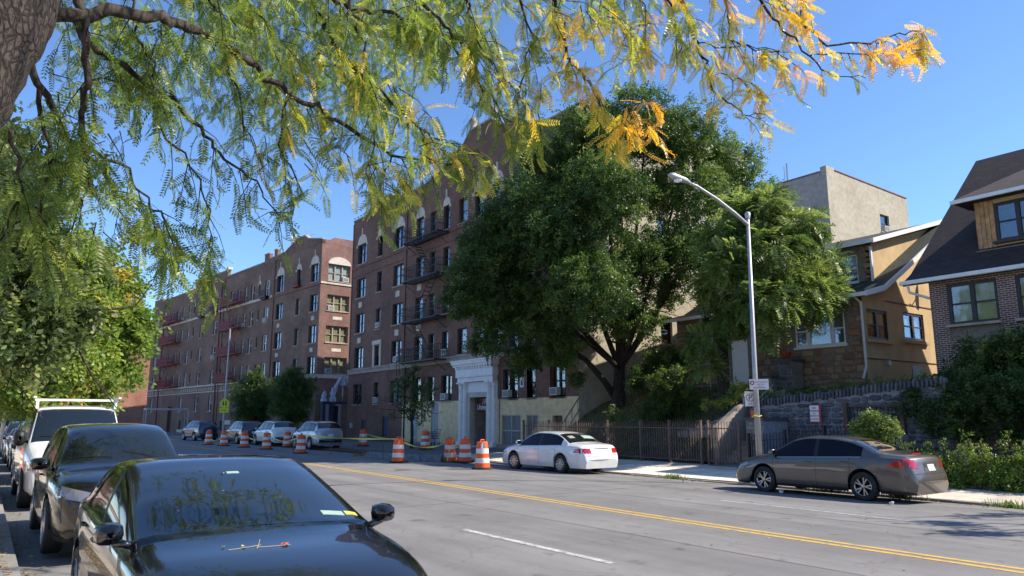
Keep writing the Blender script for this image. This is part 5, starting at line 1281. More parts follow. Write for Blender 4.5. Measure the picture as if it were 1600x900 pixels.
    for wy in ys_w:
        for s in (-1, 1):
            n = 14; pr = []
            for k2 in range(n + 1): a = PI * k2 / n; pr.append((wy + (wr + .06) * math.cos(a), wr + (wr + .06) * math.sin(a)))
            for (p, q) in zip(pr, pr[1:]): b.quad((s * W * .30, p[0], p[1]), (s * W * .485, p[0], p[1]), (s * W * .485, q[0], q[1]), (s * W * .30, q[0], q[1]))
            b.poly([(s * W * .30, p[0], p[1]) for p in pr] + [(s * W * .3, wy - wr - .06, zb), (s * W * .3, wy + wr + .06, zb)])
    b.tube([(-W * .4, ys_w[0], wr), (W * .4, ys_w[0], wr)], .04, 6); b.tube([(W * .25, -L / 2 + .1, zb + .02), (W * .25, -L / 2 + .7, zb + .02)], .03, 8)
    b.build('underbody', 'under_black', root)
    for wy in ys_w:
        for s in (-1, 1):
            ty, ri = wheel_parts(wr, spec.get('tw', .21), spec['rim']); h = empty('wheel', (s * (W / 2 - .115), wy, wr), 0, parent=root)
            ang = spec.get('steer', 0) if wy > 0 else 0
            h.rotation_euler = (0, 0, (0 if s > 0 else PI) + ang); place('tyre', ty, h); place('rim', ri, h)
    # projected patches
    def patch(nm, quad, ax, mat, parent=root, n=(8, 4), off=.008, smooth=True):
        """quad of four (u,v) corners; ax '+y','-y' (front, rear; u=x v=z), '+x','-x' (sides; u=y v=z)"""
        d = {'+y': Vector((0, -1, 0)), '-y': Vector((0, 1, 0)), '+x': Vector((-1, 0, 0)), '-x': Vector((1, 0, 0)), 'z': Vector((0, 0, -1))}[ax]; V = []; ok = True
        for i in range(n[0] + 1):
            for j in range(n[1] + 1):
                s, t = i / n[0], j / n[1]; u = lerp(lerp(quad[0][0], quad[1][0], s), lerp(quad[3][0], quad[2][0], s), t); v = lerp(lerp(quad[0][1], quad[1][1], s), lerp(quad[3][1], quad[2][1], s), t)
                o = {'+y': Vector((u, 5, v)), '-y': Vector((u, -5, v)), '+x': Vector((5, u, v)), '-x': Vector((-5, u, v)), 'z': Vector((u, v, 5))}[ax]
                h = bvh.ray_cast(o, d)[0]
                if h is None: return None
                V.append(h - d * off)
        b2 = MB(); b2.v = [tuple(p) for p in V] + [tuple(p + d * (off + .03)) for p in V]; q = (n[0] + 1) * (n[1] + 1)
        I = lambda i, j: i * (n[1] + 1) + j
        for i in range(n[0]):
            for j in range(n[1]): b2.f.append((I(i, j), I(i + 1, j), I(i + 1, j + 1), I(i, j + 1))); b2.m.append(0)
        bd_ = [I(i, 0) for i in range(n[0])] + [I(n[0], j) for j in range(n[1])] + [I(i, n[1]) for i in range(n[0], 0, -1)] + [I(0, j) for j in range(n[1], 0, -1)]
        for a, c in zip(bd_, bd_[1:] + bd_[:1]): b2.f.append((a, c, c + q, a + q)); b2.m.append(0)
        return b2.build(nm, mat, parent, smooth=False)
    for (nm, quad, ax, mat, *r) in spec.get('patches', []):
        patch(nm, quad, ax, mat if mat != 'PAINT' else paint, root, *(r or []))
    # door handles, mirrors, wipers
    for s, ax in ((1, '+x'), (-1, '-x')):
        for hy in spec['handles']:
            hz_ = belt(hy) - .10; hit = bvh.ray_cast(Vector((s * 5, hy, hz_)), Vector((-s, 0, 0)))[0]
            if hit: b = MB(); b.tube([(hit.x + s * .002, hy - .09, hz_), (hit.x + s * .03, hy - .07, hz_), (hit.x + s * .032, hy + .07, hz_), (hit.x + s * .002, hy + .09, hz_)], .012, 6); b.build('door_handle', spec.get('handle_mat', paint), root)
        my = cowl - spec.get('mir_off', .22); mz = belt(my) + .09; hit = bvh.ray_cast(Vector((s * 5, my, mz - .06)), Vector((-s, 0, 0)))[0]
        if hit:
            hx_ = hit.x; b = MB(); sx, sz = spec.get('mir', (.21, .15)); n1 = 12; prof_ = []
            for kk, (yy, sc_) in enumerate(((.10, .30), (.085, .62), (.055, .84), (.01, .97), (-.04, 1.0), (-.055, .97))):
                for a in range(n1):
                    an = 2 * PI * a / n1; cu, su = math.cos(an), math.sin(an); px_ = math.copysign(abs(cu) ** .7, cu) * sx / 2 * sc_; pz_ = math.copysign(abs(su) ** .7, su) * sz / 2 * sc_
                    b.v.append((hx_ + s * (.035 + sx / 2) + px_, my + yy, mz + .04 + pz_))
            for kk in range(5):
                for a in range(n1): q2 = (a + 1) % n1; b.f.append((kk * n1 + a, kk * n1 + q2, (kk + 1) * n1 + q2, (kk + 1) * n1 + a)); b.m.append(0)
            b.f.append(tuple(range(n1))); b.m.append(0); b.f.append(tuple(range(5 * n1, 6 * n1))); b.m.append(0)
            b.tube([(hx_ - s * .03, my + .03, mz - .05), (hx_ + s * .10, my + .02, mz - .01)], .028, 8)
            mo = b.build('mirror', spec.get('mir_mat', paint), root, smooth=True)
            g = MB(); g.prism([(hx_ + s * (.035 + sx / 2) - sx * .42, mz + .04 - sz * .38), (hx_ + s * (.035 + sx / 2) + sx * .42, mz + .04 - sz * .38), (hx_ + s * (.035 + sx / 2) + sx * .42, mz + .04 + sz * .38), (hx_ + s * (.035 + sx / 2) - sx * .42, mz + .04 + sz * .38)], 1, my - .06, my - .0555); g.build('mirror_glass', 'chrome', mo)
    def on_glass(x, y, up=.012):
        h = bvh.ray_cast(Vector((x, y, 5)), Vector((0, 0, -1)))[0]; return (h.x, h.y, h.z + up) if h else (x, y, 1)
    if quality and not spec.get('nowiper'):
        for s in (-.55, .15):
            pts = [on_glass(s + .55 * t, cowl + .06 - .10 * t - .02, .02) for t in (0, .25, .5, .75, 1)]
            b = MB(); b.tube(pts, .006, 5); b.build('wiper', 'car_trim', root)
    root['_'] = 1; del root['_']
    return root, on_glass, patch
SEDAN = dict(L=4.86, W=1.82, zb=.20, cowl=1.28, head=.52, rhead=-.98, deck=-1.62, wr=.33, wheels=(1.42, -1.32), tw=.21, rim='alloy5', steer=0,
    top=[(-2.43, .50), (-2.40, .80), (-2.34, 1.00), (-2.20, 1.065), (-1.64, 1.13), (-1.30, 1.27), (-.95, 1.385), (-.4, 1.45), (.1, 1.455), (.52, 1.39), (.9, 1.20), (1.30, 1.00), (1.75, .915), (2.15, .80), (2.33, .68), (2.43, .42)],
    belt=[(-2.43, .48), (-2.36, .90), (-2.2, .985), (-1.5, 1.0), (0, .945), (1.2, .89), (1.8, .80), (2.2, .68), (2.43, .40)],
    plan=[(-2.43, .80), (-2.36, .88), (-2.2, .94), (-1.7, .985), (-.8, 1), (.9, 1), (1.6, .98), (2.1, .92), (2.32, .83), (2.43, .70)],
    side_glass=(-1.30, 1.08), pillars=[(-.16, -.06)], pillars_flat=(-1.30, -.16, -.06, 1.08), seams=[1.12, -.12, -1.02], handles=(.08, -.88), bowf=.20, bowr=.10)
def variant(base, **k): d = dict(base); d.update(k); return d
TL = 'tail_red'
rearpatch = lambda mat=TL: [('tail_light', [(-.86, .78), (-.50, .82), (-.54, .98), (-.82, 1.0)], '-y', mat), ('tail_light', [(.86, .78), (.50, .82), (.54, .98), (.82, 1.0)], '-y', mat)]
grey = variant(SEDAN, bulge=1.1, sill='car_trim', patches=[
    ('tail_light', [(-.885, .80), (-.50, .78), (-.60, .965), (-.80, .985)], '-y', TL), ('tail_light', [(.885, .80), (.50, .78), (.60, .965), (.80, .985)], '-y', TL),
    ('tail_light', [(-2.32, .79), (-1.86, .80), (-2.10, .93), (-2.28, .965)], '-x', TL), ('tail_light', [(-2.32, .79), (-1.86, .80), (-2.10, .93), (-2.28, .965)], '+x', TL),
    ('plate_recess', [(-.33, .70), (.33, .70), (.28, .88), (-.28, .88)], '-y', 'car_trim', (4, 2), .004), ('licence_plate', [(-.155, .72), (.155, .72), (.155, .86), (-.155, .86)], '-y', 'plate', (3, 2), .014),
    ('brake_light', [(-.19, -2.20), (.19, -2.20), (.15, -2.12), (-.15, -2.12)], 'z', TL, (4, 2), .018),
    ('bumper_seam', [(-.82, .655), (.82, .655), (.82, .664), (-.82, .664)], '-y', 'under_black', (14, 1), .003),
    ('side_moulding', [(-.98, .44), (1.05, .44), (1.05, .475), (-.98, .475)], '-x', 'PAINT', (16, 1), .014), ('side_moulding_line', [(-.98, .43), (1.05, .43), (1.05, .44), (-.98, .44)], '-x', 'under_black', (16, 1), .006),
    ('headlight', [(1.90, .66), (2.30, .56), (2.26, .70), (1.98, .76)], '-x', 'lamp_clear'), ('headlight', [(1.90, .66), (2.30, .56), (2.26, .70), (1.98, .76)], '+x', 'lamp_clear'),
    ('window_trim', [(-1.28, .985), (1.02, .90), (1.02, .914), (-1.28, .999)], '-x', 'chrome', (20, 1), .008),
    ('fuel_door', [(-1.75, .70), (-1.58, .70), (-1.58, .85), (-1.75, .85)], '-x', 'PAINT', (2, 2), .003)])
gcar = make_car('parked_car', grey, (17.4, 10.85, -.035), R(1.0), 'grey brown four door sedan parked at the far kerb in front of the street lamp', 'car', 'paint_grey')
gcar[0].scale = (.97, .955, .985)
white = variant(SEDAN, L=4.72, rim='cover', wr=.315, steer=R(10), cowl=1.2, wheels=(1.38, -1.28),
    top=[(-2.36, .50), (-2.34, .78), (-2.27, .96), (-2.1, 1.00), (-1.66, 1.05), (-1.25, 1.24), (-.9, 1.36), (-.4, 1.405), (.1, 1.41), (.46, 1.35), (.85, 1.16), (1.22, .98), (1.7, .89), (2.1, .78), (2.27, .66), (2.36, .42)],
    belt=[(-2.36, .48), (-2.3, .84), (-2.1, .92), (-1.5, .945), (0, .90), (1.2, .86), (1.8, .78), (2.15, .66), (2.36, .40)], plan=[(-2.36, .80), (-2.3, .87), (-2.15, .93), (-1.7, .98), (-.8, 1), (.9, 1), (1.6, .97), (2.05, .90), (2.26, .80), (2.36, .68)],
    patches=[('tail_light', [(-.84, .70), (-.48, .70), (-.50, .86), (-.80, .86)], '-y', TL), ('tail_light', [(.84, .70), (.48, .70), (.50, .86), (.80, .86)], '-y', TL),
    ('tail_light', [(-2.28, .70), (-1.95, .72), (-2.02, .84), (-2.25, .86)], '-x', TL), ('licence_plate', [(-.16, .70), (.16, .70), (.16, .83), (-.16, .83)], '-y', 'plate', (3, 2), .012),
    ('plate_trim', [(-.33, .845), (.33, .845), (.33, .87), (-.33, .87)], '-y', 'chrome', (4, 1), .01), ('bumper_seam', [(-.8, .60), (.8, .60), (.8, .607), (-.8, .607)], '-y', 'under_black', (14, 1), .003),
    ('side_line', [(-2.0, .53), (1.05, .50), (1.05, .506), (-2.0, .536)], '-x', 'curtain_grey', (20, 1), .003),
    ('headlight', [(1.88, .64), (2.22, .56), (2.2, .68), (1.95, .74)], '-x', 'lamp_clear'), ('sunshade', [(.12, -1.42), (.62, -1.42), (.6, -1.2), (.14, -1.2)], 'z', 'paper', (3, 2), .004), ('headrest', [(-.5, -1.38), (-.25, -1.38), (-.25, -1.2), (-.5, -1.2)], 'z', 'curtain_grey', (2, 2), .003)])
make_car('parked_car', white, (17.3, 21.7, -.035), R(1.5), 'white four door sedan parked beside the orange barrel with its front wheel turned', 'car', 'paint_white')
SUV = dict(L=4.55, W=1.84, zb=.24, cowl=1.16, head=.42, rhead=-1.72, deck=-2.12, wr=.36, wheels=(1.36, -1.30), tw=.23, rim='alloy5', sill='car_trim', tumb=.30,
    top=[(-2.27, .55), (-2.25, .95), (-2.16, 1.20), (-2.05, 1.36), (-1.76, 1.60), (-1.3, 1.67), (-.4, 1.70), (.1, 1.69), (.42, 1.62), (.8, 1.40), (1.18, 1.14), (1.6, 1.06), (2.0, .95), (2.18, .80), (2.27, .50)],
    belt=[(-2.27, .53), (-2.22, 1.0), (-2.1, 1.10), (-1.0, 1.09), (.4, 1.04), (1.1, 1.01), (1.7, .95), (2.1, .80), (2.27, .48)],
    plan=[(-2.27, .84), (-2.2, .91), (-2.0, .96), (-1.5, .99), (0, 1), (1.2, 1), (1.7, .97), (2.05, .90), (2.2, .80), (2.27, .68)],
    side_glass=(-1.82, 1.0), rear_glass=(-2.12, -1.74), pillars=[(-.1, 0), (-1.08, -.98)], pillars_flat=(-1.82, -.1, 0, -1.08, -.98, 1.0), seams=[1.05, -.05, -1.02], handles=(.1, -.9), bowf=.2, bowr=.08, mid=.75,
    patches=[('tail_light', [(-.88, .92), (-.55, .98), (-.58, 1.12), (-.84, 1.14)], '-y', TL), ('tail_light', [(.88, .92), (.55, .98), (.58, 1.12), (.84, 1.14)], '-y', TL), ('tail_light', [(-2.2, .94), (-1.9, 1.0), (-2.0, 1.1), (-2.15, 1.12)], '-x', TL),
    ('licence_plate', [(-.16, .78), (.16, .78), (.16, .92), (-.16, .92)], '-y', 'plate', (3, 2), .012), ('bumper', [(-.84, .42), (.84, .42), (.84, .62), (-.84, .62)], '-y', 'car_trim', (12, 2), .02),
    ('headlight', [(1.80, .86), (2.2, .72), (2.16, .84), (1.86, .95)], '-x', 'lamp_clear'), ('headlight', [(-.86, .78), (-.50, .72), (-.50, .84), (-.84, .92)], '+y', 'lamp_clear'), ('headlight', [(.86, .78), (.50, .72), (.50, .84), (.84, .92)], '+y', 'lamp_clear'), ('grille', [(-.45, .55), (.45, .55), (.45, .82), (-.45, .82)], '+y', 'car_trim', (6, 3), .01)])
far = [('paint_silver', 17.25, 45.6, 'silver crossover parked behind the barrels before the court entrance', 0, 0, 1), ('paint_white', 16.85, 52.6, 'white compact sport utility car parked in the barrel row below the street trees', .5, 0, 1),
       ('paint_dark', 16.35, 58.2, 'dark sport utility car with pale side reflections in the row of parked cars', 1, 0, 0), ('paint_dark', 18.6 - .3, 64.5, 'dark car mostly hidden behind the white sport utility car', 4, 0, 0), ('paint_navy', 15.6, 69.0, 'small dark blue crossover with red tail light at the far end of the parked row', 6, 0, 0)]
for pm, x, y, lab, rr, _, q in far:
    if rr == 4: x = 18.0; y = 63.6 
    make_car('parked_car', SUV if rr != .5 else variant(SUV, rim='alloy10'), (x, y, 0), R(rr), lab, 'car', pm, 'sport utility cars parked along the far kerb', quality=0)
# near row, nose towards the camera
near1 = variant(SEDAN, L=4.75, W=1.92, tumb=.27, bowf=.26, cowl=1.20, head=-.10, rhead=-1.1, deck=-1.8, mir=(.185, .15), rim='alloy10', nowiper=1,
    top=[(-2.37, .55), (-2.34, .85), (-2.28, 1.02), (-2.1, 1.08), (-1.8, 1.12), (-1.4, 1.31), (-1.1, 1.41), (-.75, 1.465), (-.4, 1.46), (-.10, 1.40), (.35, 1.26), (1.20, .985), (1.55, .935), (1.9, .86), (2.2, .72), (2.3, .60), (2.37, .42)],
    belt=[(-2.37, .5), (-2.3, .92), (-2.1, 1.0), (-1.5, 1.0), (0, .955), (1.1, .90), (1.6, .85), (2.0, .75), (2.37, .40)], plan=[(-2.37, .8), (-2.3, .88), (-2.1, .94), (-1.7, .98), (-.8, 1), (.9, 1), (1.5, .985), (1.95, .93), (2.22, .84), (2.37, .70)],
    side_glass=(-1.35, .95), pillars=[(-.36, -.26)], pillars_flat=(-1.35, -.36, -.26, .95), seams=[.98, -.30, -1.1], handles=(-.12, -.95),
    patches=[('headlight', [(-.88, .62), (-.52, .56), (-.50, .66), (-.84, .74)], '+y', 'lamp_clear'), ('headlight', [(.88, .62), (.52, .56), (.50, .66), (.84, .74)], '+y', 'lamp_clear'),
    ('inspection_sticker', [(-.66, .93), (-.48, .93), (-.48, 1.0), (-.66, 1.0)], 'z', 'paper', (2, 2), .003), ('inspection_sticker', [(-.78, .92), (-.68, .92), (-.68, .98), (-.78, .98)], 'z', 'tape_yellow', (2, 2), .003),
    ('toll_tag', [(-.05, .12), (.05, .12), (.05, .16), (-.05, .16)], 'z', 'paper', (2, 2), .003), ('hood_seam', [(-.80, 1.13), (.80, 1.13), (.80, 1.14), (-.80, 1.14)], 'z', 'under_black', (16, 1), .001)])
c1, og1, pt1 = make_car('parked_car', near1, (1.79, 6.78, 0), PI, 'glossy black sedan nearest the camera with leaves on its hood', 'car', 'paint_black')
near2 = variant(SUV, L=4.6, handles=(.05, -.95), mir=(.25, .17), bowf=.26)
c2, og2, _ = make_car('parked_car', near2, (1.74, 13.35, .04), PI, 'black sport utility car parked behind the nearest black sedan', 'car', 'paint_black')
VAN = variant(SUV, L=5.4, W=1.96, zb=.3, cowl=1.55, head=.95, rhead=-2.5, deck=-2.62, wr=.37, wheels=(1.75, -1.65), tumb=.18, rim='cover',
    top=[(-2.7, .6), (-2.68, 1.3), (-2.62, 1.95), (-2.45, 2.08), (-1, 2.12), (.6, 2.11), (.95, 2.03), (1.25, 1.70), (1.58, 1.33), (1.9, 1.24), (2.35, 1.12), (2.62, .92), (2.7, .5)],
    belt=[(-2.7, .58), (-2.66, 1.2), (-2.4, 1.32), (0, 1.3), (1.5, 1.27), (2.0, 1.16), (2.5, .95), (2.7, .45)], plan=[(-2.7, .9), (-2.6, .96), (-2.3, 1), (0, 1), (1.6, .99), (2.2, .94), (2.55, .88), (2.7, .80)],
    side_glass=(.35, 1.45), rear_glass=(-2.62, -2.56), pillars=[], pillars_flat=(.35, 1.45), seams=[1.5, .3, -.8], handles=(.45,), bowf=.14, mir=(.22, .34), mir_mat='car_trim',
    patches=[('headlight', [(-.86, .78), (-.50, .78), (-.50, .96), (-.86, .96)], '+y', 'lamp_clear'), ('headlight', [(.86, .78), (.50, .78), (.50, .96), (.86, .96)], '+y', 'lamp_clear'), ('turn_signal', [(.96, .80), (.87, .78), (.87, .96), (.95, .96)], '+y', 'lamp_amber', (3, 3)), ('turn_signal', [(2.3, .80), (2.55, .78), (2.52, .92), (2.3, .96)], '+x', 'lamp_amber', (3, 3)), ('grille', [(-.48, .62), (.48, .62), (.48, .94), (-.48, .94)], '+y', 'car_trim', (6, 3), .01)])
vr, _, _ = make_car('van', VAN, (1.76, 20.5, 0), PI, 'white work van with a pale ladder rack on its roof behind the black cars', 'van', 'paint_white')
b = MB()
for y in (.9, -1.9): b.box(-.82, .82, y - .03, y + .03, 2.20, 2.25); b.box(-.8, -.74, y - .04, y + .04, 2.03, 2.19); b.box(.74, .8, y - .04, y + .04, 2.03, 2.19)
b.box(-.86, -.8, -2.2, 1.1, 2.262, 2.30); b.box(.8, .86, -2.2, 1.1, 2.262, 2.30); b.build('roof_rack', 'white_trim', vr)
for i, (y, pm) in enumerate(((27.3, 'paint_dark'), (33.4, 'paint_silver'), (39.3, 'paint_dark'), (45.5, 'paint_navy'), (51.5, 'paint_white'))):
    make_car('parked_car', SUV if i % 2 else SEDAN, (1.85 + .05 * (i % 2), y, 0), PI, ['dark sedan right behind the white van', 'silver sport utility car second behind the white van', 'dark sedan third behind the white van', 'dark blue sport utility car fourth behind the white van', 'white sedan last in the left row'][i], 'car', pm, 'cars parked along the near kerb', quality=0)
# fallen leaves and twigs on the nearest hood
def small_leaf(loc, s, mat, label, rz):
    b = MB(); rr = random.Random(int(loc[0] * 977 + loc[1] * 331)); n = 9; c = (0, 0, .004)
    pts = [((.5 + .5 * (k % 2)) * s * math.cos(2 * PI * k / n) * rr.uniform(.8, 1.2), (.5 + .5 * (k % 2)) * s * .7 * math.sin(2 * PI * k / n) * rr.uniform(.8, 1.2), .012 * rr.random()) for k in range(n)]
    for k in range(n): b.poly([c, pts[k], pts[(k + 1) % n]])
    return tag(b.build('fallen_leaf', mat, None, loc=loc, rz=rz), label, 'leaf', 'leaves fallen on the nearest car')
for k, (x, y, s) in enumerate(((1.78, 5.20, .045), (1.52, 5.25, .03), (1.70, 6.62, .02), (1.40, 5.30, .018), (1.62, 6.25, .012), (1.25, 6.0, .010))):
    lx, ly = -(x - 1.79), -(y - 6.78); g = og1(lx, ly, .004); small_leaf((x, y, g[2]), s, 'barrel_orange' if k == 0 else 'blind_tan', ['orange curled leaf at the base of the black sedan windshield', 'pale leaf left of the orange leaf on the black sedan', 'small leaf at the top edge of the black sedan windshield', 'small leaf leftmost at the windshield base of the black sedan', 'tiny leaf in the middle of the black sedan windshield', 'tiny leaf high on the left of the black sedan windshield'][k], k * 1.3)
for (x, y, a) in ((1.52, 5.22, .1), (1.70, 5.18, -.1), (1.62, 5.26, 1.2)):
    lx, ly = -(x - 1.79), -(y - 6.78); pts = []
    for t in (-.5, -.2, .1, .5): X, Y = x + .22 * t * math.cos(a), y + .22 * t * math.sin(a) + .03 * t * t; g = og1(-(X - 1.79), -(Y - 6.78), .006); pts.append((X, Y, g[2]))
    b = MB(); b.tube(pts, .0018, 4); tag(b.build('twig', 'blind_tan'), 'thin dry leaf stalk on the black sedan hood, ' + {.1: 'longest one', -.1: 'through the orange leaf', .2: 'nearest the camera', 1.2: 'pointing at the windshield'}[a], 'twig', 'leaf stalks fallen on the nearest car')

# ------------------------------------------------------------------ traffic barrels and tape
def barrel(loc, label, rz=0, tilt=(0, 0), first=[None]):
    if first[0] is None:
        b = MB(); O, Wt = 0, 1; prof_ = []
        zs = [.06, .22, .225, .40, .405, .56, .565, .74, .745, .96]
        rad = [.285, .275, .262, .255, .248, .242, .235, .228, .222, .20]
        cm = [O, O, Wt, O, O, O, Wt, O, O]
        for z, r_, m_ in zip(zs, rad, cm + [O]): prof_.append((r_, z, m_))
        prof_ += [(.17, .985, O), (0, .985, O)]
        b.lathe(prof_, (0, 0), 28); body = b.build('drum', ['barrel_orange', 'barrel_white'], mesh_only=True)
        h = MB(); h.tube([(-.12, 0, .98), (-.10, 0, 1.05), (.10, 0, 1.05), (.12, 0, .98)], .022, 8); hm = h.build('handle', 'barrel_orange', mesh_only=True)
        q = MB(); q.lathe([(0, .06), (.30, .065), (.40, .05), (.41, 0)], (0, 0), 24); qm = q.build('base_ring', 'rubber', mesh_only=True)
        barrel.m = (body, hm, qm); first[0] = 1
    o = empty('traffic_barrel', loc, rz, label, 'barrel', 'orange and white construction barrels'); o.rotation_euler = (tilt[0], tilt[1], rz)
    place('drum', barrel.m[0], o); place('handle', barrel.m[1], o); place('base_ring', barrel.m[2], o); return o
BL = [((15.18, 23.35), 'orange and white barrel nearest the white sedan with a sticker on top'), ((16.9, 27.35), 'orange and white barrel standing close left of the nearest barrel'), ((16.75, 28.3), 'tilted orange and white barrel wrapped in yellow tape'),
      ((14.55, 28.9), 'orange and white barrel at the left end of the steel forms'), ((20.6, 37.6), 'orange and white barrel on the pavement under the thin street tree'), ((19.9, 44.5), 'dim orange and white barrel at the pavement left of the thin tree'),
      ((14.15, 39.6), 'orange and white barrel before the silver crossover'), ((14.3, 46.0), 'orange and white barrel fourth from the left end of the row'), ((16.5, 52.0 - 3.2), 'orange and white barrel set back behind the row near the white car'),
      ((14.1, 50.0), 'orange and white barrel third from the left end of the row'), ((13.75, 53.6), 'orange and white barrel second from the left end of the row'), ((13.5, 56.8), 'orange and white barrel at the left end of the row')]
for k, ((x, y), lab) in enumerate(BL):
    o = barrel((x, y, .145 if x > 18.4 else .003), lab, k * .7, (R(-5), R(-7)) if k == 2 else (R(random.uniform(-1.5, 1.5)), 0))
    if k == 0:
        s_ = MB()
        for (a0, a1, m_) in ((-2.75, -2.35, 0), (-2.35, -2.0, 1)):
            for i in range(4):
                u, v = a0 + (a1 - a0) * i / 4, a0 + (a1 - a0) * (i + 1) / 4; r_ = .226
                s_.quad((r_ * math.cos(u), r_ * math.sin(u), .70), (r_ * math.cos(v), r_ * math.sin(v), .70), (r_ * .93 * math.cos(v), r_ * .93 * math.sin(v), .92), (r_ * .93 * math.cos(u), r_ * .93 * math.sin(u), .92), m_)
        st_ = s_.build('sticker', ['sign_white', 'steel_blue'], o); o.rotation_euler.z = R(20)
barrel((-.15, 30.5, .15), 'orange and white barrel on the left pavement beside the sign pole')
def ribbon(name, a, c, sag, wd, label, tw=2.5):
    b = MB(); n = 22; a, c = Vector(a), Vector(c); pr = None
    for k in range(n + 1):
        t = k / n; p = a.lerp(c, t); p.z -= sag * 4 * t * (1 - t); an = tw * math.sin(t * 7 + a.x) * .5
        u = Vector((.25 * math.sin(an), .25 * math.sin(an), math.cos(an))) * wd / 2; q = (p - u, p + u)
        if pr: b.quad(pr[0], q[0], q[1], pr[1])
        pr = q
    return tag(b.build(name, 'tape_yellow'), label, 'tape', 'yellow caution tape strung between the barrels')
ribbon('caution_tape', (14.15, 39.6, .98), (14.55, 28.9, .98), .08, .09, 'long yellow caution tape before the silver crossover')
TP = [((14.15, 39.6, .9), (14.3, 46, .9)), ((14.3, 46, .95), (14.1, 50, .8)), ((14.1, 50, .9), (13.75, 53.6, .95)), ((13.75, 53.6, .8), (13.5, 56.8, .5)), ((14.55, 28.9, .95), (16.75, 28.3, .9)), ((16.75, 28.3, .9), (16.9, 27.35, .95)), ((19.9, 44.5, .95), (20.6, 37.6, .95))]
for k, (a, c) in enumerate(TP): ribbon('caution_tape', a, c, .32, .07, 'sagging yellow caution tape between barrels, %s' % ['right of the fourth barrel', 'before the white sport utility car', 'in the middle of the row', 'at the left end of the row', 'over the steel forms', 'wrapped on the tilted barrel', 'on the pavement'][k])
b = MB(); b.tube([(16.70, 28.0, .95), (16.55, 28.05, .5), (16.35, 27.9, .05)], .02, 5); tag(b.build('tape_tail', 'tape_yellow'), 'loose yellow tape end hanging from the tilted barrel', 'tape')
# steel kerb forms and stakes
for k in range(4):
    y = 28.0 + 1.25 * k; o = MB(); o.box(-.03, .03, .02, 1.22, 0, .3); o.box(.03, .09, .1, .16, 0, .34); o.box(.03, .09, 1.05, 1.11, 0, .34)
    tag(o.build('kerb_form', 'steel_blue', None, loc=(16.1 - .28 * k, y, .003), rz=R(14)), 'blue grey steel kerb form between the barrels, ' + ['rightmost', 'second from the right', 'third from the right', 'leftmost'][k] + ' of the row', 'formwork', 'steel kerb forms between the barrels')
tag(solid('trench_bed', 'soil', None, [(16.9, 18.2, 29, 56, .0, .09)]), kind='structure')
for k, (x, y) in enumerate(((15.3, 34.2), (15.6, 36.0), (15.0, 37.5), (15.8, 33.0), (16.4, 41.0), (14.9, 43), (16.2, 32))):
    b = MB(); b.tube([(0, 0, 0), (.02, .02, .62)], .018, 6); tag(b.build('survey_stake', 'iron_rust', None, loc=(x, y, 0)), ['thin rusty steel stake right of the long tape', 'second thin steel stake near the timber', 'thin steel stake nearest the road lane', 'thin steel stake behind the steel forms', 'farthest right thin steel stake by the parked crossover', 'thin steel stake left of the silver crossover', 'thin steel stake just behind the tilted barrel'][k], 'stake', 'stakes in the work zone')
b = MB(); b.box(0, 2.6, 0, .1, 0, .09); tag(b.build('timber', 'wood_old', None, loc=(15.2, 35.0, .003), rz=.7), 'length of timber lying in the work zone', 'timber')
# rubbish bags on the left pavement, litter in the gutters
def bag(loc, s, seed, label):
    rr = random.Random(seed); b = MB(); pf = [(.02, 0), (.9, .05), (1.05, .3), (.95, .6), (.6, .9), (.18, 1.05), (.22, 1.2), (.03, 1.22)]
    b.lathe([(r_ * s * .45, z * s * .55) for r_, z in pf], (0, 0), 12); b.v = [(x * rr.uniform(.88, 1.12), y * rr.uniform(.88, 1.12), z) for x, y, z in b.v]
    return tag(b.build('rubbish_bag', 'bag_black', None, smooth=True, loc=loc), label, 'bag')
bag((-.05, 19.3, .15), .9, 1, 'black rubbish bag at the left pavement edge, the nearer one'); bag((-.35, 20.4, .15), 1.1, 2, 'black rubbish bag at the left pavement edge, the farther one')
tent = empty('canopy_tent', (-1.5, 75, .14), 0, 'blue pop up canopy tent far down the left pavement', 'tent')
b = MB(); c_ = (0, 0, 3.3); q_ = [(-1.6, -1.6, 2.4), (1.6, -1.6, 2.4), (1.6, 1.6, 2.4), (-1.6, 1.6, 2.4)]
for i in range(4): b.poly([q_[i], q_[(i + 1) % 4], c_]); b.quad(q_[i], q_[(i + 1) % 4], q_[(i + 1) % 4][:2] + (2.15,), q_[i][:2] + (2.15,))
b.build('canopy', 'tarp_blue', tent)
b = MB()
for q in q_: b.tube([(q[0], q[1], 0), q], .03, 5)
b.build('frame', 'white_trim', tent)
def litter(name, regs, n, size, seed, mat='litter'):
    rng = np.random.default_rng(seed); P = []
    for (x0, x1, y0, y1, z, k) in regs: m = int(n * k); P.append(np.stack([rng.uniform(x0, x1, m), rng.uniform(y0, y1, m), np.full(m, z) + rng.random(m) * .01], 1))
    P = np.concatenate(P); m = len(P); t = [np.array([[-.5, 0, 0], [0, -.28, .06], [.5, 0, 0], [0, .28, .05]]), ]; tm = [(t[0], np.array([[0, 1, 2, 3]]))]
    D = rng.normal(size=(m, 3)); D[:, 2] *= .15; U = np.tile([0, 0, 1.], (m, 1)) + rng.normal(size=(m, 3)) * .25
    V, Fc, T = scatter(tm, P, D, U, size * rng.uniform(.5, 1.4, m), rng.random(m), rng); return tag(np_mesh(name, V, Fc, mat, T), kind='stuff')
litter('leaf_litter', [(.42, .85, 1, 30, .012, .25), (-1.5, .43, 1, 28, .165, 1.0), (17.0, 17.34, 3, 30, .01, .22), (17.5, 21.5, 3, 14, .16, .05), (8, 17, 3, 26, .008, .03), (.1, .42, 2, 26, .165, .5)], 2600, .055, 3)
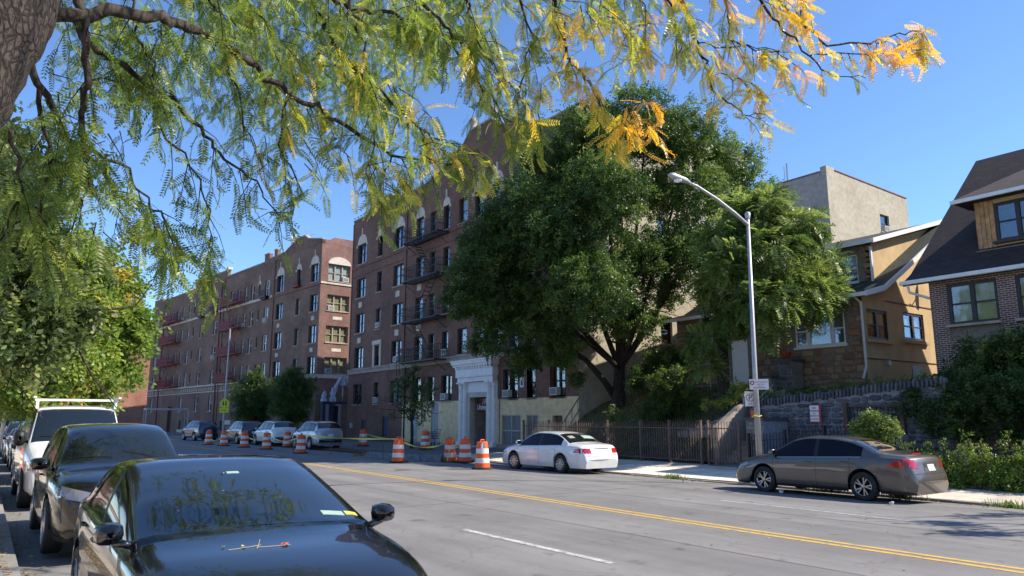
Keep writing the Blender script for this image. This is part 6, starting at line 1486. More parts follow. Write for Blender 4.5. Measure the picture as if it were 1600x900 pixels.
for (x, y, s, lab) in ((16.35, 11.6, .07, 'crumpled white litter by the wheel of the grey sedan'), (16.1, 8.7, .06, 'small white wrapper in the road near the rear wheel of the grey sedan')):
    b = MB(); rr = random.Random(int(x * 100)); n = 8; pts = [(s * math.cos(2 * PI * k / n) * rr.uniform(.6, 1.2), s * .8 * math.sin(2 * PI * k / n) * rr.uniform(.6, 1.2), .02 + .05 * rr.random()) for k in range(n)]
    for k in range(n): b.poly([(0, 0, .06), pts[k], pts[(k + 1) % n]]); b.quad(pts[k], (pts[k][0] * .8, pts[k][1] * .8, 0), (pts[(k + 1) % n][0] * .8, pts[(k + 1) % n][1] * .8, 0), pts[(k + 1) % n])
    tag(b.build('paper_litter', 'sign_white', None, loc=(x, y, .006)), lab, 'litter')

# ================================================================== TREES AND PLANTS
def L_(px_, py_, rpx, d): p = at(px_, py_, d); return (p[0], p[1], p[2], rpx * d / F_PX)
def big_limbs(parent, base, fork, tips, r0, rng, mat='bark', name='trunk', sub=3):
    b = MB(); limb(b, bez(base, fork, (.1, .05, 0), 6), r0, r0 * .72, 10); b.build(name, mat, parent, smooth=True)
    A = []; Bq = []; rr = []
    for i, t in enumerate(tips):
        b = MB(); pts = bez(fork, t, (rng.normal() * .3, rng.normal() * .3, -.08 * (t[2] - fork[2])), 8); limb(b, pts, r0 * .42, .03, 7); b.build('branch', mat, parent, smooth=True)
        for k in range(3, 9):
            for _ in range(sub):
                p = np.array(pts[k]); d = nrm(rng.normal(size=3) + np.array([0, 0, .5])); q = p + d * rng.uniform(.6, 1.6); A.append(p); Bq.append(q); rr.append(.025)
                for _ in range(2): A.append(q); Bq.append(q + nrm(d + rng.normal(size=3) * .6) * rng.uniform(.3, .8)); rr.append(.012)
    twigs(parent, A, Bq, np.array(rr), mat)
rng = np.random.default_rng(21)
# the big dark ash before the apartment house
T = empty('tree', (26, 27.6, 2.0), 0, 'huge dark green tree with an arching low limb before the apartment building', 'tree')
def loc_(lobes, o): return [(x - o[0], y - o[1], z - o[2], r) for x, y, z, r in lobes]
D = 37.5
lob = [L_(*q, D + dd) for q, dd in (((1000, 195, 62), 0), ((925, 220, 62), -1), ((868, 265, 58), 1), ((1075, 215, 62), 1), ((1140, 255, 52), 2), ((1165, 300, 42), 1), ((820, 330, 62), -2), ((765, 375, 50), -2), ((735, 420, 38), -3), ((790, 430, 62), 0), ((870, 360, 72), -3), ((945, 300, 70), -3),
    ((1020, 290, 62), 2), ((1090, 310, 62), 0), ((1060, 390, 52), -1), ((770, 480, 45), -2), ((845, 485, 60), -2), ((880, 540, 36), -2), ((920, 450, 70), -4), ((1000, 400, 52), -2), ((985, 490, 44), -2), ((820, 560, 28), -1), ((1045, 450, 38), 0), ((1035, 560, 34), -1), ((1000, 590, 22), -2), ((1110, 380, 42), 1), ((720, 465, 30), -3), ((905, 590, 14), -2), ((760, 530, 26), -2))]
base = (0, 0, 0); o = (26, 27.6, 2.0); fork = (at(968, 575, 37.6) - np.array(o))
tips = [at(*q) - np.array(o) for q in ((880, 290, 37), (940, 220, 38), (1010, 200, 38), (1075, 240, 38), (1140, 290, 38.5), (1080, 380, 37.5), (820, 400, 35), (850, 480, 35))]
big_limbs(T, base, tuple(fork), [tuple(t) for t in tips], .38, rng)
b = MB(); low = [at(*q) - np.array(o) for q in ((965, 625, 37.5), (940, 590, 37.3), (915, 562, 37), (890, 545, 36.5), (850, 530, 36), (810, 520, 35.5))]; limb(b, [tuple(p) for p in low], .19, .05, 9)
b.build('low_limb', 'bark', T, smooth=True)
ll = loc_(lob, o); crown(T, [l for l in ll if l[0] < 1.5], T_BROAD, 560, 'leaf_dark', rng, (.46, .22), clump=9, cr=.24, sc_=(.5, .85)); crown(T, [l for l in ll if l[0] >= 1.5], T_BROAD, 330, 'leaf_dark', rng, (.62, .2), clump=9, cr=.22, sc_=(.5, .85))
# pinnate tree of heaven to its right
o = (24.6, 19.9, 2.3); T = empty('tree', o, 0, 'lighter feathery leaved tree behind the street lamp', 'tree')
D = 30.5
lob = [L_(*q, D + dd) for q, dd in (((1195, 335, 42), 0), ((1238, 362, 40), 0), ((1268, 410, 38), 1), ((1288, 455, 28), 0), ((1205, 400, 52), -1), ((1150, 420, 45), -1), ((1240, 450, 42), -1), ((1165, 340, 40), 1), ((1130, 370, 35), 0), ((1195, 470, 40), -2), ((1150, 490, 30), -1), ((1100, 530, 22), -1), ((1210, 520, 16), -2), ((1115, 450, 34), 0), ((1265, 478, 20), -1), ((1105, 575, 14), -1))]
fork = at(1128, 500, 30.6) - np.array(o)
tips = [tuple(at(*q) - np.array(o)) for q in ((1195, 350, 31), (1250, 390, 31), (1280, 450, 30), (1150, 400, 30), (1200, 500, 29), (1100, 500, 30))]
big_limbs(T, base, tuple(fork), tips, .27, rng, sub=1)
crown(T, loc_(lob, o), T_PINN, 400, 'leaf_mid', rng, (.62, .2), clump=4, cr=.3, zs=.8)
# small street trees
def street_tree(px_, top, bot, halfw, x, y, label, dens, mat='leaf_dark', tb=690):
    o = (x, y, .15); T = empty('tree', o, 0, label, 'tree'); d = x * math.sin(YAW) + y * math.cos(YAW)
    zt = at(px_, top, d)[2]; zb = at(px_, bot, d)[2]; R_ = halfw * d / F_PX; lobes = []
    n = 9
    for k in range(n):
        a = k * 2.4; t = k / (n - 1); z = zb + (zt - zb) * (.12 + .76 * t); w_ = R_ * math.sin(PI * (.22 + .68 * t)) ; lobes.append((w_ * .45 * math.cos(a), w_ * .45 * math.sin(a), z - .15, w_ * .62 + .12))
    big_limbs(T, (0, 0, 0), (0, 0, zb * .8), [(l[0], l[1], l[2]) for l in lobes[1::2]], .10, rng, sub=1)
    crown(T, lobes, T_SMALL, dens, mat, rng, (.4, .2), clump=5, cr=.35, sc_=(.8, 1.3)); return T
street_tree(393, 570, 664, 34, 20.5, 70.5, 'dark green street tree left of its twin before the long block', 420)
street_tree(456, 568, 660, 36, 20.6, 60.2, 'dark green street tree right of its twin before the long block', 420)
street_tree(647, 562, 655, 40, 20.4, 38.9, 'thin young street tree before the painted base of the apartment building', 60)
# trees along the left pavement
def mass_tree(o, lobes, label, mat, tm, dens, r0=.22, fork=2.6, tint=(.5, .2), **k):
    T = empty('tree', o, 0, label, 'tree'); big_limbs(T, (0, 0, 0), (.05, .1, fork), [l[:3] for l in lobes if l[2] > fork + 1.0 and math.hypot(l[0], l[1]) < 3.4][:7], r0, rng, sub=1); crown(T, lobes, tm, dens, mat, rng, tint, **k); return T
o = (-.7, 24, .15)
lob = [L_(*q, D_) for q, D_ in (((80, 600, 32), 18), ((140, 585, 38), 19), ((185, 545, 34), 20), ((200, 500, 30), 20), ((150, 500, 55), 20), ((150, 430, 48), 21), ((100, 400, 50), 21), ((60, 480, 60), 19), ((60, 560, 50), 18), ((20, 600, 45), 18), ((120, 545, 50), 18), ((190, 455, 26), 21), ((205, 590, 14), 20), ((215, 520, 20), 20), ((90, 450, 60), 21), ((40, 610, 36), 17), ((170, 620, 12), 19), ((10, 420, 60), 20), ((110, 620, 12), 18))]
mass_tree(o, loc_(lob, o), 'bright sunlit yellow green maple on the left pavement', 'leaf_bright', T_MAPLE, 560, clump=6, cr=.3, tint=(.62, .17))
o = (-1.1, 12.5, .15)
lob = [L_(*q, D_) for q, D_ in (((20, 520, 70), 10.5), ((80, 500, 50), 11), ((110, 535, 28), 11), ((60, 440, 55), 11), ((10, 420, 70), 11), ((30, 350, 60), 11), ((0, 300, 70), 11), ((60, 570, 24), 10.5), ((120, 490, 24), 11.5), ((-60, 480, 90), 10.5), ((70, 290, 40), 12), ((20, 230, 50), 12))]
mass_tree(o, loc_(lob, o), 'pale grey green leafy tree at the left edge', 'leaf_pale', T_SMALL, 620, r0=.16, fork=2.2, clump=6, cr=.3, tint=(.62, .22))
for i, (x, y, h, w_, lab) in enumerate(((-7.5, 26, 13, 6, 'tall dark unseen tree left of the pavement, added for window reflections'), (-2.5, 38, 7, 4, 'green tree farther down the left pavement'), (-3, 56, 9, 5, 'far green tree down the left pavement'), (-9, 48, 9, 5, 'dark tree in the yard left of the pavement'))):  # first tree is unseen, added for the brick house windows to reflect
    lob = [(w_ * .5 * math.cos(a), w_ * .5 * math.sin(a), h * (.45 + .1 * (k % 5)), w_ * .42) for k, a in enumerate([q * 1.3 for q in range(9)])]
    mass_tree((x, y, .1), lob, lab, 'leaf_bright' if i < 2 else 'leaf_dark', T_BROAD, 60, clump=5)
# ---- honey locust over the camera
o = np.array((-.35, 2.6, .15)); HL = empty('tree', tuple(o), 0, 'honey locust with feathery yellow green foliage hanging over the camera', 'tree')
tr = [(-.05, .1, -.1), (-.1, .05, 1.2)] + [tuple(at(*q) - o) for q in ((-180, 250, 2.9), (-90, 170, 2.9), (-34, 92, 3.0), (8, 15, 3.1), (65, -90, 3.3))]
b = MB(); rad = [.30, .24, .22, .19, .175, .17, .15]; pts = []
for (p, q), (ra, rb_) in zip(zip(tr, tr[1:]), zip(rad, rad[1:])):
    for k in range(6): t = k / 6; pts.append((lerp(p[0], q[0], t), lerp(p[1], q[1], t), lerp(p[2], q[2], t), lerp(ra, rb_, t)))
b.tube([p[:3] for p in pts], [p[3] * (1 + .03 * math.sin(i * 1.9) + .05 * math.sin(i * .7)) for i, p in enumerate(pts)], 28)
rr = random.Random(4)
b.v = [tuple(c + .010 * math.sin(55 * (x_ - y_) + 3 * z_ + 2 * math.sin(5 * z_)) * (.5 if i == 2 else 1) for i, c in enumerate((x_, y_, z_))) for x_, y_, z_ in b.v]
b.build('trunk', 'bark_pale', HL, smooth=True)
BR = [  # (points px, start and end distance, start radius, yellowness)
 ([(40, -20), (120, -60), (260, -110), (500, -150), (800, -150), (1100, -120), (1330, -90)], 3.4, 6.4, .11, 0, 0),
 ([(60, 30), (167, 20), (240, 23), (287, 40), (333, 63), (400, 102), (449, 147), (494, 170), (551, 204), (611, 245), (680, 255), (760, 262)], 3.4, 5.6, .05, .45, 1),
 ([(120, -40), (133, 50), (138, 133), (127, 187), (133, 233), (137, 293), (120, 330)], 3.5, 3.8, .035, .25, 1),
 ([(110, 20), (143, 73), (183, 100), (233, 133), (283, 167), (320, 213), (353, 247), (400, 283), (440, 340)], 3.6, 4.9, .035, .3, 1),
 ([(30, 80), (67, 147), (97, 200), (127, 240), (169, 275), (178, 302), (249, 333), (284, 395), (329, 427)], 3.4, 4.7, .028, .2, 1),
 ([(180, -40), (207, 7), (220, 60), (240, 100), (240, 125)], 3.8, 4.1, .015, .3, 1),
 ([(400, -130), (487, 0), (498, 23), (517, 57), (540, 94), (581, 136), (627, 174), (664, 208), (702, 227), (740, 235)], 4.4, 5.6, .03, .5, 1),
 ([(430, -130), (528, 0), (551, 15), (611, 23), (690, 45), (740, 110), (790, 190), (840, 205)], 4.5, 5.8, .03, .5, 1),
 ([(520, -90), (551, 19), (570, 64), (574, 117), (590, 200), (575, 290)], 4.6, 5.0, .02, .55, 1),
 ([(600, -140), (664, 11), (702, 49), (721, 75), (760, 150), (790, 200)], 4.8, 5.5, .022, .45, 1),
 ([(700, -140), (732, 0), (742, 38), (742, 68), (800, 130), (845, 190)], 5.0, 5.6, .018, .5, 1),
 ([(760, -140), (868, 0), (882, 43), (884, 87), (904, 107), (921, 133), (950, 180), (975, 225)], 5.1, 5.7, .024, .72, 1),
 ([(840, -140), (930, -20), (965, 20), (975, 70), (1000, 75)], 5.2, 5.7, .018, .7, 1),
 ([(900, -140), (1045, 0), (1057, 43), (1063, 66), (1060, 90)], 5.3, 5.7, .016, .5, 1),
 ([(940, -140), (1066, 0), (1083, 35), (1089, 66), (1102, 98), (1110, 136), (1135, 159), (1164, 180), (1195, 184)], 5.4, 6.0, .024, .7, .75),
 ([(1060, -120), (1134, 0), (1140, 60), (1170, 75), (1215, 80), (1225, 110)], 5.6, 6.0, .016, .75, .9),
 ([(1080, -120), (1194, 6), (1225, 44), (1266, 88), (1303, 119), (1353, 122)], 5.6, 6.3, .020, .8, .35),
 ([(1140, -120), (1200, -20), (1250, 34), (1297, 72), (1359, 67), (1391, 58), (1437, 47), (1450, 60)], 5.8, 6.5, .020, .82, .8),
 ([(1266, 88), (1312, 84), (1387, 81), (1409, 72), (1440, 75)], 6.0, 6.4, .009, .85, .9),
 ([(1089, 66), (1134, 73), (1200, 73), (1240, 100)], 5.7, 5.9, .008, .8, .9),
 ([(1110, 136), (1115, 119), (1156, 122), (1187, 137), (1195, 165)], 5.8, 6.0, .007, .8, .9),
 ([(60, 130), (80, 260), (60, 330), (90, 400)], 3.6, 3.9, .02, .2, 1), ([(133, 233), (200, 260), (240, 330), (260, 420)], 3.8, 4.3, .016, .2, 1), ([(20, 200), (30, 300), (0, 380)], 3.5, 3.7, .018, .15, 1),
 ([(300, -120), (330, 0), (350, 90), (380, 180), (400, 230)], 4.2, 4.8, .02, .3, 1), ([(233, 133), (250, 200), (300, 260), (330, 330), (325, 420)], 4.1, 4.6, .014, .25, 1), ([(449, 147), (440, 230), (470, 300), (440, 350)], 4.8, 5.0, .012, .45, .8),
 ([(611, 245), (590, 290), (600, 330)], 5.2, 5.3, .01, .65, 1), ([(640, -140), (800, -30), (830, 60), (810, 150), (845, 215)], 5.0, 5.6, .018, .55, 1), ([(850, -140), (990, -40), (1010, 30), (1005, 60)], 5.4, 5.6, .014, .7, 1), ([(1150, -120), (1240, -30), (1260, 10), (1230, 35)], 5.9, 6.1, .012, .7, .8)]
FP, FD, FT, FS = [], [], [], []; A2, B2, R2 = [], [], []
RX = np.random.default_rng(99)
_right = _rt; _up = np.array([0, 0, 1.])
def add_spray(p, along, yel, n, ln):
    """a hanging twig with fronds"""
    d = nrm(along * RX.uniform(.2, .9) + RX.normal(size=3) * .45 + np.array([0, 0, -.75])); q = p + d * ln * .5; e = q + nrm(d + np.array([0, 0, -.6])) * ln * .5
    A2.extend([p, q]); B2.extend([q, e]); R2.extend([.0042, .0028])
    ty = np.clip(yel + RX.normal() * .14, 0, 1)
    for k in range(n):
        t = (k + .6) / n; b_ = p + (q - p) * min(1, t * 2) + (e - q) * max(0, t * 2 - 1); dd = nrm(d * .5 + RX.normal(size=3) * .65 + np.array([0, 0, -.55]))
        FP.append(b_); FD.append(dd); FT.append(ty + RX.normal() * .06); FS.append(RX.uniform(.5, .98))
for bi, (pp, d0, d1, r0, yel, dens) in enumerate(BR):
    n = len(pp); P3 = [at(x, y, d0 + (d1 - d0) * i / (n - 1)) for i, (x, y) in enumerate(pp)]
    # resample, slight wiggle
    Q = []
    for a, c in zip(P3, P3[1:]):
        for k in range(4): Q.append(a + (c - a) * k / 4 + RX.normal(size=3) * (.012 if r0 < .1 else .03))
    Q.append(P3[-1]); r0 *= .68; b = MB(); limb(b, [tuple(q - o) for q in Q], r0, max(.003, r0 * .15), 8 if r0 > .014 else 5); b.build('branch', 'bark', HL, smooth=True)
    if not dens: continue
    lens = [np.linalg.norm(c - a) for a, c in zip(Q, Q[1:])]; tot = sum(lens); ns = int(tot / .085 * dens); yv = yel
    for k in range(ns):
        t = RX.uniform(.1, 1) ** .85 * tot; i = 0
        while i < len(lens) - 1 and t > lens[i]: t -= lens[i]; i += 1
        a = Q[i] + (Q[i + 1] - Q[i]) * min(1, t / lens[i]); al = nrm(Q[i + 1] - Q[i]); add_spray(a, al, yv * (.72 if pp[-1][0] < 850 else 1), RX.integers(3, 7), RX.uniform(.10, .34) * (.55 if bi in (16, 17, 18, 19, 20) else 1))
# denser hanging masses where the photograph shows them
def in_poly(x, y, P):
    c = False
    for (x1, y1), (x2, y2) in zip(P, P[1:] + P[:1]):
        if (y1 > y) != (y2 > y) and x < (x2 - x1) * (y - y1) / (y2 - y1) + x1: c = not c
    return c
FILL = [([(0, 0), (330, 0), (360, 60), (300, 160), (190, 180), (200, 330), (320, 420), (300, 445), (190, 390), (120, 400), (0, 400)], 400, 3.6, 5.0, .2),
        ([(330, 0), (850, 0), (840, 60), (700, 120), (620, 130), (650, 180), (700, 230), (600, 320), (560, 300), (480, 240), (420, 210), (340, 130)], 430, 4.4, 5.6, .42),
        ([(700, 0), (1020, 0), (1000, 80), (930, 80), (860, 60), (870, 180), (780, 190), (720, 120)], 150, 4.8, 5.7, .55), ([(900, 120), (990, 140), (1020, 215), (975, 245), (930, 210)], 60, 5.2, 5.6, .75),
        ([(570, 250), (760, 250), (770, 290), (640, 300), (600, 335)], 55, 5.0, 5.4, .5), ([(0, 180), (130, 200), (190, 330), (150, 420), (0, 420)], 120, 3.6, 4.4, .15), ([(400, 200), (560, 220), (600, 300), (470, 300), (420, 260)], 45, 4.6, 5.2, .45), ([(1020, 0), (1300, 0), (1230, 30), (1120, 40), (1040, 30)], 40, 5.6, 6.0, .7)]
for P_, n, d0, d1, yel in FILL:
    n = int(n * (.26 if yel < .3 else .34))
    xs = [p[0] for p in P_]; ys = [p[1] for p in P_]; c = 0
    while c < n:
        x, y = RX.uniform(min(xs), max(xs)), RX.uniform(min(ys), max(ys))
        if in_poly(x, y, P_):
            # cluster the mass: gaps between sprays let the sky through
            g = math.sin(x * .021 + 1.3 * math.sin(y * .017)) * math.cos(y * .026 + .8 * math.sin(x * .013))
            if g < RX.uniform(-.35, .4): c += .35; continue
            add_spray(at(x, y - 25, RX.uniform(d0, d1)), nrm(_right + RX.normal(size=3) * .3), np.clip(yel + (x - 500) / 4000, 0, 1), RX.integers(3, 6), RX.uniform(.15, .32)); c += 1
# far side of the crown, added over the parked cars for windshield reflections
for (x0, x1, y0, y1, d0, d1, n) in ((120, 800, -60, 140, 8.5, 12.5, 190), (330, 620, 120, 220, 8.5, 11, 20), (-100, 900, -560, -40, 9, 16, 500), (600, 1000, -60, 100, 8.5, 12, 70)):
    c = 0
    while c < n:
        x, y = RX.uniform(x0, x1), RX.uniform(y0, y1); g = math.sin(x * .016 + 1.7 * math.sin(y * .019)) * math.cos(y * .021 + .9 * math.sin(x * .011) + 1)
        if g < RX.uniform(-.3, .35): c += .25; continue
        add_spray(at(x, y, RX.uniform(d0, d1)), nrm(RX.normal(size=3)), .15 + .35 * (x > 500) * RX.random(), 6, .6); c += 1
        FS[-6:] = [q * 1.5 for q in FS[-6:]]
c = 0
while c < 1000:                                # sprays added above the parked cars to show in their windshields
    az, el, t = R(RX.uniform(2, 46)), R(RX.uniform(31, 66)), RX.uniform(8, 14)
    p = np.array([1.8 + t * math.cos(el) * math.sin(az), 6.0 + t * math.cos(el) * math.cos(az), 1.1 + t * math.sin(el)]); f = p - np.array([0, 0, EYE]); dz = f @ _F
    u, v = 800 + F_PX * (f @ _rt) / dz, 450 - F_PX * (f @ _U) / dz
    if v > (170 if u < 620 else (60 if u < 800 else -20)): continue
    g = math.sin(az * 17 + 2 * math.sin(el * 9)) * math.cos(el * 21 + math.sin(az * 11))
    if g < RX.uniform(-.45, .1): c += .2; continue
    add_spray(p, nrm(RX.normal(size=3)), .02 + .2 * RX.random(), 6, .6); c += 1; FS[-6:] = [q * 1.6 for q in FS[-6:]]
# the rest of its crown, above and behind the camera
for _ in range(1500):
    a = RX.uniform(0, 2 * PI); r = RX.random() ** .5; p = np.array([-.5 + 4.0 * r * math.cos(a), 1.5 + 5.0 * r * math.sin(a), 0]); p[2] = RX.uniform(5.5, 8.5)
    f = p - np.array([0, 0, EYE]); dz = f @ _F
    if dz > .3:
        u, v = 800 + F_PX * (f @ _rt) / dz, 450 - F_PX * (f @ _U) / dz
        if -20 < u < 1620 and v > -30: continue
    if math.sin(p[0] * 2.1) * math.sin(p[1] * 1.9 + p[2]) < -.25: continue
    add_spray(p, nrm(RX.normal(size=3)), .3, 5, .45)
for k in range(9):
    a = k * .7; b = MB(); t = (1.6 + 5.4 * math.cos(a) - o[0], 3.2 + 5.4 * math.sin(a) - o[1], 7.6 + .4 * (k % 3))
    if math.sin(a) > .1: t = (t[0], t[1] + 3, t[2] + 5.0)
    limb(b, bez(tr[-1], t, (0, 0, 2.6), 8), .09, .015, 7); b.build('branch', 'bark', HL, smooth=True)
rf_ = np.random.default_rng(8)
TF = [frond_template(11, .185, .038, .0165, dr0, rf_, spread=sp_) for dr0, sp_ in ((.2, 1), (.5, .8), (.8, .6), (.35, .5))]
FP, FD, FT, FS = np.array(FP) - o, np.array(FD), np.clip(np.array(FT), 0, 1), np.array(FS)
FU = np.tile([0, 0, 1.], (len(FP), 1)) + RX.normal(size=(len(FP), 3)) * .8
# three hundred of the nearest fronds in view as parts, the rest joined
dist = np.linalg.norm(FP + o - np.array([0, 0, EYE]), axis=1); rel = FP + o - np.array([0, 0, EYE]); dz = rel @ _F
uu = 800 + F_PX * (rel @ _rt) / np.maximum(dz, .01); vv = 450 - F_PX * (rel @ _U) / np.maximum(dz, .01); vis = (dz > .5) & (uu > 0) & (uu < 1600) & (vv > 0) & (vv < 900)
order = np.argsort(np.where(vis, dist / FS, 1e9)); sel = order[:300]; rest = np.setdiff1d(np.arange(len(FP)), sel)
V, Fc, TT = scatter(TF, FP[rest], FD[rest], FU[rest], FS[rest], FT[rest], RX); tag(np_mesh('foliage', V, Fc, 'leaf_locust', TT, HL), kind='stuff')
lm = []
for (tv, tf) in TF[:3]:
    for tn in (.12, .35, .6):
        q = np_mesh('leaf', tv, tf, 'leaf_locust', np.clip(np.full(len(tf), tn) + RX.normal(size=len(tf)) * .06, 0, 1)); lm.append(q.data); bpy.data.objects.remove(q)
BF = frames(FD[sel], FU[sel])
for k, i in enumerate(sel):
    tn = 0 if FT[i] < .24 else (1 if FT[i] < .48 else 2); ob = bpy.data.objects.new('leaf', lm[(k % 3) * 3 + tn]); col.objects.link(ob); ob.parent = HL
    m = Matrix([list(BF[k][:, 0]), list(BF[k][:, 1]), list(BF[k][:, 2])]).transposed() if False else Matrix(BF[k].T.tolist()); ob.matrix_local = Matrix.Translation(Vector(FP[i])) @ m.to_4x4() @ Matrix.Scale(float(FS[i]), 4)
twigs(HL, np.array(A2) - o, np.array(B2) - o, np.array(R2), 'bark')
print('fronds', len(FP), 'vis', vis.sum())
# off-frame trees on the right whose crowns shade the road at the lower right
for i, (x, y, h, lab) in enumerate(((20.6, 1.3, 7.5, 'street tree just outside the right edge casting shade on the road'),)):
    lob = [(1.5 * math.cos(a), 1.5 * math.sin(a), h * (.72 + .05 * (k % 5)), .6) for k, a in enumerate([q * 1.1 for q in range(7)])]
    mass_tree((x, y, .1), lob, lab, 'leaf_mid', T_BROAD, 60, clump=5)

# ------------------------------------------------------------------ shrubs, ivy, roadside plants
def shrub(name, lobes, label, cat, mat, tm, dens, tint=(.45, .2), stems=True, **k):
    o = tuple(np.mean([l[:2] for l in lobes], 0)) + (min(l[2] - l[3] for l in lobes) + .05,); Tt = empty(name, o, 0, label, cat); ll = loc_(lobes, o)
    if stems:
        b = MB()
        for l in ll[:8]: b.tube([(l[0] * .2, l[1] * .2, -.4), (l[0], l[1], l[2])], [.05, .015], 6)
        b.build('stem', 'bark', Tt)
    crown(Tt, ll, tm, dens, mat, rng, tint, name='foliage', **k); return Tt
# ball shrub behind the grey sedan
lob = [L_(*q, 21.3) for q in ((1366, 662, 20), (1348, 668, 15), (1386, 668, 15), (1366, 676, 17), (1398, 672, 7))]
shrub('shrub', lob, 'round clipped light green shrub above the roof of the grey sedan', 'shrub', 'leaf_mid', T_SMALL, 4200, clump=5, sc_=(.45, .7), tint=(.6, .15))
# big dark shrub mass on the terrace at the right
sb = lambda k, L: [(x * k, y * k, EYE + (z - EYE) * k, r * k) for x, y, z, r in L]
lob = sb(1.12, [(23.3, y, z, r) for y, z, r in ((10.1, 3.3, .55), (9.5, 3.5, .7), (8.8, 3.6, .75), (8.2, 3.5, .8), (7.5, 3.5, .8), (6.8, 3.4, .8), (10.5, 2.9, .5), (9.0, 2.9, .8), (8, 2.8, .8), (7, 2.8, .8))])
shrub('shrub', lob, 'large dark evergreen shrub in front of the brick house', 'shrub', 'leaf_dark', T_SMALL, 420, clump=6)
lob = sb(1.12, [(22.9, y, 3.75 + .12 * (i % 3), .34) for i, y in enumerate((9.2, 8.8, 8.4, 8.0, 7.6, 7.2, 6.8))])
shrub('shrub', lob, 'pale leaved shrub tips in the sun before the brick house windows', 'shrub', 'leaf_pale', T_SMALL, 900, clump=4, sc_=(.6, 1.), stems=False, tint=(.6, .2))
o_ = sb(1.07, [(22.5, y, z, r) for y, z, r in ((11.6, 2.2, .4), (11.0, 2.2, .55), (10.3, 2.2, .55), (9.6, 2.1, .6), (8.9, 2.15, .55), (8.2, 2.1, .6), (7.5, 2.1, .6), (6.8, 2.1, .6), (6.1, 2.1, .6), (10.6, 1.7, .45), (9.8, 1.6, .5), (9.0, 1.6, .45), (8.2, 1.65, .5), (7.4, 1.6, .5), (6.6, 1.6, .5), (11.4, 2.6, .35))])
o_ += [(24.25, 11.3 - .55 * k, 2.72 + .06 * (k % 3), .42) for k in range(12)] + [(24.1, 11.9, 2.3, .4), (24.1, 11.6, 1.8, .4)]
tag(shrub('ivy', o_, 'dark green ivy mass hanging over the terrace wall at the right', 'ivy', 'leaf_dark', T_SMALL, 620, clump=6, sc_=(.7, 1.0), stems=False, zs=.75))
lob = sb(1.05, [(21.9, 7.3, 2.05, .35), (21.9, 7.0, 2.2, .3), (21.8, 7.5, 1.75, .3)])
shrub('shrub', lob, 'sunlit pale shrub before the ivy at the right edge', 'shrub', 'leaf_pale', T_SMALL, 1300, stems=False, clump=4, sc_=(.5, .8), tint=(.7, .2))
# roadside plants: separate leafy clumps
GR = 'leafy plants along the low picket fence'
pl = [(21.05, 11.6, .9, .34), (21.0, 11.0, .75, .34), (20.95, 10.4, .8, .4), (21.0, 9.75, .7, .4), (20.9, 9.1, .85, .42), (20.95, 8.5, .85, .42), (20.95, 7.9, .95, .42), (20.9, 7.3, .85, .42), (20.9, 6.7, .85, .42), (20.8, 6.0, .9, .42)]
for i, (x, y, h, r) in enumerate(pl):
    lob = [(x - .12, y, .25, r * .8), (x + .05, y + .1, h * .5, r * .75), (x + .1, y - .1, h * .82, r * .55), (x + .15, y + .2, h, r * .35), (x - .25, y + .15, .2, r * .6)]
    tag(shrub('leafy_plant', lob, 'green leafy plant crowding the low picket fence, ' + ['leftmost beside the grey sedan', 'second from the left', 'third from the left', 'left of the white table top', 'before the white table top', 'right of the white table top', 'seventh from the left', 'eighth from the left', 'at the right edge', 'past the right edge'][i], 'plant', 'leaf_bright', T_SMALL, 1000, clump=5, sc_=(.45, .85), stems=False, tint=(.5, .22)), group=GR)
for i in range(14):
    x, y = 20.9 + .3 * random.random(), 6.6 + .36 * i; o = empty('tall_weed', (x, y, .1), random.random() * 6, 'tall weed shoot rising above the roadside plants', 'weed', 'tall weeds above the roadside plants'); h = random.uniform(.9, 1.35)
    b = MB(); b.tube([(0, 0, 0), (.04, .02, h * .6), (.1, .05, h)], [.008, .006, .003], 5); b.build('stem', 'leaf_mid', o)
    lob = [(.03 + .02 * k, .02, h * (.45 + .14 * k), .10 - .012 * k) for k in range(5)]; crown(o, lob, T_SMALL, 900, 'leaf_mid', rng, (.5, .2), name='foliage', clump=2, sc_=(.35, .6))
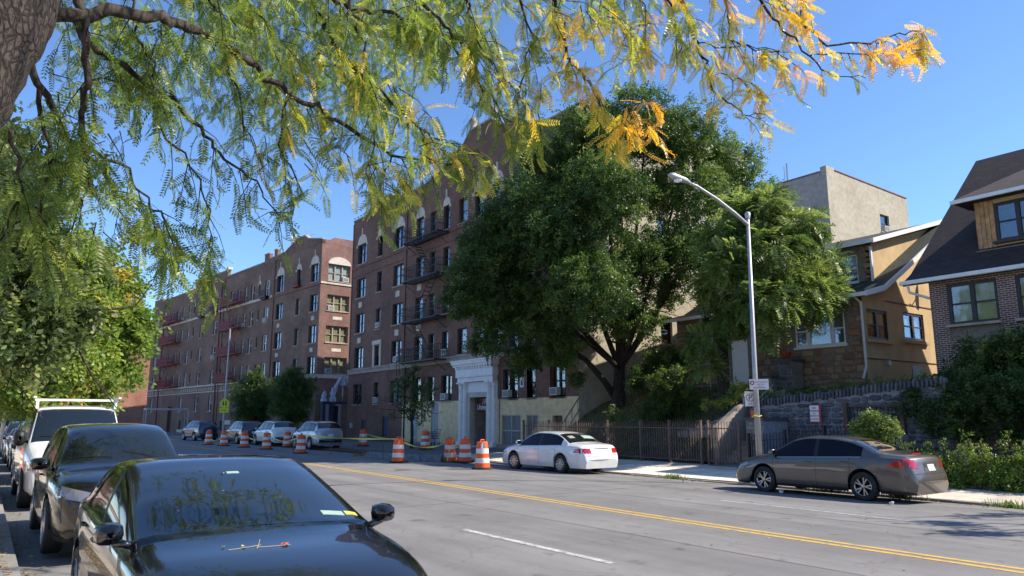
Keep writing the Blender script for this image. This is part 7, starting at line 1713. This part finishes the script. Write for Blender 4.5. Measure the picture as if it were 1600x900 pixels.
# shrub between big tree and stair, weeds behind the fence, ivy over the walls
lob = [L_(*q, d) for q, d in (((1050, 605, 22), 33), ((1035, 635, 26), 33), ((1070, 635, 22), 33), ((1010, 650, 18), 33), ((1085, 655, 12), 32), ((1060, 585, 14), 33), ((1030, 590, 14), 33), ((1080, 610, 10), 32))]
shrub('shrub', lob, 'leafy shrub between the big tree and the garden stair', 'shrub', 'leaf_dark', T_SMALL, 700, clump=6, tint=(.6, .2))
lob = [L_(*q, 33) for q in ((962, 648, 11), (955, 660, 10), (972, 665, 9))]
shrub('shrub', lob, 'small drooping bright shrub below the trunk of the big tree', 'shrub', 'leaf_mid', T_PIN2, 500, clump=2, stems=False)
for i, (y, h) in enumerate(((28.5, .5), (27.2, .45), (26, .5), (25, .4), (24.1, .55), (23.4, .4), (22.7, .5))):
    shrub('weed_clump', [(22.7, y, .3, .35), (22.75, y + .3, .35, .3), (22.8, y - .3, h, .22)], 'low weeds behind the rusty fence, clump %s' % ['at its far end', 'second from its far end', 'left of its middle', 'in its middle', 'right of its middle', 'second from the stair', 'nearest the stair'][i], 'weeds', 'leaf_mid', T_SMALL, 700, clump=4, sc_=(.5, .8), stems=False, tint=(.5 + .1 * (i % 3), .2))
tops = [L_(*q, 29) for q in ((1125, 628, 8), (1140, 622, 9), (1155, 612, 9), (1105, 632, 8), (1165, 602, 7), (1150, 600, 6))]
shrub('hanging_plant', tops, 'yellow tipped plants spilling over the pale stone wall', 'plant', 'leaf_bright', T_SMALL, 900, clump=3, sc_=(.5, .8), stems=False, tint=(.6, .25))
iv = [(24.25, y, 2.62 + (17.6 - y) * .085, .17) for y in (17.9, 17.6, 17.2, 16.8, 16.4, 16, 15.6, 15.2, 14.8, 14.4, 14, 13.6, 13.2, 12.8, 12.4, 12, 11.6)]
shrub('ivy', iv, 'ivy strip along the top of the bluestone wall', 'ivy', 'leaf_dark', T_SMALL, 1500, clump=4, sc_=(.35, .6), stems=False, tint=(.55, .2))
def grass(name, fn, n, seed, mat='leaf_mid'):
    r_ = np.random.default_rng(seed); P = np.array([fn(r_) for _ in range(n)]); D = r_.normal(size=(n, 3)) * .35 + np.array([0, 0, 1.]); U = r_.normal(size=(n, 3))
    t = np.array([[0, -.008, 0], [0, .008, 0], [.07, .004, .0], [.07, -.004, 0.]]) * np.array([1.6, 1, 1]); V, Fc, TT = scatter([(t, np.array([[0, 1, 2, 3]]))], P, D, U, r_.uniform(.6, 1.7, n), r_.random(n), r_)
    return tag(np_mesh(name, V, Fc, mat, TT), kind='stuff')
def gf(r_):
    x, y = r_.uniform(22.6, 29), r_.uniform(18.9, 29.2); return (x, y, hz(x, y) - .01)
grass('grass', gf, 9000, 3); grass('grass', lambda r_: (17.35 + .05 * r_.normal(), r_.choice([5.3, 6.9, 9.2, 11.0, 16.0, 22.0]) + .25 * r_.normal(), .01), 900, 4)
def gf2(r_):
    x, y = r_.uniform(24.3, 29), r_.uniform(11.4, 18.5); return (x, y, hz(x, y) - .01)
grass('grass', gf2, 6000, 5)
